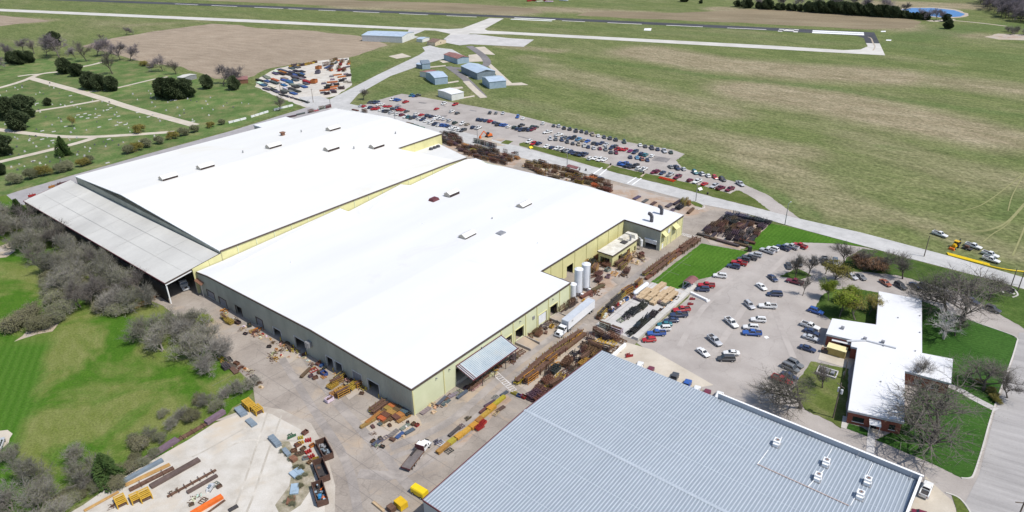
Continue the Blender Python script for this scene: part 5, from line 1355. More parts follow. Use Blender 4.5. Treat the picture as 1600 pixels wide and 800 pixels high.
# ================================================================ vehicles
def ring(x, w, z0, zb):
    return [(x, -.84 * w, z0), (x, .84 * w, z0), (x, w, z0 + .28 * (zb - z0)), (x, .985 * w, zb - .12 * (zb - z0)), (x, .86 * w, zb), (x, -.86 * w, zb), (x, -.985 * w, zb - .12 * (zb - z0)), (x, -w, z0 + .28 * (zb - z0))]
def wheel_mesh(r, w):
    mb = MB()
    mb.tube((0, -w / 2, 0), (0, w / 2, 0), r, n=12, mat=0)
    for s in (-1, 1): mb.tube((0, s * w / 2, 0), (0, s * (w / 2 + 0.02), 0), r * 0.6, n=10, mat=1)
    return mb
CARS = {
    'sedan': dict(L=4.75, W=0.91, secs=[(-2.36, .78, .42, .84), (-2.2, .94, .30, .97), (-1.5, 1, .24, 1.0), (.2, 1, .22, .95), (1.0, 1, .24, .92), (1.8, .96, .26, .82), (2.25, .88, .32, .72), (2.38, .72, .42, .62)], cab=(-1.65, 1.05, -.95, .25, .95, 1.44), wb=(1.45, -1.38), r=.33),
    'hatch': dict(L=4.3, W=0.9, secs=[(-2.12, .8, .42, .92), (-2.0, .95, .30, 1.02), (-1.3, 1, .24, 1.0), (.2, 1, .22, .96), (1.0, 1, .24, .93), (1.7, .95, .28, .82), (2.05, .86, .34, .72), (2.15, .72, .42, .62)], cab=(-2.0, 1.0, -1.55, .2, .96, 1.5), wb=(1.3, -1.28), r=.33),
    'suv': dict(L=4.75, W=0.95, secs=[(-2.36, .84, .45, 1.0), (-2.25, .97, .34, 1.12), (-1.5, 1, .30, 1.13), (.2, 1, .30, 1.08), (1.0, 1, .30, 1.04), (1.8, .97, .33, .96), (2.25, .9, .38, .86), (2.38, .78, .46, .75)], cab=(-2.28, .95, -1.95, .25, 1.08, 1.76), wb=(1.45, -1.4), r=.37),
    'van': dict(L=5.1, W=0.98, secs=[(-2.52, .86, .42, 1.0), (-2.42, .98, .32, 1.1), (-1.5, 1, .28, 1.1), (.2, 1, .28, 1.06), (1.3, 1, .28, 1.0), (2.0, .96, .32, .9), (2.4, .88, .38, .8), (2.52, .75, .46, .68)], cab=(-2.45, 1.55, -2.2, .75, 1.04, 1.8), wb=(1.6, -1.5), r=.36),
    'pickup': dict(L=5.7, W=0.99, secs=[(-2.85, .95, .5, 1.08), (-2.75, 1, .42, 1.1), (-1.0, 1, .40, 1.1), (.2, 1, .38, 1.1), (1.1, 1, .38, 1.1), (2.2, .97, .40, 1.04), (2.7, .92, .44, .96), (2.85, .82, .5, .85)], cab=(-.85, 1.15, -.6, .5, 1.09, 1.86), wb=(1.8, -1.85), r=.40),
}
def car_parts(kind):
    c = CARS[kind]
    w = c['W']
    P = []
    body = MB()
    body.loft([ring(x, w * k, z0, zb) for x, k, z0, zb in c['secs']])
    xa, xb, ta, tb, zc, zr = c['cab']
    gl = MB()
    wb_, wt = w * .88, w * .70
    bot = [(xa, -wb_, zc - .12), (xb, -wb_, zc - .12), (xb, wb_, zc - .12), (xa, wb_, zc - .12)]
    top = [(ta, -wt, zr - .05), (tb, -wt, zr - .05), (tb, wt, zr - .05), (ta, wt, zr - .05)]
    gl.hexa(bot, top)
    roof = MB()
    e = .05
    roof.hexa([(ta - e, -wt - e, zr - .07), (tb + e, -wt - e, zr - .07), (tb + e, wt + e, zr - .07), (ta - e, wt + e, zr - .07)], [(ta + .12, -wt + .1, zr + .01), (tb - .12, -wt + .1, zr + .01), (tb - .12, wt - .1, zr + .01), (ta + .12, wt - .1, zr + .01)])
    def lerp(p, q, k): return tuple(p[i] + (q[i] - p[i]) * k for i in range(3))
    for i in range(4):
        roof.bar(Vector(bot[i]) * 1.0, Vector(top[i]), .10, .10)
    for s in (0, 1):
        a0, a1 = (bot[0], bot[1]) if s == 0 else (bot[3], bot[2])
        b0, b1 = (top[0], top[1]) if s == 0 else (top[3], top[2])
        ks = (.42,) if kind in ('sedan', 'pickup') else (.33, .66)
        for k in ks: roof.bar(lerp(a0, a1, k), lerp(b0, b1, k), .09, .05)
    P.append(('body', body, ['car_paint'], True)); P.append(('windows', gl, ['glass'], False)); P.append(('roof', roof, ['car_paint'], False))
    if kind == 'pickup':
        bed = MB(); bed.box((-1.82, 0, 1.085), (1.78, w * 1.5, .03)); P.append(('bed_floor', bed, ['steel_dark'], False))
        rails = MB()
        for y in (-1, 1): rails.box((-1.85, y * w * .87, 1.08), (1.95, .16, .26))
        rails.box((-2.77, 0, 1.08), (.12, w * 1.62, .26)); rails.box((-.92, 0, 1.08), (.1, w * 1.62, .26))
        P.append(('bed_side', rails, ['car_paint'], False))
    elif kind in ('suv', 'van'):
        rk = MB()
        for y in (-1, 1): rk.bar((ta + .2, y * wt * .86, zr + .05), (tb - .3, y * wt * .86, zr + .05), .05)
        P.append(('roof_rail', rk, ['steel_dark'], False))
    for sx in c['wb']:
        for y in (-1, 1):
            P.append(('wheel', (sx, y * (w - .1), c['r']), c['r'], None))
    x1 = c['secs'][-1][0]; x0 = c['secs'][0][0]
    zf, zbk = c['secs'][-1][3], c['secs'][0][3]
    for y in (-1, 1):
        h = MB(); h.box((x1 - .11, y * w * .62, zf - .12), (.22, .34, .13)); P.append(('headlight', h, ['lamp_clear'], False))
        h = MB(); h.box((x0 + .06, y * w * .68, zbk - .22), (.14, .26, .17)); P.append(('taillight', h, ['lamp_red'], False))
    b = MB(); b.box((x1 - .02, 0, .42), (.1, w * 1.3, .16)); P.append(('grille', b, ['steel_dark'], False))
    return P
CAR_MESH, CAR_ONE, WHEEL = {}, {}, {}
for kd in CARS:
    out, one, mats1 = [], MB(), ['car_paint', 'glass', 'tyre', 'steel_dark']
    for p in car_parts(kd):
        if p[0] == 'wheel':
            r = p[2]
            if r not in WHEEL: WHEEL[r] = wheel_mesh(r, .24).mesh('wheel', ['tyre', 'rim'])
            out.append(('wheel', WHEEL[r], p[1]))
            one.tube((p[1][0], p[1][1] - .12, r), (p[1][0], p[1][1] + .12, r), r, n=8, mat=2)
        else:
            out.append((p[0], p[1].mesh(p[0], p[2], False), (0, 0, 0)))
            k = {'car_paint': 0, 'glass': 1, 'steel_dark': 3}.get(p[2][0])
            if k is not None: one.add(p[1].v, p[1].f, k)
    CAR_MESH[kd] = out
    CAR_ONE[kd] = one.mesh('car', mats1)
CC = {'w': ((.74, .74, .73), 'white'), 's': ((.47, .48, .50), 'silver'), 'g': ((.17, .175, .18), 'grey'), 'k': ((.025, .025, .028), 'black'), 'd': ((.06, .062, .068), 'charcoal'), 'n': ((.03, .045, .10), 'navy'),
      'b': ((.03, .10, .36), 'blue'), 'l': ((.12, .30, .48), 'light blue'), 't': ((.03, .16, .19), 'teal'), 'r': ((.42, .015, .02), 'red'), 'm': ((.16, .015, .035), 'maroon'), 'y': ((.30, .25, .18), 'tan'), 'e': ((.035, .06, .045), 'dark green'), 'p': ((.26, .03, .14), 'magenta'), 'c': ((.30, .10, .06), 'copper')}
TY = {'a': 'sedan', 'u': 'suv', 'p': 'pickup', 'v': 'van', 'h': 'hatch'}
TN = {'sedan': 'sedan', 'suv': 'SUV', 'pickup': 'pickup truck', 'van': 'minivan', 'hatch': 'hatchback'}
def car(kind, c, loc, rz, label, group, parts=True, cat='car', scale=1.0):
    rgb, cname = CC[c]
    nme = {'pickup': 'pickup_truck', 'van': 'minivan'}.get(kind, 'parked_car')
    if not parts:
        o = put(nme, CAR_ONE[kind], None, loc, rz, rgb)
        return tag(o, label, cat, group)
    t = thing(nme, label, cat, loc, rz, group, scale)
    for n_, me, off in CAR_MESH[kind]:
        put(n_, me, t, off, 0, rgb)
    return t
crnd = random.Random(5)
def car_row(phrase, group, region, spec, hd=None, vec=None, parts=False, jit=3.0):
    """spec: 'colour+type X,Y' in survey sheet coordinates, read left to right; phrase names the row."""
    ox, oy, k = region
    items = []
    for s in spec.split():
        code, xy = s.split(':')
        X, Y = (float(q) for q in xy.split(','))
        items.append((code, ox + X / k, oy + Y / k))
    items.sort(key=lambda q: q[1])
    for i, (code, px, py) in enumerate(items):
        c = code[0]
        kind = TY[code[1]] if len(code) > 1 else crnd.choice(['sedan', 'suv', 'suv', 'pickup', 'sedan', 'hatch'])
        p = at(px, py, 0.75); p.z = 0.09
        a = R(hd) if hd is not None else heading(px, py, *vec)
        a += R(crnd.uniform(-jit, jit))
        if crnd.random() < 0.35 and not parts: a += math.pi
        lab = f"{CC[c][1]} {TN[kind]}, {nth(i + 1)} from left in {phrase}" if len(items) > 1 else f"{CC[c][1]} {TN[kind]} {phrase}"
        car(kind, c, p, a, lab, group, parts)
def shift(spec): return spec
K = 13.333
FG = 'cars in the far staff car park'
car_row('the front line nearest the rear hall', FG, (550, 140, K), 's:195,335 r:255,345 w:330,365 n:395,372 rp:465,398 r:525,398 w:610,420 n:685,445 d:745,450 s:820,480 w:945,512 m:1040,525 w:1120,562 t:1190,570 d:1250,592 n:1310,575 w:1405,602 n:1470,622 w:1545,650', hd=54)
car_row('the second line nearest the rear hall', FG, (550, 140, K), 'd:370,263 d:440,265 n:510,266 w:560,312 w:625,302 r:695,345 r:780,345 d:850,392 n:920,392 r:990,412 r:1055,422 d:1140,450 w:1345,512 r:1445,522', hd=54)
car_row("the loose group at the staff lot's west corner", FG, (550, 140, K), 'w:840,203 b:905,206 b:970,217 rp:1120,255 t:1235,122 b:1305,130 d:1370,122', hd=56)
car_row('the front line facing the rear hall corner', FG, (620, 160, K), 'w:705,420 n:810,447 w:880,472 b:955,472 b:1015,478 n:1085,492 w:1130,522 w:1220,545 w:1310,572 d:1382,578', hd=54)
car_row('the second line facing the rear hall corner', FG, (620, 160, K), 'n:640,272 n:720,292 w:780,352 w:820,312 w:905,332 s:985,347 s:1095,377 e:1210,425 w:1360,440 y:1465,452 n:1590,520', hd=62)
car_row('the loose group in the open staff lot', FG, (620, 160, K), 'r:830,130 wv:980,22 rp:1215,40 w:1150,187 d:1262,222', hd=58)
car_row('short line of cars by the street lamp post', FG, (730, 160, K), 'wp:230,530', hd=60)
car_row('the packed line behind the orange digger', FG, (730, 160, K), 'n:240,357 n:312,367 n:392,377 r:480,392 n:572,417 d:650,457 b:722,462 b:785,472 w:862,502 e:990,522 n:1050,547 n:1122,572 k:1200,562 n:1292,572 m:1362,562', hd=56)
car_row('the trio behind the packed line', FG, (730, 160, K), 'd:1132,477 e:1350,502 d:1432,517', hd=56)
car_row('the scattered line on the western field edge', FG, (730, 160, K), 'd:475,212 g:600,217 s:745,222 b:1050,297 w:1165,327 w:1582,432', hd=80)
car_row('the long line on the central field edge', FG, (800, 185, K), 'd:870,147 s:975,157 k:1085,197 k:1205,217 d:1335,252 k:1450,267 d:1555,292', hd=90)
car_row('the white pair left of the double line', FG, (800, 185, K), 'wp:740,287 wp:975,342', hd=28)
car_row("the double line's near side, left part", FG, (800, 185, K), 's:800,422 g:915,427 n:1040,442 d:1155,482 d:1270,517 y:1390,532 w:1510,557', hd=90)
car_row("the double line's far side, left part", FG, (800, 185, K), 'g:1110,397 n:1200,402 k:1282,402 l:1390,432 y:1480,452 b:1572,472', hd=56)
car_row('the grass verge row, left part', FG, (800, 185, K), 'w:350,482 r:445,522 n:560,522 w:720,577 n:830,602 w:935,617 w:1015,632 d:1082,672 s:1150,672 n:1215,692 n:1290,717 d:1370,737 n:1440,750 n:1520,747', hd=54)
car_row('the white group along the grass verge', FG, (800, 230, 10), 'w:1222,175 w:1300,168 w:1372,193 w:1445,192', hd=54)
car_row('the long line on the eastern field edge', FG, (880, 190, K), 'd:490,228 y:610,263 w:730,288 d:855,318 d:975,343 k:1095,373 e:1275,418', hd=90)
car_row("the double line's near side, middle part", FG, (880, 190, K), 'n:525,518 s:640,543 m:765,553 g:890,573 d:995,633 m:1105,643', hd=90)
car_row("the double line's far side, middle part", FG, (880, 190, K), 'd:640,443 n:720,463 n:800,443 s:892,473 n:1010,543 d:1090,513 r:1142,573 r:1212,573 r:1292,575 p:1400,603 n:1500,628', hd=56)
car_row('the tail of the field edge line', FG, (940, 220, K), 'w:805,82 d:910,108 d:1050,143 n:1170,168 s:1310,208 e:1445,233', hd=88)
car_row("the double line's far side, right end", FG, (940, 220, K), 'n:830,272 t:915,292 w:1050,312', hd=56)
car_row("the double line's near side, right end", FG, (940, 220, K), 'n:600,333 l:740,343 c:840,373 n:955,393', hd=90)
car_row('the grass verge row, middle part', FG, (940, 220, K), 'b:400,472 b:480,482 n:545,512 k:620,532 k:700,522 w:780,572 wp:880,592 m:1090,642 m:1160,634 n:1270,662 sp:1430,697', hd=50)
car_row('the group at the field edge notch', FG, (1000, 230, K), 'g:640,403 n:770,428 s:905,448 t:1145,522 s:1280,552 w:1415,587 r:1560,617', hd=98)
car_row('the grass verge row, east end', FG, (1000, 230, K), 'm:780,617 m:1040,682 wp:1190,712', hd=46)
car_row('the last three along the grass verge', FG, (1060, 250, K), 'r:545,492 sp:750,540 mp:880,582', hd=40)
car_row('at the very end of the grass verge by the exit lane', FG, (1060, 250, K), 'm:1070,607', hd=42)
car_row('the pair before the exit lane', FG, (1060, 250, K), 'du:920,402 sp:1290,495', vec=(9, 6))
car_row('parked on the main road between the steel stacks', FG, (800, 230, 10), 'n:1380,485', hd=50)
# office car park: nearer, with all their parts
NG = 'cars in the office car park'
K8 = 8.0
car_row('the row along the white concrete ledge', NG, (980, 440, K8), 'rh:275,722 bp:365,645 wu:450,585 ta:470,530 na:555,480 np:645,415 rp:680,350', vec=(-10, .5), parts=True)
car_row('the pair beside the arched shelter', NG, (1060, 370, K8), 'nu:300,655 rp:350,605', vec=(-10, -.6), parts=True)
car_row('parked alone at the edge of the plant lawn', NG, (1060, 370, K8), 'wu:520,485', vec=(-10, -1), parts=True)
car_row('the cluster along the plant lawn', NG, (1060, 370, K8), 'nu:690,368 rp:760,325 du:815,282 dp:890,258 su:965,225', vec=(-10, -2), parts=True)
car_row('the row along the roadside lawn', NG, (1180, 370, K8), 'sp:150,175 wu:220,150 np:350,135 sp:455,120 rp:560,110', vec=(-10, -3.4), parts=True)
car_row('the angled line in the office lot', NG, (1080, 450, K8), 'su:730,212 wp:505,432 sp:295,655 wa:150,800', vec=(10, 8.2), parts=True)
car_row('the upper angled pair in the office lot', NG, (1180, 370, K8), 'na:222,512 wa:80,620', vec=(10, 7.5), parts=True)
car_row('the left-facing line in the office lot', NG, (1080, 450, K8), 'nv:1045,75 wp:955,225 wu:840,395 wu:745,490 bp:760,562', vec=(-10, -.6), parts=True)
car_row('the lowest middle pair in the office lot', NG, (1090, 500, 10), 'wa:530,510 dv:450,600', vec=(-10, -.4), parts=True)
car_row('tall tree island cars', NG, (1180, 370, K8), 'da:420,355 da:550,325 gu:745,300 gu:875,295 wu:1003,308', vec=(2.0, 10), parts=True) if False else None
car_row('the line beyond the tree island', NG, (1180, 370, K8), 'da:420,358 du:550,328 gu:745,303 gp:875,298 wu:1003,312', vec=(1.5, 6), parts=True)
car_row('parked beside the tree island', NG, (1180, 370, K8), 'mp:495,560', vec=(-10, -2.4), parts=True)
car_row('the line beside the yellow shed', NG, (1180, 460, K8), 'bu:760,208 wp:690,395 na:705,465 sa:695,538 na:655,672', vec=(10, 3.2), parts=True)
car_row('the line under the bare tree by the office', NG, (1180, 540, K8), 'gu:500,225 gv:440,275 na:430,375 rp:335,430', vec=(10, 4.4), parts=True)
car_row('the line along the drive behind the office', NG, (1300, 400, K8), 'sa:250,250 ga:362,255 ca:670,332 du:858,372 na:1045,368 du:1165,390 sa:1300,425 sa:1425,460', vec=(10, 6), parts=True)
car_row('the pair under the great bare tree', NG, (1440, 440, 6.667), 'nu:520,200 du:740,285', vec=(10, 4), parts=True)
car_row('at the corner of the warehouse parapet', NG, (1360, 680, 6.667), 'wp:580,565', vec=(3.2, -10), parts=True)
car_row('at the bottom edge beside the corner pad', NG, (1360, 680, 6.667), 'ma:555,835', vec=(10, 3), parts=True)
car_row('the line behind the warehouse roof edge', NG, (900, 520, 6.667), 'wa:660,345 ma:770,395 dp:1020,475', vec=(5, -10), parts=True)
car_row('the line behind the warehouse parapet', NG, (800, 600, 4.0), 'bp:1090,10 wa:1150,40 ma:1215,62 wv:1290,80', vec=(4, -10), parts=True)
car_row('parked on the meadow pad at the left edge', NG, (0, 600, 4.0), 'su:-6,375', vec=(3, -10), parts=True)
# roadside works beyond the main road
WG = 'works vehicles in the field beside the main road'
car_row('standing alone in the field', WG, (1440, 340, K8), 'wp:230,208', vec=(10, 3.6), parts=True)
car_row('the work trucks beside the yellow pipe', WG, (1440, 340, K8), 'wp:650,355 wp:860,460 wp:870,525', vec=(10, 3.2), parts=True)

# ---------------------------------------------------------------- trucks and machines
def wheels(t, xs, y, r, w=.3, dual=False):
    k = ('w', r, w)
    if k not in WHEEL: WHEEL[k] = wheel_mesh(r, w).mesh('wheel', ['tyre', 'rim'])
    for x in xs:
        for s in (-1, 1):
            put('wheel', WHEEL[k], t, (x, s * y, r))
def truck_cab(t, x0, kind='white', hood=True, bw=1.2, high=2.9):
    m = 'truck_white'
    b = MB()
    secs = [(x0, bw, .75, high - .75), (x0 + 1.5, bw, .75, high - .8)]
    b.box((x0 + .85, 0, .8), (1.7, 2 * bw, high - 1.75)); c = b.build('cab', m, t)
    gl = MB()
    gl.hexa([(x0 + .15, -bw * .97, high - .95), (x0 + 1.7, -bw * .97, high - .95), (x0 + 1.7, bw * .97, high - .95), (x0 + .15, bw * .97, high - .95)],
            [(x0 + .15, -bw * .9, high - .2), (x0 + 1.35, -bw * .88, high - .2), (x0 + 1.35, bw * .88, high - .2), (x0 + .15, bw * .9, high - .2)])
    gl.build('windows', 'glass', c)
    MB().box((x0 + .72, 0, high - .2), (1.35, bw * 1.86, .14), taper=.94).build('roof', m, c)
    MB().box((x0 + .1, 0, .8), (.2, 2 * bw, high - .9)).build('back_panel', m, c)
    for s in (-1, 1): MB().bar((x0 + 1.6, s * bw, high - .95), (x0 + 1.3, s * bw * .9, high - .2), .12, .1).build('pillar', m, c)
    h = MB()
    h.hexa([(x0 + 1.7, -bw * .85, .7), (x0 + 3.4, -bw * .7, .7), (x0 + 3.4, bw * .7, .7), (x0 + 1.7, bw * .85, .7)], [(x0 + 1.7, -bw * .8, high - .95), (x0 + 3.3, -bw * .55, high - 1.2), (x0 + 3.3, bw * .55, high - 1.2), (x0 + 1.7, bw * .8, high - .95)])
    h.build('hood', m, t)
    MB().box((x0 + 3.42, 0, .95), (.06, bw * .95, .75)).build('grille', 'steel_dark', t)
    MB().box((x0 + 3.55, 0, .45), (.25, bw * 1.95, .35)).build('bumper', 'metal_light', t)
    for s in (-1, 1):
        f = MB(); f.box((x0 + 2.6, s * bw * .86, .75), (1.25, .4, .42), taper=.85); f.build('fender', m, t)
        MB().box((x0 + 3.38, s * bw * .62, 1.0), (.14, .28, .22)).build('headlight', 'lamp_clear', t)
        MB().box((x0 + 1.75, s * (bw + .25), high - .9), (.1, .25, .5)).build('mirror', 'steel_dark', t)
def semi():
    a, b = W(7.9, 57.0), W(7.1, 73.2)
    ang = math.atan2(a.y - b.y, a.x - b.x)          # faces the camera
    c = W(7.5, 65.0)
    t = thing('semi_truck', 'white semi truck with long box trailer parked beside the factory wall', 'truck', c, ang)
    MB().box((0, 0, 1.15), (16.15, 2.56, 2.85)).build('trailer_box', 'truck_white', t)
    MB().box((0, 0, 4.0), (16.2, 2.62, .08)).build('trailer_roof', 'trailer_roof', t)
    MB().box((8.12, 0, 1.3), (.1, 2.3, 2.6)).build('trailer_front', 'trailer_roof', t)
    for s in (-1, 1): MB().box((0, s * 1.3, 1.1), (16.1, .06, .18)).build('side_rail', 'metal_light', t)
    lo = MB()
    for i, (w_, h_) in enumerate([(.18, .5), (.18, .5), (.18, .5)]): lo.box((6.1 - i * .33, 1.3, 3.0), (w_, .03, h_), tilt=0)
    lo.build('side_lettering', 'metal_gray', t)
    wheels(t, (-6.8, -5.5), 1.05, .5, .42)
    for s in (-1, 1): MB().box((4.2, s * .8, 0), (.15, .2, 1.15)).build('landing_leg', 'metal_gray', t)
    MB().box((8.6, 0, .75), (5.2, .9, .3)).build('chassis', 'steel_dark', t)
    truck_cab(t, 8.75)
    wheels(t, (7.6, 6.4), 1.0, .5, .5); wheels(t, (11.35,), 1.08, .5, .32)
    for s in (-1, 1): MB().tube((8.6, s * 1.05, .9), (8.6, s * 1.05, 3.6), .09, n=6).build('exhaust', 'metal_light', t)
semi()
def flatbed():
    a = heading(640, 728, 30, -38)
    t = thing('flatbed_truck', 'white flatbed truck with dark rusty bed driving across the yard', 'truck', at(650, 717), a)
    MB().box((-1.3, 0, 1.0), (6.6, 2.5, .2)).build('bed', 'bed_steel', t)
    for s in (-1, 1): MB().box((-1.3, s * 1.25, .95), (6.6, .1, .32)).build('bed_rail', 'rust', t)
    MB().box((-4.62, 0, .75), (.12, 2.5, .45)).build('tail_board', 'trim_maroon', t)
    MB().box((1.95, 0, 1.2), (.14, 2.5, 1.5)).build('headboard', 'trim_maroon', t)
    mb = MB()
    for i in range(5): mb.box((-.4 + i * .55, .9, 1.2), (.5, .4, .4 + .1 * (i % 2)))
    mb.build('tool_rack', 'steel_dark', t)
    MB().box((-.6, 0, .6), (8.2, .9, .35)).build('chassis', 'steel_dark', t)
    truck_cab(t, 2.1, bw=1.15, high=2.6)
    wheels(t, (-3.2, -2.1), .95, .46, .5); wheels(t, (4.75,), 1.05, .46, .32)
    for s in (-1, 1): MB().box((.6, s * 1.0, .45), (1.2, .45, .5)).build('tool_box', 'metal_light', t)
flatbed()
def dock_truck():
    t = thing('box_truck', 'white truck parked under the open shed beside the front hall', 'truck', at(287, 448), heading(280, 438, 14, 18))
    MB().box((-2.8, 0, 1.0), (6.0, 2.4, 2.2)).build('cargo_bed', 'steel_dark', t)
    truck_cab(t, .5, bw=1.2, high=2.9)
    MB().box((-1.5, 0, .6), (8, .9, .35)).build('chassis', 'steel_dark', t)
    wheels(t, (-3.6, -2.4), .98, .48, .5); wheels(t, (3.1,), 1.06, .48, .32)
dock_truck()
def backhoe():
    t = thing('backhoe', 'yellow backhoe loader working beside the main road', 'digger', at(1492, 387), heading(1492, 387, -10, 6))
    MB().box((0, 0, .6), (3.2, 1.3, .7)).build('chassis', 'machine_yellow', t)
    MB().box((1.1, 0, 1.3), (1.5, 1.0, .6), taper=.9).build('hood', 'machine_yellow', t)
    c = MB().box((-.4, 0, 1.3), (1.4, 1.4, 1.3), taper=.95).build('cab', 'glass', t)
    MB().box((-.4, 0, 2.6), (1.7, 1.7, .14)).build('roof', 'machine_yellow', c)
    wheels(t, (-.8,), .9, .75, .4); wheels(t, (1.5,), .85, .5, .3)
    for s in (-1, 1): MB().bar((.6, s * .75, 1.2), (2.7, s * .75, .5), .18).build('loader_arm', 'machine_yellow', t)
    MB().box((3.0, 0, .1), (.8, 2.2, .8), taper=.75).build('bucket', 'machine_orange', t)
    MB().bar((-1.5, 0, 1.0), (-3.0, 0, 2.9), .25).build('boom', 'steel_dark', t)
    MB().bar((-3.0, 0, 2.9), (-4.0, 0, 1.0), .2).build('dipper', 'steel_dark', t)
    MB().box((-4.0, 0, .5), (.6, .6, .6)).build('backhoe_bucket', 'steel_dark', t)
    t = thing('trailer', 'small dark equipment trailer beside the white work truck', 'trailer', at(1511, 390), heading(1511, 390, 10, 3))
    MB().box((0, 0, .55), (3.4, 1.7, .15)).build('bed', 'steel_dark', t)
    MB().bar((1.7, 0, .55), (3.0, 0, .5), .12).build('drawbar', 'steel_dark', t)
    MB().box((-.3, 0, .7), (1.4, 1.0, .9)).build('engine_unit', 'rust', t)
    wheels(t, (0,), .9, .35, .25)
backhoe()
def digger():
    t = thing('excavator', 'orange excavator beside the dug-up bed at the staff car park', 'digger', at(764, 214), heading(764, 214, -10, 2))
    for s in (-1, 1): MB().box((0, s * 1.1, 0.05), (3.8, .6, .8), taper=.9).build('track', 'steel_dark', t)
    MB().box((-.2, 0, .85), (3.0, 2.4, 1.1), taper=.95).build('house', 'machine_orange', t)
    MB().box((.9, .6, 1.9), (1.3, 1.1, 1.2)).build('cab', 'glass', t)
    MB().bar((1.2, -.2, 1.6), (3.2, -.2, 4.0), .5).build('boom', 'machine_orange', t)
    MB().bar((3.2, -.2, 4.0), (5.6, -.2, 1.6), .4).build('dipper', 'machine_orange', t)
    MB().box((5.8, -.2, .3), (1.2, 1.2, 1.2), taper=.8).build('bucket', 'machine_orange', t)
digger()
def barrier():
    t = thing('steel_barrier', 'bright red steel frame lying on the grass verge', 'barrier', at(1042, 281), heading(1042, 281, 21, 5.5))
    for y in (-.9, 0, .9): MB().bar((-4.2, y, .3 + .2 * (y == 0)), (4.2, y, .3 + .2 * (y == 0)), .34).build('rail', 'bright_red', t)
    for x in (-3.6, -1.2, 1.2, 3.6): MB().bar((x, -1.0, .3), (x, 1.0, .3), .25).build('crossbar', 'bright_red', t)
barrier()
def yellow_pipe():
    pts = smooth_line([at(1481, 399), at(1505, 405.5), at(1535, 413.5), at(1552, 418), at(1575, 422.5), at(1606, 426), at(1680, 434)], 4)
    t = thing('gas_pipe', 'long bright yellow gas pipe laid in the grass along the main road', 'pipe', pts[0], 0)
    o = tuple(pts[0])
    mb = MB(o)
    for k, off in enumerate((0, .55, 1.1, 1.65)):
        n_ = 11 if k else len(pts) - 1
        m2 = MB(o)
        for a, b in zip(pts[:n_], pts[1:n_ + 1]): m2.tube(a + Vector((.3 * off, off, .25)), b + Vector((.3 * off, off, .25)), .26, n=7, cap=False)
        m2.build('pipe_run', 'pipe_yellow', t)
yellow_pipe()
def buses():
    t = thing('box_trailer', 'bright yellow enclosed box trailer at the grey warehouse corner', 'trailer', at(656, 773), heading(650, 768, 20, 12))
    mb = MB()
    secs = []
    for x in (-1.9, 1.9): secs.append([(x, -.95, .5), (x, .95, .5), (x, .95, 1.7), (x, .75, 2.0), (x, -.75, 2.0), (x, -.95, 1.7)])
    mb.loft(secs); mb.build('body', 'pipe_yellow', t)
    MB().box((-1.93, 0, .6), (.06, 1.5, 1.1)).build('end_door', 'metal_blue', t)
    MB().box((0, 0, .3), (3.7, 1.4, .25)).build('chassis', 'steel_dark', t)
    wheels(t, (-1.2, 1.2), .95, .38, .25)
buses()
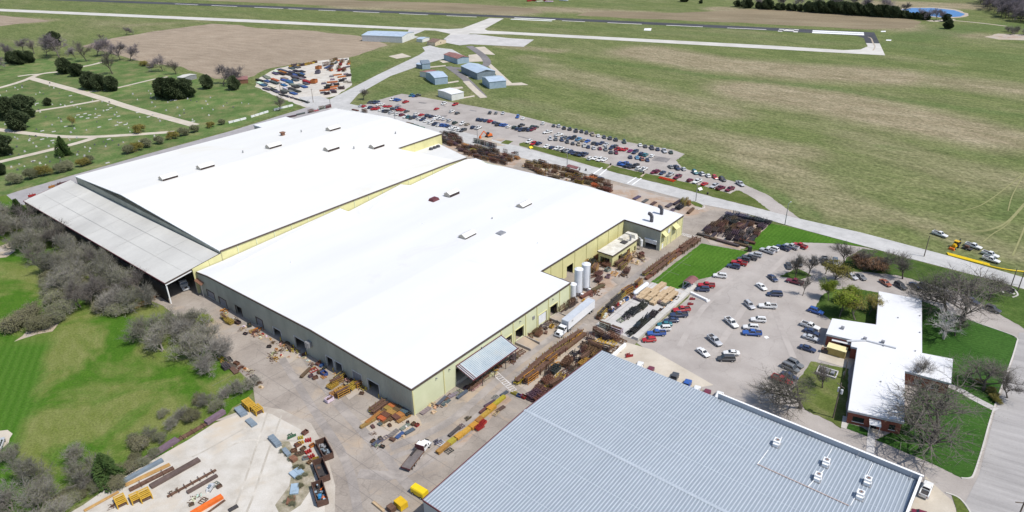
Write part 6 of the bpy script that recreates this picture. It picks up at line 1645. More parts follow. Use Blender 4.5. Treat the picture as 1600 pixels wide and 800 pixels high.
# ================================================================ trees and shrubs
def bare_tree(seed, H, spread=0.5, trunk=0.3, dens=1.0, stems=1, leaf=0, leaf_size=0.3, up=0.35, tw=0.03, lr=1.0):
    rnd = random.Random(seed)
    T, C, Lf = MB(), MB(), MB()
    tips = []
    def grow(p, dr, L, r, lev):
        segs = 3 if lev < 3 else (2 if lev == 3 else 1)
        pts = [p]
        dd = dr.copy()
        for i in range(segs):
            dd = (dd + Vector((rnd.gauss(0, .13), rnd.gauss(0, .13), rnd.gauss(0.05, .10)))).normalized()
            pts.append(pts[-1] + dd * (L / segs))
        for i in range(segs):
            k0, k1 = i / segs, (i + 1) / segs
            ra, rb = r * (1 - .5 * k0), r * (1 - .5 * k1)
            if lev <= 1: T.tube(pts[i], pts[i + 1], ra, rb, n=6 if lev == 0 else 5, cap=False)
            elif lev == 2: T.tube(pts[i], pts[i + 1], ra, rb, n=4, cap=False)
            else: C.tube(pts[i], pts[i + 1], max(ra, tw * .8), (max(rb, tw * .7) if i < segs - 1 else 0.0), n=3, cap=False)
        if lev >= 4:
            tips.append(pts[-1]); return
        nb = int(round([5, 6, 6, 6][lev] * (dens if lev > 1 else 1) + rnd.uniform(-.6, .6)))
        for j in range(nb):
            t = rnd.uniform(.30 if lev else .5, 1.0) if j else 1.0
            f = t * segs; i = min(int(f), segs - 1)
            q = pts[i].lerp(pts[i + 1], f - i)
            ax = Vector((rnd.gauss(0, 1), rnd.gauss(0, 1), rnd.gauss(0, 1)))
            base = (pts[i + 1] - pts[i]).normalized()
            ax = (ax - base * ax.dot(base)).normalized()
            ang = rnd.uniform(.35, .95) * (spread / .5) * (0.5 if j == 0 else 1)
            nd = base * math.cos(ang) + ax * math.sin(ang)
            nd = (nd + Vector((0, 0, up * (1.0 if lev < 2 else .5)))).normalized()
            grow(q, nd, L * rnd.uniform(.52, .74) * lr * (1.25 if lev == 0 else 1), r * (.52 if lev < 2 else .5), lev + 1)
    for s in range(stems):
        a = rnd.uniform(0, 6.28)
        lean = .0 if stems == 1 else .45
        grow(Vector((0.25 * math.cos(a), 0.25 * math.sin(a), 0)) if stems > 1 else Vector((0, 0, 0)), Vector((lean * math.cos(a), lean * math.sin(a), 1)).normalized(), H * (.36 if stems == 1 else .30), trunk, 0)
    zmax = max(p.z for p in tips)
    k = H / zmax
    for mb in (T, C): mb.v = [(x * k, y * k, z * k) for x, y, z in mb.v]
    tips = [p * k for p in tips]
    if leaf:
        for p in tips:
            for _ in range(leaf):
                q = p + Vector((rnd.gauss(0, .35), rnd.gauss(0, .35), rnd.gauss(0, .3)))
                dr = Vector((rnd.gauss(0, 1), rnd.gauss(0, 1), rnd.gauss(.3, 1))).normalized()
                Lf.tube(q, q + dr * leaf_size * rnd.uniform(.7, 1.4), leaf_size * .38, 0, n=3, cap=False)
    return T, C, Lf
def cedar(seed, H, w, tufts=2400, size=.55, cone=1.0, skirt=0.05, lobes=5):
    rnd = random.Random(seed)
    T, C = MB(), MB()
    T.tube((0, 0, 0), (0, 0, H * .8), .22, .05, n=6, cap=False)
    ph = [(rnd.uniform(0, 6.28), rnd.uniform(.10, .26), rnd.randint(2, 4)) for _ in range(lobes)]
    for i in range(tufts):
        z = skirt + (1 - skirt) * rnd.random() ** (1.25 if cone > .6 else .9)
        a = rnd.uniform(0, 2 * math.pi)
        prof = (1 - z) ** (.75 * cone + .12) * (min(1, (z + .12) / .3) if cone < .9 else 1) if cone > .5 else math.sin(math.pi * min(1, max(.02, z * .92 + .06))) ** .6
        wob = 1 + sum(am * math.sin(k * a + p + z * 7) for p, am, k in ph) * 1.15
        rr = w * prof * max(.35, wob) * (rnd.random() ** .4) + .05
        zz = z * H
        q = Vector((rr * math.cos(a), rr * math.sin(a), zz))
        out = Vector((math.cos(a), math.sin(a), rnd.uniform(-.35, .7) if cone > .9 else rnd.uniform(-.3, 1.0)))
        out = (out + Vector((rnd.gauss(0, .35), rnd.gauss(0, .35), rnd.gauss(0, .3)))).normalized()
        s = size * rnd.uniform(.6, 1.35) * (.65 + .5 * (1 - z))
        C.tube(q, q + out * s, s * .34, 0, n=3, cap=False)
    for _ in range(9):
        a = rnd.uniform(0, 6.28); z = rnd.uniform(.15, .6) * H
        T.tube((0, 0, z), (w * .6 * math.cos(a), w * .6 * math.sin(a), z + .4), .07, .02, n=4, cap=False)
    return T, C
PROTO = {}
def proto(key, T, C, tm, cm, Lf=None, lm=None):
    if Lf is not None and Lf.f:
        n = len(C.f)
        C.add(Lf.v, Lf.f, 1)
        PROTO[key] = (T.mesh('trunk', tm), C.mesh('crown', [cm, lm]))
    else:
        PROTO[key] = (T.mesh('trunk', tm), C.mesh('crown', cm))
for i in range(3):
    T, C, L = bare_tree(10 + i, 10, .62, .24, 1.15, up=.3, lr=1.1, tw=.028); proto(f'bare{i}', T, C, 'bark', 'twig_dark')
    T, C, L = bare_tree(30 + i, 8, .70, .20, .9, stems=3, leaf=1 if i < 2 else 0, leaf_size=.11, tw=.033, lr=1.12); proto(f'thick{i}', T, C, 'bark_gray', 'twig', L, 'leaf_bud')
    T, C, L = bare_tree(50 + i, 10, .64, .20, 1.25, tw=.045, lr=1.1, up=.3); proto(f'mauve{i}', T, C, 'bark', 'twig_mauve')
for i in range(2):
    T, C, L = bare_tree(70 + i, 12, .78, .40, 1.25, leaf=1, leaf_size=.08, up=.22, lr=1.14, tw=.026); proto(f'great{i}', T, C, 'bark', 'twig_dark', L, 'leaf_bud')
    T, C, L = bare_tree(80 + i, 9, .55, .17, .9, leaf=4, leaf_size=.26); proto(f'spring{i}', T, C, 'bark', 'twig_dark', L, 'leaf_spring')
    T, C, L = bare_tree(90 + i, 5, .75, .10, .85, stems=3, leaf=3, leaf_size=.24); proto(f'shrub{i}', T, C, 'bark', 'twig', L, 'leaf_olive' if i == 0 else 'leaf_bud')
    T, C = cedar(100 + i, 9, 3.5, 3000, .95, cone=.4, lobes=7); proto(f'cedar{i}', T, C, 'bark', 'leaf_cedar')
    T, C = cedar(110 + i, 9, 2.9, 3000, .65, cone=1.0, lobes=6); proto(f'fir{i}', T, C, 'bark', 'leaf_fir')
T, C, L = bare_tree(95, 8, .6, .18, .9, leaf=3, leaf_size=.26); proto('olive0', T, C, 'bark', 'twig', L, 'leaf_olive')
T, C, L = bare_tree(96, 5, .8, .12, 1.0, stems=3, leaf=2, leaf_size=.2); proto('rust0', T, C, 'bark', 'twig', L, 'leaf_rust')
T, C, L = bare_tree(131, 9, .66, .24, .9, up=.3, lr=1.05); proto('pale0', T, C, 'bark_pale', 'twig_pale')
T, C, L = bare_tree(98, 3.2, .85, .05, .8, stems=4, leaf=1, leaf_size=.14, tw=.03); proto('scrub0', T, C, 'bark', 'twig', L, 'leaf_bud')
T, C, L = bare_tree(99, 3.2, .85, .05, .8, stems=4, leaf=2, leaf_size=.16, tw=.03); proto('scrub1', T, C, 'bark', 'twig_dark', L, 'leaf_scrub')
PH = {'bare': 10, 'thick': 8, 'mauve': 10, 'great': 12, 'spring': 9, 'shrub': 5, 'cedar': 9, 'fir': 9, 'olive': 8, 'rust': 5, 'pale': 9, 'scrub': 3.2}
trnd = random.Random(77)
def tree(key, px, py, h, label, group=None, cat='tree', name=None, wide=1.0, loc=None, rz=None):
    base = key.rstrip('0123456789')
    p = loc if loc is not None else at(px, py)
    k = h / PH[base]
    nm_ = name or {'cedar': 'cedar_tree', 'fir': 'fir_tree', 'shrub': 'flowering_shrub', 'scrub': 'bush', 'rust': 'bush'}.get(base, 'bare_tree' if base in ('bare', 'thick', 'mauve', 'great', 'pale') else 'leafy_tree')
    t = thing(nm_, label, cat, p, trnd.uniform(0, 6.28) if rz is None else rz, group, (k * wide, k * wide, k))
    tr, cr = PROTO[key]
    put('trunk', tr, t); put('crown', cr, t)
    return t
CG = 'evergreens of the cemetery'
for i, (px, py, h, w, lab) in enumerate([
    (20, 99, 8, 1.1, 'dark cedar at the left of the broad clump on the cemetery edge'), (33, 100, 9, 1.1, 'dark cedar in the middle of the broad clump on the cemetery edge'), (47, 98, 8, 1.05, 'dark cedar at the right of the broad clump on the cemetery edge'),
    (86, 72, 11, .9, 'tall dark cedar behind the mauve bare tree'), (103, 115, 10, 1.0, 'dark cedar beside the cemetery lane fork'), (121, 119, 8, 1.0, 'smaller dark cedar right of the lane fork'),
    (142, 139, 10, 1.1, 'left dark cedar of the pair beside the long cemetery lane'), (158, 141, 9, 1.05, 'middle dark cedar beside the long cemetery lane'), (176, 142, 8.5, 1.0, 'right dark cedar beside the long cemetery lane'),
    (257, 153, 11, .95, 'left dark cedar of the clump before the grey mausoleum'), (272, 155, 11.5, 1.0, 'middle dark cedar of the clump before the grey mausoleum'), (290, 153, 10.5, 1.0, 'right dark cedar of the clump before the grey mausoleum'),
    (325, 138.5, 8, .95, 'round dark cedar near the storage yard'), (367, 140.5, 8, .8, 'narrow dark cedar beside the weathered red shelter'),
    (16, 186, 11, 1.0, 'dark cedar at the left of the clump in the cemetery'), (38, 184, 11.5, 1.0, 'tall dark cedar at the right of the clump in the cemetery'), (30, 203, 9.5, 1.1, 'grey-green cedar at the front of the clump in the cemetery'),
    (4, 243, 9, 1.0, 'dark cedar cut by the left edge below the curved lane'), (2, 273, 5, 1.0, 'small dark shrub-like cedar at the left edge')]):
    tree(f'cedar{i % 2}', px, py, h * 1.3, lab, CG, wide=w)
tree('fir1', 101, 243, 11, 'dense cone-shaped dark green evergreen beside the cemetery lane', CG, wide=1.0)
tree('cedar1', 76, 165, 5.5, 'small brownish cedar standing alone between cemetery lanes', CG, wide=.9)
tree('olive0', 113, 199, 7, 'small thin olive tree with short trunk among the gravestones', 'single trees in the cemetery', wide=.75)
tree('shrub0', 219, 207, 5, 'broad olive bush beside the lower cemetery lane', wide=1.2, cat='bush')
tree('shrub0', 226, 103, 4, 'low olive hedge bush on the plowed field edge', wide=1.7, cat='bush')
tree('shrub0', 236, 106, 3.5, 'low olive hedge bush beside the plowed field, right one', wide=1.6, cat='bush')
for i, (px, py, h, w, k, lab) in enumerate([
    (10, 93, 10, 1.0, 'mauve0', 'bare tree at the far left behind the cemetery'), (54, 84, 9, 1.1, 'bare0', 'bare tree right of the broad cedar clump'), (73, 88, 11, 1.0, 'mauve1', 'bare tree just left of the mauve tree'),
    (93, 90, 15, 1.0, 'mauve2', 'largest mauve bare tree behind the cemetery'), (36, 80, 9, 1.1, 'mauve0', 'bare tree rising behind the broad cedar clump'), (136, 96, 12, 1.0, 'bare1', 'spreading bare tree beside the short cemetery lane'),
    (152, 88, 10, 1.1, 'mauve0', 'mauve bare tree behind the short cemetery lane'), (176, 116, 13, .9, 'bare2', 'grey bare tree with dark shadow in the cemetery'), (165, 88, 12, 1.0, 'mauve1', 'tall mauve bare tree at the plowed field corner'),
    (188, 94, 11, 1.0, 'mauve2', 'mauve bare tree on the plowed field edge, left'), (204, 95, 10, 1.0, 'mauve0', 'mauve bare tree on the plowed field edge, right'), (254, 111, 9, 1.1, 'mauve1', 'round bare tree on the plowed field corner'), (275, 116, 8, 1.1, 'bare0', 'bare tree right of the round bare tree on the field corner'),
    (349, 133, 10, 1.1, 'mauve2', 'mauve bare tree left of the weathered red shelter'), (364, 134, 10, 1.0, 'mauve0', 'mauve bare tree right beside the weathered red shelter'), (198, 55, 6, 1.2, 'mauve1', 'lone bare tree in the field beyond the cemetery'), (159, 62, 4, 1.1, 'bare1', 'tiny bare tree in the field beyond the cemetery'),
    (437, 173, 7, 1.1, 'bare2', 'bare tree beside the back lane near the storage yard'), (568, 156, 5.5, 1.2, 'bare0', 'small bare tree at the airfield road junction'), (118, 92, 8, 1.0, 'mauve0', 'bare tree between the cedars and short lane'), (-6, 112, 9, 1.0, 'mauve2', 'bare tree cut by the left edge near the cemetery gate')]):
    tree(k, px, py, h * 1.65, lab, 'bare trees round the cemetery', wide=w * 1.25)
SG = 'flowering shrubs along the back lane'
for i, (px, py, h) in enumerate([(22, 287, 5.5), (46, 280, 5.5), (67, 275, 5.5), (93, 270, 5), (110, 264.5, 5), (130, 260, 4.5), (143, 256, 4.5), (199, 241, 5), (215, 236, 5), (232, 229, 5), (251, 224, 4.5), (272, 217, 4.5), (285, 212, 5), (302, 207, 4.5), (330, 199, 3.5), (345, 195, 3.5)]):
    tree(f'shrub{1 - (i % 3 == 2)}', px, py, h, f'budding shrub beside the back lane, {nth(i + 1)} from the left', SG, 'shrub', wide=1.15)
# thicket west of the shed: trunks can be told apart only in part
TG = 'bare grey trees of the thicket'
def fill(poly, n, seed, mind):
    P = [at(*p) for p in poly]
    xs, ys = [p.x for p in P], [p.y for p in P]
    rnd = random.Random(seed); out = []
    tries = 0
    while len(out) < n and tries < 9000:
        tries += 1
        x, y = rnd.uniform(min(xs), max(xs)), rnd.uniform(min(ys), max(ys))
        ins = False
        j = len(P) - 1
        for i in range(len(P)):
            if (P[i].y > y) != (P[j].y > y) and x < (P[j].x - P[i].x) * (y - P[i].y) / (P[j].y - P[i].y) + P[i].x: ins = not ins
            j = i
        if ins and all((x - q.x) ** 2 + (y - q.y) ** 2 > mind * mind for q in out): out.append(Vector((x, y, 0)))
    return out
tree('fir0', 37, 352, 12, 'dense dark green evergreen among the bare trees of the thicket', wide=1.15)
for i, p in enumerate(fill([(-60, 330), (10, 345), (45, 352), (110, 388), (170, 420), (222, 462), (216, 484), (175, 492), (120, 480), (80, 455), (66, 420), (34, 400), (20, 380), (-60, 370)], 50, 3, 4.6)):
    tree(f'thick{i % 3}' if i % 4 else 'bare1', 0, 0, trnd.uniform(7.5, 11), 'bare grey tree in the dense thicket beside the open shed', TG, loc=p, wide=trnd.uniform(.95, 1.25))
for i, p in enumerate(fill([(30, 512), (60, 488), (88, 470), (110, 488), (90, 505), (60, 522)], 9, 5, 3.2)):
    tree(f'scrub{i % 2}', 0, 0, trnd.uniform(3, 5), 'brown scrub bush on the ditch bank below the thicket', 'scrub on the ditch bank', 'bush', loc=p, wide=1.4)
for i, p in enumerate(fill([(50, 470), (110, 470), (180, 496), (215, 490), (225, 478), (150, 440), (80, 420)], 20, 6, 3.0)):
    tree(f'scrub{i % 2}', 0, 0, trnd.uniform(2.5, 4), 'low scrub bush at the foot of the thicket', 'scrub under the thicket', 'bush', loc=p, wide=1.5)
for i, (px, py, h, k, lab) in enumerate([(232, 532, 8, 'thick0', 'leftmost grey bare tree of the clump by the yard corner'), (255, 548, 8, 'thick1', 'second grey bare tree of the clump by the yard corner'), (283, 535, 8.5, 'thick2', 'grey bare tree in the middle of the clump by the yard corner'), (262, 520, 7.5, 'thick0', 'grey bare tree at the back of the clump by the yard corner'),
                                      (312, 556, 8.5, 'thick1', 'front grey bare tree of the clump by the yard corner'), (340, 562, 8, 'thick2', 'rightmost grey bare tree of the clump by the yard corner'), (325, 535, 8, 'thick0', 'grey bare tree facing the gable wall by the yard corner'), (300, 515, 6.5, 'thick1', 'thin grey tree on the yard edge behind the clump'), (328, 580, 6.5, 'thick2', 'low grey tree at the foot of the clump by the yard corner')]):
    tree(k, px, py, h * 1.2, lab, 'bare trees by the yard corner', wide=1.2)
tree('spring1', 322, 520, 6.5, 'pale green budding tree in the clump by the yard corner', wide=1.1)
for i, (px, py, h, k) in enumerate([(396, 606, 4.2, 'thick0'), (378, 614, 5, 'thick1'), (356, 622, 4.5, 'thick2'), (340, 640, 3, 'scrub0'), (326, 634, 4.4, 'thick0'), (300, 658, 3, 'scrub1'), (288, 656, 4.6, 'thick2'), (268, 668, 4, 'thick1'), (252, 690, 2.6, 'scrub0'), (236, 684, 3.8, 'thick0'), (222, 702, 3.4, 'scrub1'), (210, 690, 2.4, 'scrub0'), (312, 628, 2.6, 'scrub1'), (256, 650, 2.2, 'scrub0')]):
    tree(k, px, py, h, f'grey hedge bush along the yard edge, {nth(i + 1)} from the factory end', 'hedge along the yard edge', 'bush', name='bush', wide=1.2)
for i in range(15):
    u = -113 - i * 8.2
    tree(['thick2', 'bare1', 'thick0', 'thick1'][i % 4], 0, 0, trnd.uniform(9.5, 12.5), f'tall bare tree hard against the open shed, {nth(i + 1)} from its front post', 'bare trees against the open shed', loc=W(u + trnd.uniform(-1.5, 1.5), -14.5 - trnd.uniform(0, 2.5)), wide=trnd.uniform(.8, 1.0))
tree('fir1', 170, 750, 8, 'dark conical fir between the meadow and gravel lot', wide=1.25)
for i, (px, py, h, k) in enumerate([(140, 752, 8, 'thick0'), (118, 720, 6, 'thick1'), (132, 768, 5, 'thick2'), (40, 760, 9, 'thick1'), (18, 800, 9, 'thick2'), (62, 800, 9, 'thick0'), (90, 830, 8, 'thick1'), (8, 840, 8, 'thick0'), (44, 842, 8, 'thick2'), (75, 770, 6, 'thick2'), (20, 725, 6, 'thick0')]):
    tree(k, px, py, h, f'grey bare tree at the lower left edge, {nth(i + 1)} from the fir outwards', 'bare trees at the lower left', wide=1.1)
for i, p in enumerate(fill([(84, 800), (110, 770), (160, 775), (250, 712), (200, 720), (130, 780)], 12, 8, 2.0)):
    tree(f'scrub{i % 2}', 0, 0, trnd.uniform(1.6, 2.6), 'low scrub bush between the fir and rusty fence rail', 'scrub by the fir', 'bush', loc=p, wide=1.4)
for i, p in enumerate(fill([(436, 694), (452, 694), (488, 735), (486, 760), (462, 790), (440, 800), (455, 755)], 12, 9, 1.5)):
    tree(f'scrub{i % 2}', 0, 0, trnd.uniform(.6, 1.1), 'weedy bush between the dumpsters and steel tanks', 'weeds by the dumpsters', 'bush', loc=p, wide=1.4)
OG = 'trees round the office'
for k, px, py, h, w, lab in [
    ('bare0', 1243, 436, 9.5, .85, 'slender bare tree on the small island in the office car park'), ('bare1', 1262, 432, 9, .9, 'bare tree right of the slender one on the car park island'), ('bare2', 1290, 428, 8, .9, 'bare tree before the parked cars beyond the island'),
    ('bare0', 1318, 412, 9.5, 1.1, 'spreading bare tree at the corner of the roadside lawn'), ('bare1', 1348, 416, 8, 1.0, 'bare tree behind the brown bush on the roadside lawn'), ('bare2', 1378, 424, 9, 1.1, 'bare tree with upright limbs on the roadside lawn'), ('bare0', 1410, 436, 10, 1.15, 'fan-shaped bare tree on the roadside lawn behind the office'),
    ('olive0', 1303, 446, 7, 1.25, 'yellow-green spring tree left of the drive behind the office'), ('spring0', 1311, 496, 8.5, 1.1, 'bright green spring tree on the lawn left of the office'), ('spring1', 1325, 478, 7, 1.0, 'light green tree at the back of the lawn left of the office'), ('olive0', 1336, 500, 7.5, 1.05, 'orange-tinged spring tree touching the office roof'), ('spring0', 1294, 470, 7, .9, 'green spring tree nearest the car park left of the office'), ('olive0', 1358, 492, 6, .9, 'amber shrubby tree in the corner of the office wings'),
    ('bare1', 1254, 462, 8, .6, 'thin bare sapling at the lawn corner by the car park'),
    ('rust0', 1362, 424, 5, 1.2, 'rust-brown bush beside the drive behind the office'), ('rust0', 1345, 414, 4.5, 1.2, 'smaller rust-brown bush on the roadside lawn'),
    ('great0', 1476, 486, 12, .95, 'tall straight bare tree at the drive behind the office'), ('great1', 1503, 500, 14, 1.1, 'great multi-limbed bare tree beside the drive and street'), ('great0', 1545, 470, 8, .9, 'bare tree on the roadside lawn near the street sign'), ('pale0', 1474, 530, 10, 1.15, 'pale-barked sycamore on the right office lawn'), ('bare2', 1492, 525, 8, 1.1, 'bare tree right of the pale sycamore'),
    ('great1', 1455, 692, 13, 1.25, 'great bare tree at the front of the right office lawn'), ('great0', 1250, 638, 10, 1.1, 'spreading bare tree at the drive left of the office'), ('bare0', 1285, 606, 7, 1.2, 'budding bare tree on the lawn by the equipment pit'), ('great1', 1536, 610, 8, 1.1, 'bare tree on the right office lawn near the walk'), ('bare1', 1574, 622, 7, 1.1, 'bare street tree at the kerb on the right'), ('bare2', 1440, 600, 9, 1.0, 'bare tree in the corner of the right office wing')]:
    tree(k, px, py, h * (1.2 if k[:5] == 'great' else 1.05), lab, OG, wide=w * (1.7 if k[:5] == 'great' else 1.25))
for i, (px, py) in enumerate([(1548, 613), (1552, 622), (1556, 628), (1530, 600)]):
    tree('shrub0', px, py, 1.6, f'low yellow-green shrub by the right office walk, {nth(i + 1)} of four', 'shrubs by the office walk', 'shrub', wide=1.3)
# wind-break row and woods beyond the runway
FG2 = 'evergreens of the wind-break'
n = 34
for i in range(n):
    k = i / (n - 1)
    px = 1262 + (1448 - 1262) * k; py = 18.5 + (31 - 18.5) * k
    tree(f'cedar{i % 2}', px + trnd.uniform(-1.5, 1.5), py + trnd.uniform(-.4, .4), trnd.uniform(11, 14.5) * (1 if px < 1400 else .6), f'dark evergreen in the wind-break row, {nth(i + 1)} from the left', FG2, wide=.95)
for i, (px, py, h) in enumerate([(1198, 14.5, 13), (1203, 15, 8), (1215, 15.5, 8), (1222, 16, 8), (1232, 16, 8), (1240, 17, 8), (1250, 17.5, 8), (1152, 10.5, 8), (1160, 10.5, 7), (1168, 12.5, 12), (1184, 13, 8), (1192, 13.5, 8), (1067, 3, 9), (1071, 3, 7), (1095, 5.5, 5), (1478, 33.5, 8), (1481, 45, 9)]):
    tree(f'cedar{i % 2}', px, py, h, f'dark evergreen beyond the runway, {nth(i + 1)} from the left', 'scattered evergreens beyond the runway', wide=1.1)
for i, (px, py, h) in enumerate([(1226, 14, 20), (1252, 13, 18), (1280, 12, 18), (1296, 14, 17), (1310, 16, 19), (1330, 15, 18), (1355, 19, 22), (1378, 22, 22), (1410, 25, 17), (1442, 31, 14), (1452, 31.5, 13), (1462, 32, 14), (1470, 32, 13), (1182, 13, 16)]):
    tree(f'mauve{i % 3}', px, py, h, f'bare tree behind the wind-break row, {nth(i + 1)} along it', 'bare trees behind the wind-break', wide=1.1)
for i, p in enumerate(fill([(1524, -1), (1532, 7), (1548, 19), (1575, 31), (1600, 37), (1632, 42), (1634, 20), (1622, -2)], 120, 21, 7.5)):
    tree(f'mauve{i % 3}', 0, 0, trnd.uniform(15, 21), 'bare grey-mauve tree of the wood at the top right', 'wood at the top right', loc=p, wide=1.15)
for i, (px, py, h) in enumerate([(1582, 54, 8), (1590, 52, 8), (1600, 55, 9), (1576, 50, 7), (1606, 50, 8)]):
    tree(f'thick{i % 3}', px, py, h, f'grey bush behind the bare earth patch, {nth(i + 1)} of five', 'bushes behind the bare earth', 'bush', wide=1.2)
nm('stone_light', [(0.3, (.40, .39, .37)), (0.7, (.54, .53, .51))], 1.5, 4, rough=.7)
nm('stone_gray', [(0.3, (.30, .30, .30)), (0.7, (.42, .42, .42))], 1.5, 4, rough=.7)
nm('stone_dark', [(0.3, (.07, .07, .075)), (0.7, (.13, .13, .135))], 1.5, 4, rough=.5)
nm('rust_dark', [(0.3, (.065, .035, .028)), (0.7, (.125, .07, .05))], 1.0, 6, rough=.85, kind='O')
nm('plum_steel', [(0.3, (.13, .085, .11)), (0.7, (.20, .14, .17))], .8, 5, rough=.6, kind='O')
nm('brown_steel', [(0.3, (.085, .06, .052)), (0.7, (.14, .10, .085))], .8, 5, rough=.7, kind='O')
nm('ochre_steel', [(0.3, (.32, .18, .06)), (0.7, (.46, .28, .10))], .8, 5, rough=.7, kind='O')
nm('machine_ochre', [(0.3, (.44, .26, .03)), (0.7, (.60, .37, .05))], 1.2, 5, rough=.6, kind='O')
nm('tarp_blue', [(0.3, (.04, .20, .42)), (0.7, (.06, .28, .52))], 1.2, 4, rough=.5, kind='O')
# ================================================================ yard goods: racks, frames, bins, bundles
COL = {'rusty': (.165, .088, .056), 'yellow': (.50, .31, .05), 'black': (.045, .043, .046), 'brown': (.14, .085, .06), 'orange': (.46, .16, .045), 'tan': (.52, .40, .27), 'white': (.72, .71, .69), 'blue': (.05, .12, .30), 'plum': (.105, .08, .088), 'grey': (.24, .23, .225), 'red': (.36, .03, .03), 'slate': (.105, .115, .145), 'ochre': (.40, .25, .07), 'green': (.05, .13, .09)}
def goods(kind, seed):
    r = random.Random(seed)
    P = []
    if kind == 'rack':
        L, Wd, H = 3.8, 1.5, 2.0
        for x in (-L / 2, L / 2):
            for y in (-Wd / 2, Wd / 2): P.append(('post', MB().bar((x, y, 0), (x, y, H + r.uniform(0, .5)), .13), 'steel'))
        for z in (.5, 1.25, 2.0):
            b = MB()
            for y in (-Wd / 2, Wd / 2): b.bar((-L / 2, y, z), (L / 2, y, z), .12)
            for x in (-L / 2, 0, L / 2): b.bar((x, -Wd / 2, z), (x, Wd / 2, z), .1)
            P.append(('beam', b, 'steel'))
        ld = MB()
        for z in (.6, 1.35, 2.1):
            for i in range(r.randint(4, 7)):
                y = r.uniform(-.6, .6); a = r.uniform(-.03, .03)
                ld.bar((-L / 2 - r.uniform(0, .6), y - a, z + r.uniform(0, .12)), (L / 2 + r.uniform(-.4, .6), y + a, z + r.uniform(0, .12)), r.uniform(.08, .17))
        P.append(('load', ld, r.choice(['rust', 'rust', 'steel_dark'])))
    elif kind == 'long_rack':
        L, Wd = 6.6, 1.7
        for x in (-2.8, 0, 2.8):
            for y in (-Wd / 2, Wd / 2): P.append(('post', MB().bar((x, y, 0), (x, y, 1.7), .16), 'steel'))
        b = MB()
        for x in (-2.8, 0, 2.8):
            for z in (.4, 1.1): b.bar((x, -Wd / 2, z), (x, Wd / 2, z), .14)
        P.append(('crossbar', b, 'steel'))
        for z in (.52, 1.22):
            ld = MB()
            for i in range(7):
                y = -.66 + i * .22 + r.uniform(-.03, .03)
                ld.bar((-L / 2 - r.uniform(0, .8), y, z + .08), (L / 2 + r.uniform(-.8, .8), y + r.uniform(-.05, .05), z + .08), r.uniform(.1, .18))
            P.append(('tube_load', ld, 'rust' if z > 1 else 'steel'))
    elif kind == 'frame':
        L, Wd = r.uniform(2.6, 3.6), r.uniform(1.5, 2.1)
        b = MB()
        for y in (-Wd / 2, Wd / 2): b.bar((-L / 2, y, .45), (L / 2, y, .45), .2)
        P.append(('side_rail', b, 'steel'))
        b = MB()
        for i in range(4): b.bar((-L / 2 + L * i / 3, -Wd / 2, .45), (-L / 2 + L * i / 3, Wd / 2, .45), .16)
        for i in range(3):
            x, y = r.uniform(-L / 2, L / 2), r.uniform(-Wd / 2, Wd / 2)
            b.bar((x, y, .4), (x + r.uniform(-.5, .5), y + r.uniform(-.3, .3), r.uniform(.9, 1.7)), .14)
        P.append(('crossbar', b, 'steel'))
        b = MB()
        for x in (-L / 2, L / 2):
            for y in (-Wd / 2, Wd / 2): b.bar((x, y, 0), (x, y, .5), .12)
        P.append(('foot', b, 'steel'))
    elif kind == 'frame_stack':
        L, Wd = 3.4, 2.0
        for k in range(3):
            b = MB()
            z = .3 + k * .5
            dx, dy = r.uniform(-.25, .25), r.uniform(-.2, .2)
            for y in (-Wd / 2, -Wd / 6, Wd / 6, Wd / 2): b.bar((-L / 2 + dx, y + dy, z), (L / 2 + dx, y + dy, z), .17)
            for i in range(5): b.bar((-L / 2 + L * i / 4 + dx, -Wd / 2 + dy, z + .16), (-L / 2 + L * i / 4 + dx, Wd / 2 + dy, z + .16), .14)
            for i in range(4):
                x, y = r.uniform(-L / 2, L / 2), r.uniform(-Wd / 2, Wd / 2)
                b.bar((x, y, z + .1), (x + r.uniform(-.4, .4), y + r.uniform(-.4, .4), z + r.uniform(.5, .9)), .13)
            P.append(('welded_frame', b, 'steel'))
        b = MB()
        for x in (-1.3, 1.3): b.box((x, 0, 0), (.2, Wd, .22))
        P.append(('bearer', b, 'timber'))
    elif kind == 'bin':
        L, Wd, H = 1.9, 1.3, .9
        for y in (-Wd / 2, Wd / 2): P.append(('side', MB().box((0, y, .12), (L, .08, H)), 'steel'))
        for x in (-L / 2, L / 2): P.append(('end', MB().box((x, 0, .12), (.08, Wd - .1, H)), 'steel'))
        P.append(('floor', MB().box((0, 0, .08), (L - .02, Wd - .02, .06)), 'steel_dark'))
        ld = MB()
        for i in range(7): ld.box((r.uniform(-.6, .6), r.uniform(-.35, .35), r.uniform(.3, .6)), (r.uniform(.2, .7), r.uniform(.15, .4), r.uniform(.15, .3)), r.uniform(0, 3))
        P.append(('contents', ld, 'rust'))
        f = MB()
        for x in (-.7, .7): f.box((x, 0, 0), (.14, Wd, .1))
        P.append(('runner', f, 'steel_dark'))
    elif kind == 'pallet':
        b = MB()
        for i in range(6): b.box((-.9 + i * .36, 0, .1), (.26, 1.3, .04))
        P.append(('deck', b, 'timber'))
        b = MB()
        for y in (-.55, 0, .55): b.box((0, y, 0), (2.0, .1, .1))
        P.append(('bearer', b, 'timber'))
        for i in range(r.randint(2, 4)):
            P.append(('parcel', MB().box((r.uniform(-.5, .5), r.uniform(-.25, .25), .14 + .35 * (i // 2)), (r.uniform(.7, 1.1), r.uniform(.5, .8), .36), r.uniform(-.1, .1)), 'steel' if i % 2 == 0 else 'cargo'))
    elif kind == 'bundle':
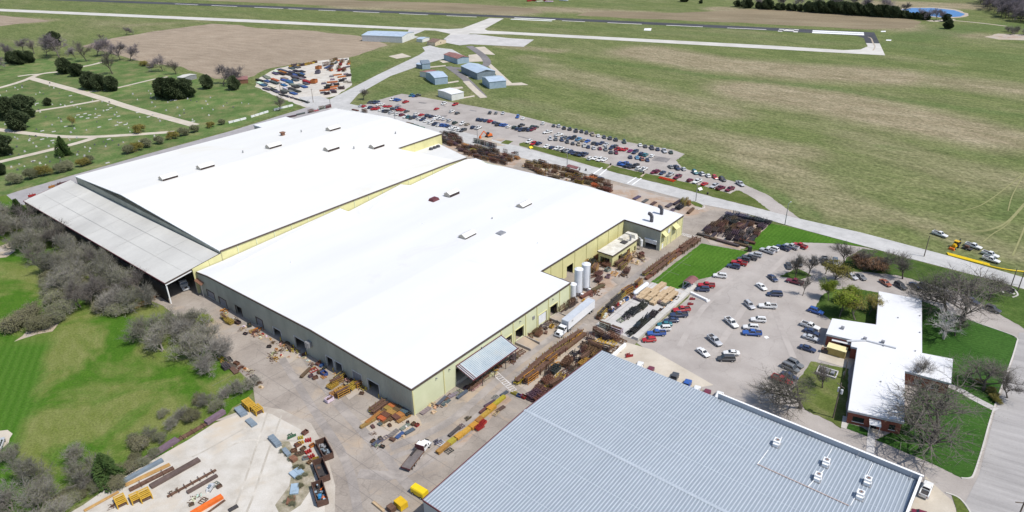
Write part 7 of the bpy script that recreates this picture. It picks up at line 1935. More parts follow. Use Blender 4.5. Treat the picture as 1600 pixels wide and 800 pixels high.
        for k in range(3):
            b = MB()
            for i in range(5):
                b.bar((-3.0 + r.uniform(-.2, .2), -.5 + i * .25, .25 + k * .24), (3.0 + r.uniform(-.2, .3), -.5 + i * .25 + r.uniform(-.05, .05), .25 + k * .24), .21)
            P.append(('tube_layer', b, 'steel'))
        b = MB()
        for x in (-2, 0, 2): b.box((x, 0, 0), (.16, 1.4, .13))
        P.append(('bearer', b, 'timber'))
    elif kind == 'sheets':
        for k in range(3): P.append(('panel', MB().box((r.uniform(-.1, .1), r.uniform(-.08, .08), .14 + k * .13), (4.6, 1.7, .11), r.uniform(-.02, .02)), 'steel'))
        b = MB()
        for x in (-1.6, 0, 1.6): b.box((x, 0, 0), (.16, 1.8, .13))
        P.append(('bearer', b, 'timber'))
        b = MB()
        for x in (-1.7, -.6, .6, 1.7): b.box((x, 0, .535), (.1, 1.6, .06))
        P.append(('stiffener', b, 'steel'))
    elif kind == 'heap':
        b, c = MB(), MB()
        for i in range(26):
            q = Vector((r.gauss(0, .8), r.gauss(0, .6), 0)); z = max(0.05, .9 - q.length * .5) * r.random()
            if r.random() < .6: b.bar(q + Vector((0, 0, z)), q + Vector((r.uniform(-.9, .9), r.uniform(-.9, .9), z + r.uniform(0, .5))), r.uniform(.07, .2))
            else: c.box((q.x, q.y, z), (r.uniform(.3, .9), r.uniform(.2, .6), r.uniform(.1, .35)), r.uniform(0, 3))
        P.append(('bars', b, 'rust')); P.append(('offcuts', c, 'steel'))
    elif kind == 'implement':          # tilted blade and hitch frame
        P.append(('blade', MB().box((0, -.7, .1), (3.0, .16, 1.0), tilt=0), 'steel'))
        b = MB()
        for x in (-1.2, 0, 1.2): b.bar((x, -.6, .5), (x * .4, 1.2, .35), .16)
        b.bar((-.8, 1.2, .35), (.8, 1.2, .35), .16)
        P.append(('hitch_frame', b, 'steel'))
        b = MB()
        for x in (-.5, .5): b.bar((x, .4, .4), (x, .2, 1.5), .14)
        P.append(('mast', b, 'steel'))
        P.append(('skid', MB().box((0, .3, 0), (1.2, 1.4, .12)), 'steel_dark'))
    elif kind == 'tyres':
        for i in range(4):
            b = MB(); b.tube((r.uniform(-.1, .1), 0, .02 + i * .3), (0, 0, .28 + i * .3), .62, n=12); P.append(('tyre', b, 'tyre'))
        for i in range(2):
            b = MB(); b.tube((1.2, r.uniform(-.1, .1), .02 + i * .3), (1.2, 0, .28 + i * .3), .62, n=12); P.append(('tyre', b, 'tyre'))
    elif kind == 'drums':
        for x in (-.7, 0, .7):
            for y in (-.35, .35):
                P.append(('drum', MB().tube((x, y, .12), (x, y, 1.0), .29, n=10), 'steel'))
        P.append(('skid', MB().box((0, 0, 0), (2.1, 1.4, .11)), 'timber'))
    elif kind == 'stand_frame':        # tall A-frames standing on end
        for k in range(5):
            b = MB(); x = -1.2 + k * .6
            b.bar((x, -.6, 0), (x + r.uniform(-.2, .2), -.25, 2.6), .13); b.bar((x, .6, 0), (x + r.uniform(-.2, .2), .25, 2.6), .13); b.bar((x, -.45, 1.1), (x, .45, 1.1), .11)
            P.append(('upright_frame', b, 'steel'))
        P.append(('base', MB().box((0, 0, 0), (3.0, 1.6, .12)), 'steel_dark'))
    elif kind == 'crate':
        P.append(('box', MB().box((0, 0, .12), (2.3, 1.5, .8)), 'steel'))
        for i in range(5): P.append(('plank', MB().box((0, -.6 + i * .3, .93), (2.36, .26, .07)), 'steel'))
        b = MB()
        for x in (-.9, .9): b.box((x, 0, 0), (.16, 1.5, .11))
        P.append(('bearer', b, 'timber'))
    elif kind == 'timber_stack':
        for k in range(4):
            for j in range(2):
                P.append(('plank_row', MB().box((0, -.5 + j * 1.0, .12 + k * .24), (4.6 + r.uniform(-.1, .1), .92, .2)), 'timber'))
        b = MB()
        for x in (-1.6, 0, 1.6): b.box((x, 0, 0), (.16, 2.0, .11))
        P.append(('bearer', b, 'timber'))
    return P
GN = {'rack': ('steel_rack', 'steel rack', 'rack'), 'long_rack': ('tube_rack', 'tube rack', 'rack'), 'frame': ('weldment', 'steel frame', 'steel frame'), 'frame_stack': ('weldment_stack', 'frame stack', 'frame stack'), 'bin': ('parts_bin', 'parts bin', 'bin'), 'pallet': ('loaded_pallet', 'loaded pallet', 'pallet'),
      'bundle': ('tube_bundle', 'tube bundle', 'tube bundle'), 'sheets': ('panel_stack', 'panel stack', 'panel stack'), 'heap': ('scrap_heap', 'scrap heap', 'scrap heap'), 'implement': ('farm_implement', 'implement', 'implement'), 'tyres': ('tyre_stack', 'tyre stack', 'tyres'), 'drums': ('drum_pallet', 'pallet of drums', 'drums'), 'stand_frame': ('upright_weldments', 'upright frames', 'frames'), 'timber_stack': ('timber_stack', 'timber stack', 'timber'), 'crate': ('steel_crate', 'planked crate', 'crate')}
GMESH = {}
def goods_mesh(kind, var, joined):
    key = (kind, var, joined)
    if key not in GMESH:
        parts = goods(kind, 1000 + var * 17 + len(kind))
        if joined:
            mats, mb = [], MB()
            for n_, b, m in parts:
                if m not in mats: mats.append(m)
                mb.add(b.v, b.f, mats.index(m))
            GMESH[key] = mb.mesh(GN[kind][0], mats)
        else:
            GMESH[key] = [(n_, b.mesh(n_, m)) for n_, b, m in parts]
    return GMESH[key]
def pix(p):
    w = Vector((p[0], p[1], -HC)); cp, sp = math.cos(PITCH), math.sin(PITCH)
    d_ = w.y * cp - w.z * sp
    return 800 + FPX * w.x / d_, 400 - FPX * (w.y * sp + w.z * cp) / d_
yr = random.Random(404)
def place_goods(kind, c, loc, rz, label, group=None, near=False, scale=1.0):
    nme, _, cat = GN[kind]
    var = yr.randint(0, 2)
    rgb = tuple(min(.8, x * yr.uniform(.8, 1.2)) for x in COL[c])
    z = .08
    loc = (loc[0], loc[1], z)
    if near:
        t = thing(nme, label, cat, loc, rz, group, scale)
        for n_, me in goods_mesh(kind, var, False): put(n_, me, t, None, 0, rgb, 'stuff' if n_ in ('bars', 'offcuts', 'contents') else None)
        return t
    o = put(nme, goods_mesh(kind, var, True), None, loc, rz, rgb, scale=scale)
    return tag(o, label, cat, group)
def zone(phrase, group, pts, menu, near=False, vec=None, hd=None, jit=8, scale=1.0, line=None, fillp=None, order='left'):
    """menu: 'kind:colour' choices. line=(n,) spreads n along pts; fillp=(n, min distance, seed) fills the polygon; else pts are the places."""
    if line:
        P = [at(*p) for p in pts]
        Ls = [0]
        for a, b in zip(P[:-1], P[1:]): Ls.append(Ls[-1] + (b - a).length)
        out = []
        for i in range(line):
            s = Ls[-1] * (i + .5) / line
            for k in range(len(P) - 1):
                if s <= Ls[k + 1]:
                    out.append(P[k].lerp(P[k + 1], (s - Ls[k]) / (Ls[k + 1] - Ls[k]))); break
    elif fillp: out = fill(pts, fillp[0], fillp[2], fillp[1])
    else: out = [at(*p) for p in pts]
    out.sort(key=lambda p: pix(p)[0])
    for i, p in enumerate(out):
        kind, c = (menu[i] if not (line or fillp) and len(menu) == len(out) else yr.choice(menu)).split(':')
        px, py = pix(p)
        a = heading(px, py, *vec) if vec else R(hd if hd is not None else 0)
        a += R(yr.uniform(-jit, jit))
        lab = f"{c} {GN[kind][1]}, {nth(i + 1)} from left {phrase}" if len(out) > 1 else f"{c} {GN[kind][1]} {phrase}"
        sc_ = scale * yr.uniform(.92, 1.12)
        place_goods(kind, c, p, a, lab, group, near, sc_)
HB = math.degrees(TH) + 90                       # along the eaves
HA = math.degrees(TH)
DK = ['frame_stack:brown', 'frame_stack:plum', 'frame_stack:black', 'frame:rusty', 'frame_stack:rusty', 'implement:black', 'frame_stack:ochre', 'rack:brown', 'heap:rusty', 'frame:yellow', 'stand_frame:brown']
# rows beside the blue-grey warehouse
zone('in the rack row beside the warehouse', 'tube racks beside the warehouse', [(814, 596), (862, 552), (904, 524)], ['long_rack:yellow', 'long_rack:rusty', 'long_rack:ochre'], True, hd=HB, jit=2, line=8)
zone('in the second rack row beside the warehouse', 'tube racks beside the warehouse', [(824, 600), (870, 557), (910, 527)], ['long_rack:rusty', 'long_rack:brown', 'rack:yellow', 'bundle:rusty'], True, hd=HB, jit=3, line=8)
zone('in the dark steel field along the warehouse roof', 'steel frames beside the warehouse', [(832, 622), (858, 580), (905, 548), (942, 556), (920, 565), (870, 605), (845, 632)], DK, True, hd=HB, jit=14, fillp=(34, 2.3, 11))
zone('in the dark steel block above the warehouse corner', 'steel frames at the warehouse corner', [(905, 545), (930, 524), (975, 532), (955, 556), (935, 562)], DK, True, hd=HA, jit=14, fillp=(24, 2.2, 12))
# courtyard
zone('in the clutter behind the gas tanks', 'goods in the courtyard', [(905, 410), (930, 398), (952, 408), (975, 418), (985, 432), (960, 440), (940, 445), (915, 436), (908, 425)], DK + ['rack:ochre', 'rack:yellow', 'bin:grey'], True, hd=HB, jit=20, fillp=(20, 2.6, 13))
zone('in the pile beside the courtyard workshop', 'goods in the courtyard', [(968, 405), (985, 393), (1003, 398), (1010, 412), (990, 416), (978, 412)], ['pallet:tan', 'pallet:rusty', 'bin:rusty', 'heap:tan', 'rack:ochre'], True, hd=HB, jit=20, fillp=(13, 1.8, 14))
zone('below the gas tanks', 'goods in the courtyard', [(905, 462), (920, 452), (938, 444), (946, 446), (930, 460), (912, 472)], ['bundle:brown', 'frame:plum', 'bin:grey', 'pallet:yellow', 'heap:rusty'], True, hd=HB, jit=15, fillp=(8, 2.0, 15))
zone('between the trailer and factory wall', 'racks beside the trailer', [(868, 492), (880, 484), (893, 478), (900, 472)], ['stand_frame:rusty', 'stand_frame:brown'], True, hd=HB, jit=6, line=5)
# lawn racks
zone('along the plant lawn', 'tube racks along the plant lawn', [(1012, 436), (1050, 406), (1090, 379)], ['long_rack:yellow', 'long_rack:rusty', 'long_rack:brown', 'bundle:rusty'], True, hd=HB, jit=3, line=10)
zone('in the outer rack row by the plant lawn', 'tube racks along the plant lawn', [(1008, 430), (1045, 402), (1084, 377)], ['long_rack:brown', 'bundle:rusty', 'long_rack:ochre'], True, hd=HB, jit=3, line=8)
# slab
zone('in the pallet row on the concrete slab', 'goods on the slab', [(934, 500), (955, 480), (978, 460), (1000, 444)], ['pallet:white', 'pallet:yellow', 'rack:yellow', 'bin:brown', 'pallet:rusty', 'rack:brown', 'bin:red'], True, hd=HB, jit=8, line=15)
zone('in the inner row on the concrete slab', 'goods on the slab', [(943, 498), (965, 478), (988, 463)], ['pallet:white', 'bin:blue', 'bin:brown', 'frame:plum', 'pallet:red', 'bin:grey'], True, hd=HB, jit=8, line=12)
zone('in the middle of the concrete slab', 'implements on the slab', [(970, 502), (985, 492), (1000, 483), (1006, 480)], ['implement:grey', 'frame_stack:black', 'frame:grey', 'tyres:black'], True, hd=HB, jit=10, line=9)
zone('in the black row by the white ledge', 'implements by the ledge', [(983, 524), (995, 514), (1010, 503), (1022, 494)], ['implement:black', 'frame_stack:black', 'implement:slate', 'tyres:black'], True, hd=HB, jit=10, line=10)
zone('in the second black row by the white ledge', 'implements by the ledge', [(990, 520), (1003, 508), (1016, 497)], ['implement:black', 'frame_stack:black', 'stand_frame:slate'], True, hd=HB, jit=10, line=7)
zone('along the white ledge', 'goods along the ledge', [(1025, 494), (1040, 482), (1058, 468), (1068, 461)], ['bin:grey', 'pallet:tan', 'pallet:white', 'bin:brown', 'pallet:yellow'], True, hd=HB, jit=8, line=9)
zone('in the timber yard beside the white tank', 'timber stacks', [(1000, 466), (1016, 452), (1030, 448), (1056, 456), (1048, 468), (1036, 477), (1020, 473)], ['timber_stack:tan'], True, hd=HB, jit=2, fillp=(17, 2.5, 16))
zone('facing the slab in front of the timber', 'slatted frames before the timber', [(994, 468), (1002, 471), (1014, 472), (1021, 472), (1030, 474), (1038, 478)], ['frame_stack:grey'], True, hd=HA, jit=4, scale=.6)
zone('on the slab edge above the warehouse', 'frames on the slab edge', [(945, 512), (956, 517), (964, 520)], ['rack:white', 'frame_stack:plum', 'rack:white'], True, hd=HA, jit=3, scale=.8)
zone('in the car park beside the ramp wall', 'red mowers', [(1081, 468), (1078, 476)], ['implement:red', 'implement:red'], True, hd=0, scale=.65)
zone('on the pad behind the warehouse', None, [(982, 557)], ['implement:red'], True, hd=20, scale=.8)
# rack yard
zone('in the fenced dark steel yard', 'frames in the dark steel yard', [(1102, 362), (1122, 345), (1140, 342), (1150, 348), (1178, 352), (1196, 352), (1185, 366), (1166, 384), (1150, 378), (1128, 370), (1112, 370)], ['frame_stack:plum', 'frame_stack:black', 'frame:plum', 'frame_stack:brown', 'implement:black', 'rack:plum', 'bundle:black'], False, hd=HB, jit=12, fillp=(46, 2.5, 17))
zone('in the dark blue row by the main road', 'frames by the main road', [(1138, 338), (1160, 341), (1180, 346), (1200, 350)], ['stand_frame:slate', 'frame_stack:slate', 'frame_stack:black'], False, hd=HA, jit=5, line=13)
zone('along the dark steel yard\'s upper side', 'long bundles in the dark steel yard', [(1142, 340), (1155, 345), (1168, 348), (1180, 350)], ['sheets:slate', 'bundle:black', 'sheets:plum'], False, hd=HA, jit=3, line=5)
zone('on the tan strip above the plant lawn', 'bundles above the plant lawn', [(1101, 370), (1110, 373), (1122, 377), (1132, 380), (1142, 383), (1158, 384), (1166, 379)], ['bundle:brown', 'bundle:plum', 'sheets:brown'], False, hd=HA, jit=4)
# far side of the halls
FR = ['frame_stack:plum', 'rack:brown', 'stand_frame:brown', 'frame_stack:brown', 'stand_frame:plum', 'rack:rusty']
zone('in the stacks at the rear hall corner', 'steel behind the rear hall', [(688, 212), (705, 210), (722, 219), (718, 227), (704, 228), (689, 224)], FR, False, hd=HA, jit=10, fillp=(20, 2.9, 18))
zone('in the long stack behind the front hall', 'steel behind the front hall', [(713, 232), (735, 229), (765, 236), (790, 240), (808, 240), (810, 248), (788, 258), (750, 249), (728, 242)], FR + ['rack:ochre', 'frame_stack:ochre', 'heap:rusty'], False, hd=HA, jit=12, fillp=(44, 2.8, 19))
zone('by the road behind the front hall', 'racks by the road', [(741, 223), (755, 226), (772, 231)], ['rack:white', 'rack:grey', 'stand_frame:plum'], False, hd=HA, jit=4, line=8)
zone('in the rusty stack beside the maroon shelter', 'steel beside the maroon shelter', [(812, 262), (832, 256), (850, 258), (880, 266), (902, 272), (914, 280), (905, 288), (870, 280), (840, 272)], ['rack:rusty', 'rack:ochre', 'frame_stack:rusty', 'stand_frame:rusty', 'rack:brown', 'pallet:tan', 'rack:yellow'], False, hd=HA, jit=12, fillp=(40, 2.8, 20))
zone('in the rusty heap before the parked navy car', 'steel behind the front hall\'s end', [(916, 281), (930, 277), (952, 290), (953, 300), (935, 296), (920, 289)], ['stand_frame:rusty', 'rack:rusty', 'frame_stack:rusty', 'frame_stack:orange'], False, hd=HA, jit=10, fillp=(17, 2.6, 22))
zone('on the red ground behind the front hall', 'sheets on the red ground', [(995, 310), (1008, 315), (1021, 319), (1046, 322), (1058, 318), (1050, 330), (1061, 326), (1079, 331)], ['sheets:slate', 'sheets:slate', 'sheets:brown', 'sheets:slate', 'sheets:slate', 'bundle:black', 'frame_stack:black', 'bundle:brown'], False, hd=HB, jit=6)
zone('beside the planted kerb by the main road', 'frames by the planted kerb', [(1066, 317), (1072, 318), (1069, 322), (1076, 321)], ['stand_frame:ochre'], False, hd=HB, jit=10)
zone('along the road behind the rear hall', 'goods along the road', [(640, 194), (648, 197), (658, 200), (570, 176), (555, 173)], ['bundle:rusty', 'rack:rusty', 'bundle:rusty', 'bundle:green', 'bundle:green'], False, hd=HA, jit=4)
zone('on the back lane behind the rear hall', 'goods on the back lane', [(424, 192), (434, 189), (446, 186), (456, 183), (470, 179), (486, 176), (494, 174), (503, 171), (513, 169)], ['bundle:plum', 'bundle:plum', 'heap:rusty', 'bundle:plum', 'bundle:slate', 'rack:rusty', 'frame:red', 'rack:green', 'rack:red'], False, hd=HB, jit=6)
zone('on the lane behind the open shed', 'machines behind the open shed', [(50, 307), (80, 293), (92, 290), (100, 287)], ['implement:red', 'implement:orange', 'frame:rusty', 'bundle:plum'], False, hd=HB, jit=8)
zone('beyond the runway at the top edge', 'red machines beyond the runway', [(826, 2.2), (835, 1.6), (843, 3.0), (851, 1.8), (858, 3.2), (881, 1.5)], ['implement:red', 'implement:red', 'sheets:white', 'implement:red', 'sheets:white', 'sheets:white'], False, hd=0, jit=40, scale=2.6)
# gable wall
zone('in the pile by the gable wall\'s left doors', 'piles along the gable wall', [(372, 506), (382, 512), (390, 510), (398, 520), (404, 516), (410, 524), (366, 500), (350, 487), (352, 492)], ['heap:yellow', 'pallet:tan', 'heap:white', 'bin:black', 'pallet:white', 'bin:black', 'heap:rusty', 'heap:orange', 'pallet:red'], True, hd=HA, jit=25, scale=.9)
zone('in the pile before the gable wall\'s tall door', 'piles along the gable wall', [(424, 560), (428, 553), (433, 548), (438, 541), (444, 546), (449, 538), (440, 557), (452, 544), (455, 548), (430, 562)], ['heap:tan', 'heap:tan', 'heap:yellow', 'pallet:orange', 'pallet:tan', 'pallet:red', 'heap:tan', 'bin:brown', 'bundle:brown', 'heap:yellow'], True, hd=HA, jit=30, scale=.75)
zone('in the bins before the gable wall\'s twin doors', 'piles along the gable wall', [(478, 584), (486, 589), (493, 592), (490, 580), (500, 583), (498, 570), (503, 573), (507, 577), (500, 566), (482, 552)], ['bundle:brown', 'bundle:brown', 'bin:plum', 'frame:red', 'bin:rusty', 'bin:rusty', 'bin:rusty', 'pallet:ochre', 'drums:blue', 'drums:black'], True, hd=HB, jit=20, scale=.7)
zone('by the blue bins', None, [(507, 586)], ['bin:blue'], True, hd=HA)
zone('in the yellow pallet pile by the gable wall', 'yellow pile by the gable wall', [(520, 605), (527, 600), (532, 612), (540, 604), (548, 598), (552, 606), (531, 594), (538, 590), (545, 585), (565, 603), (571, 606), (525, 618), (536, 618)], ['frame_stack:yellow', 'frame_stack:ochre', 'rack:yellow', 'rack:yellow', 'frame_stack:yellow', 'rack:yellow', 'tyres:black', 'heap:tan', 'pallet:tan', 'bin:brown', 'frame_stack:yellow', 'rack:yellow', 'frame:yellow'], True, hd=HB, jit=12, scale=.85)
zone('alone before the yellow pallet pile', None, [(515, 627)], ['bin:white'], True, hd=HB, scale=1.2)
zone('in the rusty stack at the hall corner', 'rusty stack at the hall corner', [(575, 663), (584, 655), (595, 648), (605, 643), (613, 640), (600, 660), (606, 656), (616, 652), (624, 648), (615, 638), (625, 640), (632, 645), (638, 650), (630, 655), (590, 636), (594, 640)], ['bundle:ochre', 'bundle:orange', 'long_rack:ochre', 'long_rack:rusty', 'bundle:rusty', 'sheets:slate', 'sheets:slate', 'sheets:rusty', 'sheets:brown', 'sheets:orange', 'sheets:rusty', 'sheets:rusty', 'sheets:rusty', 'sheets:ochre', 'implement:yellow', 'drums:black'], True, hd=HB, jit=6, scale=.8)
zone('in the crate block at the hall corner', 'crates at the hall corner', [(618, 644), (624, 640), (612, 648), (607, 642), (613, 637), (632, 646), (638, 641), (626, 651), (619, 655), (603, 652), (597, 657)], ['crate:orange', 'crate:rusty', 'crate:ochre', 'crate:ochre', 'crate:orange', 'crate:rusty', 'crate:rusty', 'crate:brown', 'crate:ochre', 'crate:slate', 'crate:slate'], True, hd=HA, jit=4, scale=.95)
PM = ['heap:tan', 'heap:rusty', 'pallet:tan', 'pallet:ochre', 'bin:brown', 'heap:ochre', 'frame:yellow', 'crate:brown', 'pallet:white', 'bin:black']
zone('in the litter before the gable wall', 'small goods before the gable wall', [(366, 500), (400, 518), (460, 545), (510, 578), (560, 603), (576, 612), (560, 622), (520, 600), (480, 572), (430, 550), (380, 522)], PM, True, hd=HA, jit=40, scale=.6, fillp=(34, 1.7, 51))
zone('in the litter round the hall corner', 'small goods round the hall corner', [(570, 668), (600, 640), (640, 652), (660, 668), (610, 700), (580, 700)], PM, True, hd=HA, jit=40, scale=.55, fillp=(16, 1.8, 52))
zone('in the litter along the green wall', 'small goods along the green wall', [(662, 640), (700, 612), (740, 585), (800, 545), (870, 490), (880, 496), (810, 562), (750, 604), (690, 640)], PM, True, hd=HB, jit=40, scale=.55, fillp=(26, 1.7, 53))
zone('in the loose line below the hall corner', 'loose goods below the hall corner', [(583, 691), (590, 692), (601, 686), (615, 678), (625, 681), (633, 668), (640, 675), (646, 664), (652, 666), (588, 697)], ['bin:brown', 'heap:grey', 'sheets:slate', 'frame:grey', 'sheets:grey', 'sheets:blue', 'sheets:grey', 'sheets:slate', 'bin:rusty', 'bin:red'], True, hd=HB, jit=8, scale=.62)
# green wall side
zone('along the green factory wall', 'goods along the green wall', [(665, 643), (675, 633), (683, 636), (690, 628), (700, 622), (708, 618), (716, 614), (722, 618), (678, 645), (697, 630), (728, 608), (737, 603), (745, 605), (755, 596), (764, 590), (772, 582), (778, 575)], ['sheets:grey', 'heap:tan', 'pallet:tan', 'heap:tan', 'bundle:slate', 'sheets:slate', 'sheets:brown', 'sheets:grey', 'frame:grey', 'bundle:slate', 'bin:plum', 'bundle:brown', 'long_rack:tan', 'long_rack:tan', 'bundle:tan', 'heap:yellow', 'heap:yellow'], True, hd=HB, jit=10, scale=.68)
zone('by the green wall\'s doors', 'goods by the green wall doors', [(801, 561), (808, 556), (814, 552), (800, 566), (830, 525), (838, 520), (845, 516), (850, 510), (856, 506), (842, 524), (862, 512), (868, 506)], ['heap:brown', 'frame_stack:plum', 'heap:rusty', 'frame:brown', 'heap:rusty', 'frame_stack:brown', 'frame_stack:rusty', 'heap:brown', 'frame:slate', 'frame:rusty', 'bin:yellow', 'frame:black'], True, hd=HB, jit=25, scale=.8)
# yellow beams
zone('in the yellow beam row across the yard', 'yellow beams across the yard', [(697, 699), (706, 692), (717, 684), (728, 676), (740, 668), (749, 659), (759, 649), (768, 640), (778, 630)], ['bundle:ochre', 'crate:yellow', 'crate:yellow', 'bundle:yellow', 'crate:yellow', 'crate:orange', 'bundle:yellow', 'crate:yellow', 'bundle:yellow'], True, hd=HB, jit=2, scale=.95)
zone('beside the yellow beam row', 'goods beside the yellow beams', [(683, 692), (689, 694), (702, 706), (710, 676), (720, 668), (731, 655), (749, 670), (754, 663), (757, 641), (765, 632), (775, 647), (782, 640), (774, 622), (788, 616)], ['implement:slate', 'frame:white', 'frame:black', 'bundle:plum', 'frame:plum', 'implement:brown', 'frame_stack:red', 'frame_stack:red', 'bundle:brown', 'bundle:plum', 'frame:grey', 'frame:tan', 'sheets:brown', 'sheets:slate'], True, hd=HB, jit=8, scale=.62)
zone('at the painted walkway', 'goods at the painted walkway', [(804, 616), (811, 620), (818, 622), (826, 624)], ['implement:yellow', 'bin:blue', 'bin:red', 'sheets:brown'], True, hd=HA, jit=8, scale=.7)
# west side of the yard
zone('on the bank beside the open shed', 'goods by the open shed', [(226, 473), (233, 470), (241, 466), (248, 463), (222, 478)], ['bundle:ochre', 'bundle:yellow', 'rack:ochre', 'bundle:rusty', 'frame:rusty'], True, hd=HB, jit=5, scale=.8)
zone('on the yard edge by the grey trees', 'goods by the grey trees', [(345, 562), (351, 568), (357, 564), (362, 572), (354, 575), (370, 570), (376, 576), (384, 578), (391, 582), (398, 592), (404, 600), (408, 606), (366, 580), (352, 500), (360, 505)], ['implement:yellow', 'frame:ochre', 'rack:ochre', 'frame_stack:plum', 'frame:black', 'frame_stack:ochre', 'sheets:plum', 'sheets:brown', 'bin:rusty', 'heap:rusty', 'pallet:orange', 'heap:tan', 'frame:plum', 'heap:rusty', 'pallet:tan'], True, hd=HA, jit=12, scale=.8)
# far storage yard, goods small in the photo
SC = ['sheets:slate', 'sheets:slate', 'bundle:black', 'sheets:blue', 'bundle:slate', 'sheets:grey', 'implement:orange', 'frame_stack:rusty', 'bundle:plum', 'sheets:white', 'bundle:red']
zone('in the left half of the far storage yard', 'goods in the far storage yard', [(398, 134), (410, 122), (435, 110), (470, 104), (486, 118), (482, 134), (470, 150), (440, 148)], ['sheets:slate', 'sheets:slate', 'bundle:black', 'sheets:blue', 'sheets:grey', 'bundle:slate', 'sheets:black', 'sheets:slate', 'sheets:blue', 'sheets:black', 'sheets:white', 'sheets:grey', 'bundle:orange', 'bundle:red'], False, vec=(10, 3.2), jit=4, fillp=(54, 4.6, 31), scale=1.8)
zone('along the plowed edge of the far storage yard', 'goods in the far storage yard', [(452, 105), (462, 104), (474, 103), (486, 100), (494, 98)], ['frame_stack:rusty', 'frame_stack:ochre', 'implement:yellow', 'frame_stack:plum'], False, vec=(10, -1), jit=10, line=9, scale=1.3)
zone('in the right corner of the far storage yard', 'goods in the far storage yard', [(508, 100), (520, 94), (545, 94), (547, 112), (530, 112), (512, 112)], ['frame_stack:rusty', 'frame_stack:red', 'implement:orange', 'rack:ochre', 'bundle:slate', 'frame_stack:white', 'rack:brown'], False, hd=70, jit=20, fillp=(20, 4.2, 32), scale=1.25)
zone('in the lower right of the far storage yard', 'goods in the far storage yard', [(505, 132), (520, 118), (547, 116), (548, 132), (525, 148), (503, 150)], ['implement:black', 'frame_stack:black', 'implement:slate', 'bundle:orange', 'implement:grey', 'frame_stack:plum'], False, hd=20, jit=20, fillp=(24, 4.4, 33), scale=1.2)
zone('along the lower edge of the far storage yard', 'goods in the far storage yard', [(436, 148), (450, 152), (465, 156), (484, 162)], ['sheets:black', 'implement:slate', 'bundle:black'], False, vec=(10, 2.5), jit=4, line=8, scale=1.1)
zone('in the middle lane of the far storage yard', 'orange skips in the far storage yard', [(498, 108), (497, 115), (491, 130)], ['bin:orange', 'bin:slate', 'bin:orange'], False, hd=80, scale=2.6)
zone('beside the middle lane of the far storage yard', None, [(513, 106)], ['sheets:blue'], False, hd=75, scale=2.0)

# ---------------------------------------------------------------- lower left gravel lot: single large pieces
def dumpster(px, py, vec, L, label, fillc, contents):
    t = thing('roll_off_dumpster', label, 'dumpster', at(px, py), heading(px, py, *vec), 'roll-off dumpsters')
    Wd, H = 2.4, 1.7
    for y in (-1, 1):
        s = MB().box((0, y * Wd / 2, .25), (L, .1, H)).build('side', 'rust_dark', t)
        for i in range(7): MB().box((-L / 2 + .4 + i * (L - .8) / 6, y * (Wd / 2 + .09), .25), (.12, .08, H - .05)).build('stake', 'rust_dark', s)
        MB().box((0, y * Wd / 2, .25 + H), (L, .18, .12)).build('top_rail', 'rust_dark', s)
    for x in (-1, 1): MB().box((x * L / 2, 0, .25), (.1, Wd - .12, H)).build('end', 'rust_dark', t)
    MB().box((0, 0, .22), (L - .1, Wd - .1, .1)).build('floor', 'steel_dark', t)
    for y in (-.7, .7): MB().box((0, y, 0), (L, .2, .22)).build('runner', 'steel_dark', t)
    r = random.Random(int(px))
    for i in range(contents):
        a = (r.uniform(-L / 2 + .6, L / 2 - .6), r.uniform(-.8, .8), r.uniform(.35, .9))
        MB().box(a, (r.uniform(.4, 1.3), r.uniform(.2, .8), r.uniform(.1, .4)), r.uniform(0, 3), tilt=r.uniform(-.3, .3)).build('scrap', r.choice(fillc), t)
dumpster(508, 707, (10, 19), 6.4, 'rusty dumpster holding grey and blue scrap, uppermost of three', ['metal_gray', 'metal_slate', 'metal_gray', 'metal_blue', 'steel_dark', 'steel_dark'], 22)
dumpster(503, 740, (8, 20), 6.4, 'empty rusty dumpster in the middle of three', ['rust', 'steel_dark'], 3)
dumpster(501, 776, (6, 20), 6.4, 'rusty dumpster holding blue, orange and grey scrap, lowest of three', ['metal_gray', 'metal_slate', 'steel_dark', 'metal_blue', 'steel_dark', 'tarp_blue', 'metal_slate', 'machine_orange'], 22)
def slabthing(name, label, cat, px, py, vec, L, Wd, H, mat, legs=True, ribs=3):
    t = thing(name, label, cat, at(px, py), heading(px, py, *vec))
    MB().box((0, 0, .25), (L, Wd, H), taper=.96).build('body', mat, t)
    MB().box((0, 0, .25 + H), (L * 1.0, Wd * 1.0, .1)).build('lid', mat, t)
    for i in range(ribs): MB().box((-L / 2 + L * (i + .5) / ribs, 0, .36 + H), (.12, Wd * .96, .08)).build('rib', mat, t)
    for x in (-1, 1):
        for y in (-1, 1): MB().box((x * L * .42, y * Wd * .4, 0), (.2, .2, .25)).build('foot', 'steel_dark', t)
    return t
slabthing('steel_tank', 'long blue-grey steel tank lying by the weeds', 'tank', 430, 692, (20, 22), 4.6, 1.5, .7, 'metal_slate', ribs=4)
slabthing('steel_tank', 'shorter blue-grey steel tank below the long one', 'tank', 448, 709, (16, 18), 3.0, 1.1, .5, 'metal_slate')
slabthing('rusty_box', 'small open rusty box below the short tank', 'box', 459, 720, (12, 8), 1.7, 1.4, .7, 'rust_brown')
slabthing('steel_plate', 'square bright blue steel plate on blocks', 'plate', 464, 741, (16, -10), 2.7, 2.5, .35, 'metal_blue', ribs=1)
slabthing('steel_plate', 'pale blue steel sheet below the square blue plate', 'plate', 461, 766, (3, -20), 3.2, 1.9, .25, 'metal_blue', ribs=0)
slabthing('rusty_box', 'plum-coloured rusty box below the pale blue sheet', 'box', 455, 784, (4, -20), 2.2, 1.7, .35, 'rust_brown', ribs=1)
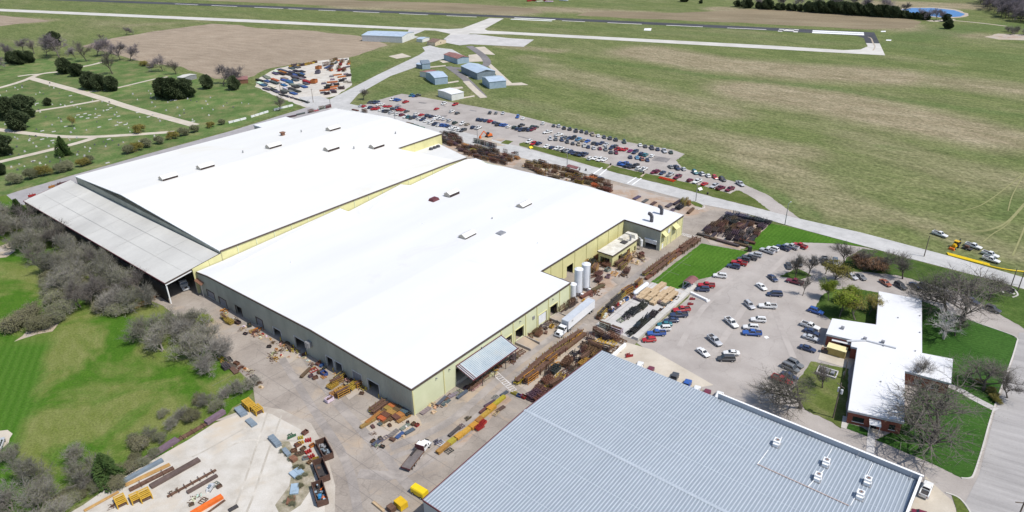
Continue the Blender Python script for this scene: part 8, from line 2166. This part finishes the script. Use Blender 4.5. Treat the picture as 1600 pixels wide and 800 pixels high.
slabthing('steel_plate', 'dark slate steel panel stack beside the yellow rack', 'plate', 377, 645, (18, 20), 4.3, 1.9, .5, 'metal_slate', ribs=2)
slabthing('steel_plate', 'blue-grey steel panel below the slate panel stack', 'plate', 393, 662, (16, 15), 3.6, 1.6, .3, 'metal_slate', ribs=2)
slabthing('steel_tank', 'plum half-round steel tank on the yard edge', 'tank', 337, 655, (20, -13), 5.6, 1.5, .9, 'plum_steel', ribs=0)
def yellow_rack(label, px, py, vec, L, Wd, H, bays):
    t = thing('shipping_rack', label, 'rack', at(px, py), heading(px, py, *vec), 'yellow shipping racks')
    for i in range(bays + 1):
        x = -L / 2 + L * i / bays
        for y in (-1, 1): MB().box((x, y * Wd / 2, 0), (.22, .22, H)).build('post', 'machine_ochre', t)
        MB().box((x, 0, H - .2), (.2, Wd, .2)).build('cross_beam', 'machine_ochre', t)
    for z in (.3, H - .1):
        for y in (-1, 1): MB().box((0, y * Wd / 2, z), (L, .2, .22)).build('side_beam', 'machine_ochre', t)
    n = int(L / .55)
    for i in range(n): MB().box((-L / 2 + .3 + i * (L - .6) / (n - 1), 0, H + .06), (.3, Wd * .98, .12)).build('slat', 'machine_ochre', t)
    MB().box((0, 0, .5), (L * .9, Wd * .8, H * .45)).build('load', 'rust', t)
yellow_rack('big yellow shipping rack on the yard edge above the gravel', 390, 637, (18, 17), 4.0, 1.9, 1.8, 3)
yellow_rack('second yellow shipping rack joined to the big one on the yard edge', 403, 645, (18, 17), 2.6, 1.9, 1.8, 2)
yellow_rack('left yellow slatted rack on the gravel lot', 190, 787, (8, 16), 3.0, 2.0, 1.5, 2)
yellow_rack('middle narrow yellow slatted rack on the gravel lot', 212, 783, (8, 16), 2.4, 1.6, 1.5, 2)
yellow_rack('right yellow slatted rack on the gravel lot', 228, 778, (8, 16), 3.0, 2.2, 1.6, 2)
def girder(label, a, b, w, h, mat, cross=0, cat='girder', tubes=0):
    A, B = at(*a), at(*b)
    d_ = B - A
    t = thing('steel_girder', label, cat, A, math.atan2(d_.y, d_.x))
    L = d_.length
    if tubes:
        for i in range(tubes): MB().tube((0, -w / 2 + w * (i + .5) / tubes, .35), (L, -w / 2 + w * (i + .5) / tubes, .35), w / tubes * .45, n=7).build('tube', mat, t)
    else:
        MB().box((L / 2, 0, .2), (L, w, h)).build('web', mat, t)
        for y in (-1, 1): MB().box((L / 2, y * (w / 2 + .04), .16), (L, .08, h + .14)).build('flange', mat, t)
    for i in range(max(2, int(L / 4))):
        MB().box((L * (i + .5) / max(2, int(L / 4)), 0, 0), (.2, w * 1.3, .16)).build('bearer', 'timber', t)
    for i in range(cross):
        x = L * (i + .5) / cross
        MB().box((x, 0, .3 + h), (.14, w + 1.5, .14)).build('cross_arm', mat, t)
    return t
girder('long dark blue-grey steel chute nearest the fir', (176, 764), (255, 721), .9, .6, 'metal_slate')
girder('row of ochre tubes with brackets beside the dark chute', (196, 760), (266, 727), 1.2, .3, 'ochre_steel', tubes=3)
girder('rusty red girder with end brackets on the gravel', (203, 768), (272, 733), .8, .4, 'rust', cross=2)
girder('long broad dark brown steel trough on the gravel', (236, 763), (312, 720), 1.3, .5, 'brown_steel')
girder('rusty spine with many cross arms on the gravel', (262, 778), (338, 736), .35, .25, 'rust', cross=7)
girder('short dark brown girder beside the rusty spine', (293, 772), (340, 745), .7, .45, 'brown_steel')
girder('bright orange steel beam at the bottom edge of the gravel lot', (300, 806), (348, 778), 1.1, .6, 'machine_orange')
girder('bundle of rusty rods beside the orange beam', (318, 808), (352, 783), .6, .2, 'rust', tubes=3)
girder('long plum-brown steel trough along the hedge', (226, 722), (278, 688), 1.7, .5, 'plum_steel')
girder('rusty long frame along the hedge', (277, 690), (326, 662), 1.0, .25, 'rust', cross=3)
girder('row of thin brown rails behind the yellow slatted racks', (132, 800), (186, 770), .8, .25, 'ochre_steel', tubes=2)
girder('small black steel pieces at the gravel lot\'s right', (358, 800), (372, 792), .7, .3, 'steel_dark')
girder('thin rusty pipe rail along the meadow edge', (110, 781), (186, 735), .22, .5, 'rust')
def engine():
    t = thing('engine_block', 'white and black engine unit on the gravel lot', 'machine', at(329, 765), heading(329, 765, 10, -14))
    MB().box((0, 0, .2), (1.8, .9, .7)).build('block', 'metal_light', t); MB().box((-.2, 0, .9), (1.0, .6, .4)).build('cover', 'metal_slate', t)
    MB().tube((.9, -.5, .5), (.9, .5, .5), .45, n=10).build('flywheel', 'metal_light', t)
    MB().bar((-1.2, .2, .2), (-.4, .2, 1.5), .15).build('arm', 'trim_white', t)
    for y in (-.5, .5): MB().box((0, y, 0), (2.2, .15, .2)).build('skid', 'steel_dark', t)
engine()
zone('around the engine unit on the gravel lot', 'scrap on the gravel lot', [(303, 781), (312, 776), (318, 784), (337, 758), (343, 762), (300, 790), (275, 770), (176, 792)], ['heap:rusty', 'heap:brown', 'bin:brown', 'heap:white', 'heap:white', 'frame:rusty', 'frame:grey', 'bin:brown'], True, hd=30, jit=40, scale=.6)
zone('in the scrap patch left of the dumpsters', 'scrap bins left of the dumpsters', [(455, 683), (470, 686), (477, 678), (482, 690), (466, 697), (474, 703), (460, 706), (466, 712), (482, 708), (488, 698), (478, 718), (487, 716), (484, 724), (494, 720), (472, 710), (471, 694)], ['implement:green', 'bin:rusty', 'bin:brown', 'bin:rusty', 'drums:yellow', 'drums:yellow', 'bin:brown', 'bin:brown', 'bin:rusty', 'bin:grey', 'drums:red', 'drums:red', 'drums:rusty', 'drums:red', 'bin:orange', 'bin:yellow'], True, hd=40, jit=25, scale=.72)
slabthing('tarp_bin', 'yellow open-topped hopper bin at the bottom edge of the yard', 'bin', 627, 792, (16, 14), 2.6, 2.0, 1.4, 'machine_yellow', ribs=0)
slabthing('rusty_box', 'rusty bin left of the yellow hopper', 'box', 612, 798, (16, 14), 1.8, 1.4, 1.0, 'rust', ribs=0)
girder('tan timber beam leaning towards the yellow hopper', (583, 786), (600, 800), .5, .3, 'timber')
# ---------------------------------------------------------------- poles, signs, gravestones
def pole(px, py, h, label, lamp=False, cross=True, group='utility poles'):
    t = thing('lamp_post' if lamp else 'utility_pole', label, 'lamp post' if lamp else 'pole', at(px, py), trnd.uniform(-.3, .3) + TH, group)
    MB().tube((0, 0, 0), (0, 0, h), .19, .12, n=8).build('shaft', 'metal_gray' if lamp else 'wood_pole', t)
    if lamp:
        a = MB().bar((0, 0, h - .1), (0, 1.8, h + .15), .09).build('arm', 'metal_gray', t)
        MB().box((0, 1.9, h + .05), (.35, .7, .16)).build('lamp_head', 'metal_light', a)
    elif cross:
        a = MB().bar((0, -1.3, h - .6), (0, 1.3, h - .6), .14).build('cross_arm', 'wood_pole', t)
        for y in (-1.1, -.4, .4, 1.1): MB().tube((0, y, h - .53), (0, y, h - .3), .06, n=6).build('insulator', 'metal_light', a)
for px, py, h, lab, lamp, cr in [(1226.3, 351.5, 9.5, 'tall lamp post on the roadside lawn opposite the car park exit', True, False), (1443.7, 401, 8.5, 'utility pole on the verge right of the main road', False, False), (489.5, 160, 9.5, 'utility pole with cross arm at the far storage yard gate', False, True), (439, 147, 9, 'utility pole inside the far storage yard', False, False),
                               (516.7, 168, 7, 'slim pole at the junction of the back lane', False, False), (1087, 315, 9, 'lamp post on the planted kerb by the main road', True, False), (886, 264, 9, 'lamp post beside the maroon-roofed roadside shelter', True, False), (746.5, 229, 10, 'lamp post among the racks opposite the orange excavator', True, False), (617.5, 190, 8, 'lamp post at the west end of the staff car park', True, False), (1578, 452, 8, 'slim pole at the right end of the main road', False, False), (1590, 455, 8, 'rightmost slim pole beside the main road', False, False)]:
    pole(px, py, h, lab, lamp, cr)
def transformer_pole():
    t = thing('utility_pole', 'utility pole with two transformers on the lawn left of the office', 'pole', at(1301.5, 653), R(20), 'utility poles')
    MB().tube((0, 0, 0), (0, 0, 11), .2, .13, n=8).build('shaft', 'wood_pole', t)
    MB().bar((0, -1.2, 10.2), (0, 1.2, 10.2), .14).build('cross_arm', 'wood_pole', t)
    for y in (-.5, .5): MB().tube((.25, y, 8.0), (.25, y, 9.2), .3, n=10).build('transformer', 'metal_light', t)
    t = thing('utility_pole', 'utility pole with cross arm cut by the bottom right corner', 'pole', at(1578, 838), R(-10), 'utility poles')
    MB().tube((0, 0, 0), (0, 0, 10), .2, .13, n=8).build('shaft', 'wood_pole', t)
    MB().bar((-1.6, 0, 9.4), (1.6, 0, 9.4), .16).build('cross_arm', 'wood_pole', t)
    t = thing('utility_pole', 'short equipment pole beside the yellow shed', 'pole', at(1318, 592), R(10), 'utility poles')
    MB().tube((0, 0, 0), (0, 0, 6), .16, .12, n=8).build('shaft', 'wood_pole', t)
    MB().box((0, .2, 1.2), (.4, .3, 1.0)).build('meter_box', 'metal_gray', t)
transformer_pole()
def signs():
    t = thing('street_sign', 'black company sign board on white base in the roadside lawn', 'sign', at(1576, 456), heading(1576, 456, 10, 5))
    MB().box((0, 0, .3), (3.2, .35, 1.5)).build('board', 'dark', t); MB().box((0, 0, 0), (4.0, 1.0, .3)).build('base', 'concrete_bright', t)
    MB().box((0, -.19, 1.1), (2.2, .03, .18)).build('lettering', 'metal_light', t)
    path('sign_border', [(1568, 458), (1566, 452), (1574, 449), (1584, 452), (1590, 461), (1582, 465)], .5, .14, 'concrete_bright')
    for i, (px, py, lab) in enumerate([(1095, 298.5, 'tilted white sign board on the grass verge by the lamp post'), (830.5, 233, 'small yellow sign board at the left tip of the verge')]):
        t = thing('notice_board', lab, 'sign', at(px, py), heading(px, py, 10, -3))
        m = 'paint_white' if i == 0 else 'pipe_yellow'
        b = MB(); b.hexa([(-1.1, -.1, .5), (1.1, -.1, .5), (1.1, .0, .5), (-1.1, .0, .5)], [(-1.1, .9, 1.4), (1.1, .9, 1.4), (1.1, 1.0, 1.4), (-1.1, 1.0, 1.4)]); b.build('panel', m, t)
        for x in (-.9, .9): MB().box((x, .4, 0), (.1, .1, .95)).build('post', 'metal_gray', t)
    for i, (px, py) in enumerate([(1005.5, 272), (954, 258.5), (1105.5, 304), (906, 266), (915.5, 267)]):
        t = thing('litter_bin', f'small dark bin beside the main road, {nth(i + 1)} of five', 'bin', at(px, py), 0, 'bins beside the main road')
        MB().tube((0, 0, 0), (0, 0, 1.0), .35, .42, n=10).build('body', 'dark', t); MB().tube((0, 0, 1.0), (0, 0, 1.15), .44, .3, n=10).build('lid', 'steel_dark', t)
    t = thing('site_toilet', 'small dark box at the corner of the plant lawn and car park', 'kiosk', at(1171, 393), 0)
    MB().box((0, 0, .05), (1.2, 1.2, 2.0)).build('body', 'dark', t); MB().box((0, 0, 2.05), (1.3, 1.3, .12)).build('roof', 'steel_dark', t)
    t = thing('bicycle_stand', 'dark bicycle stand between the silver and navy cars', 'bicycle stand', at(1268.5, 535.5), heading(1268, 535, 10, 3))
    MB().bar((-1.2, 0, .1), (1.2, 0, .1), .1).build('base_rail', 'steel_dark', t)
    for i in range(6): MB().bar((-1.0 + i * .4, -.3, .1), (-1.0 + i * .4, .3, .8), .06).build('hoop', 'steel_dark', t)
signs()
def graves():
    r = random.Random(9)
    mats = ['stone_light', 'stone_gray', 'stone_dark']
    up = []
    for m in mats:
        b = MB(); b.box((0, 0, 0), (1.3, .6, .22)); b.box((0, 0, .22), (.95, .3, .85), taper=.92); up.append(b.mesh('headstone', m))
    fl = [MB().box((0, 0, .02), (2.3, 1.1, .3), taper=.95).mesh('grave_slab', m) for m in mats]
    slabs = [(122, 180), (133, 178), (140, 180), (127, 183), (137, 185), (150, 184), (155, 181), (172, 187), (185, 182), (188, 192), (196, 195), (182, 196), (155, 199), (103, 198), (173, 169), (168, 172), (52, 252), (82, 220), (66, 218), (58, 162), (15, 181), (170, 218), (112, 160), (110, 150), (52, 161), (2, 179), (66, 205), (84, 206), (268, 157), (274, 157), (215, 176), (232, 183), (302, 190), (168, 255)]
    for i, (px, py) in enumerate(slabs):
        o = put('grave_slab', fl[0], None, at(px, py) + Vector((0, 0, .03)), TH + R(r.uniform(-6, 6)) + math.pi / 2, scale=(.95, .95, 1))
        tag(o, f'flat pale grave slab in the cemetery, {nth(i + 1)} of the slabs surveyed from the middle', 'grave slab', 'grave slabs')
    spots = fill([(-20, 150), (60, 125), (120, 143), (220, 172), (300, 198), (270, 204), (150, 211), (60, 205), (-20, 200)], 75, 41, 5.0) + fill([(-20, 215), (60, 212), (140, 217), (80, 232), (0, 250), (-20, 255)], 34, 42, 4.2) + fill([(0, 262), (80, 240), (160, 222), (270, 210), (220, 222), (120, 250), (60, 266), (0, 280)], 32, 43, 4.5) + fill([(190, 148), (250, 140), (330, 150), (400, 165), (300, 188), (230, 165)], 34, 44, 6.0)
    for i, p in enumerate(spots):
        m = r.choice([0, 0, 1, 1, 2])
        o = put('headstone', up[m], None, p + Vector((0, 0, .03)), TH + math.pi / 2 + R(r.uniform(-5, 5)), scale=r.uniform(.6, 1.0))
        tag(o, 'small upright headstone standing in the cemetery grass', 'headstone', 'headstones of the cemetery')
graves()
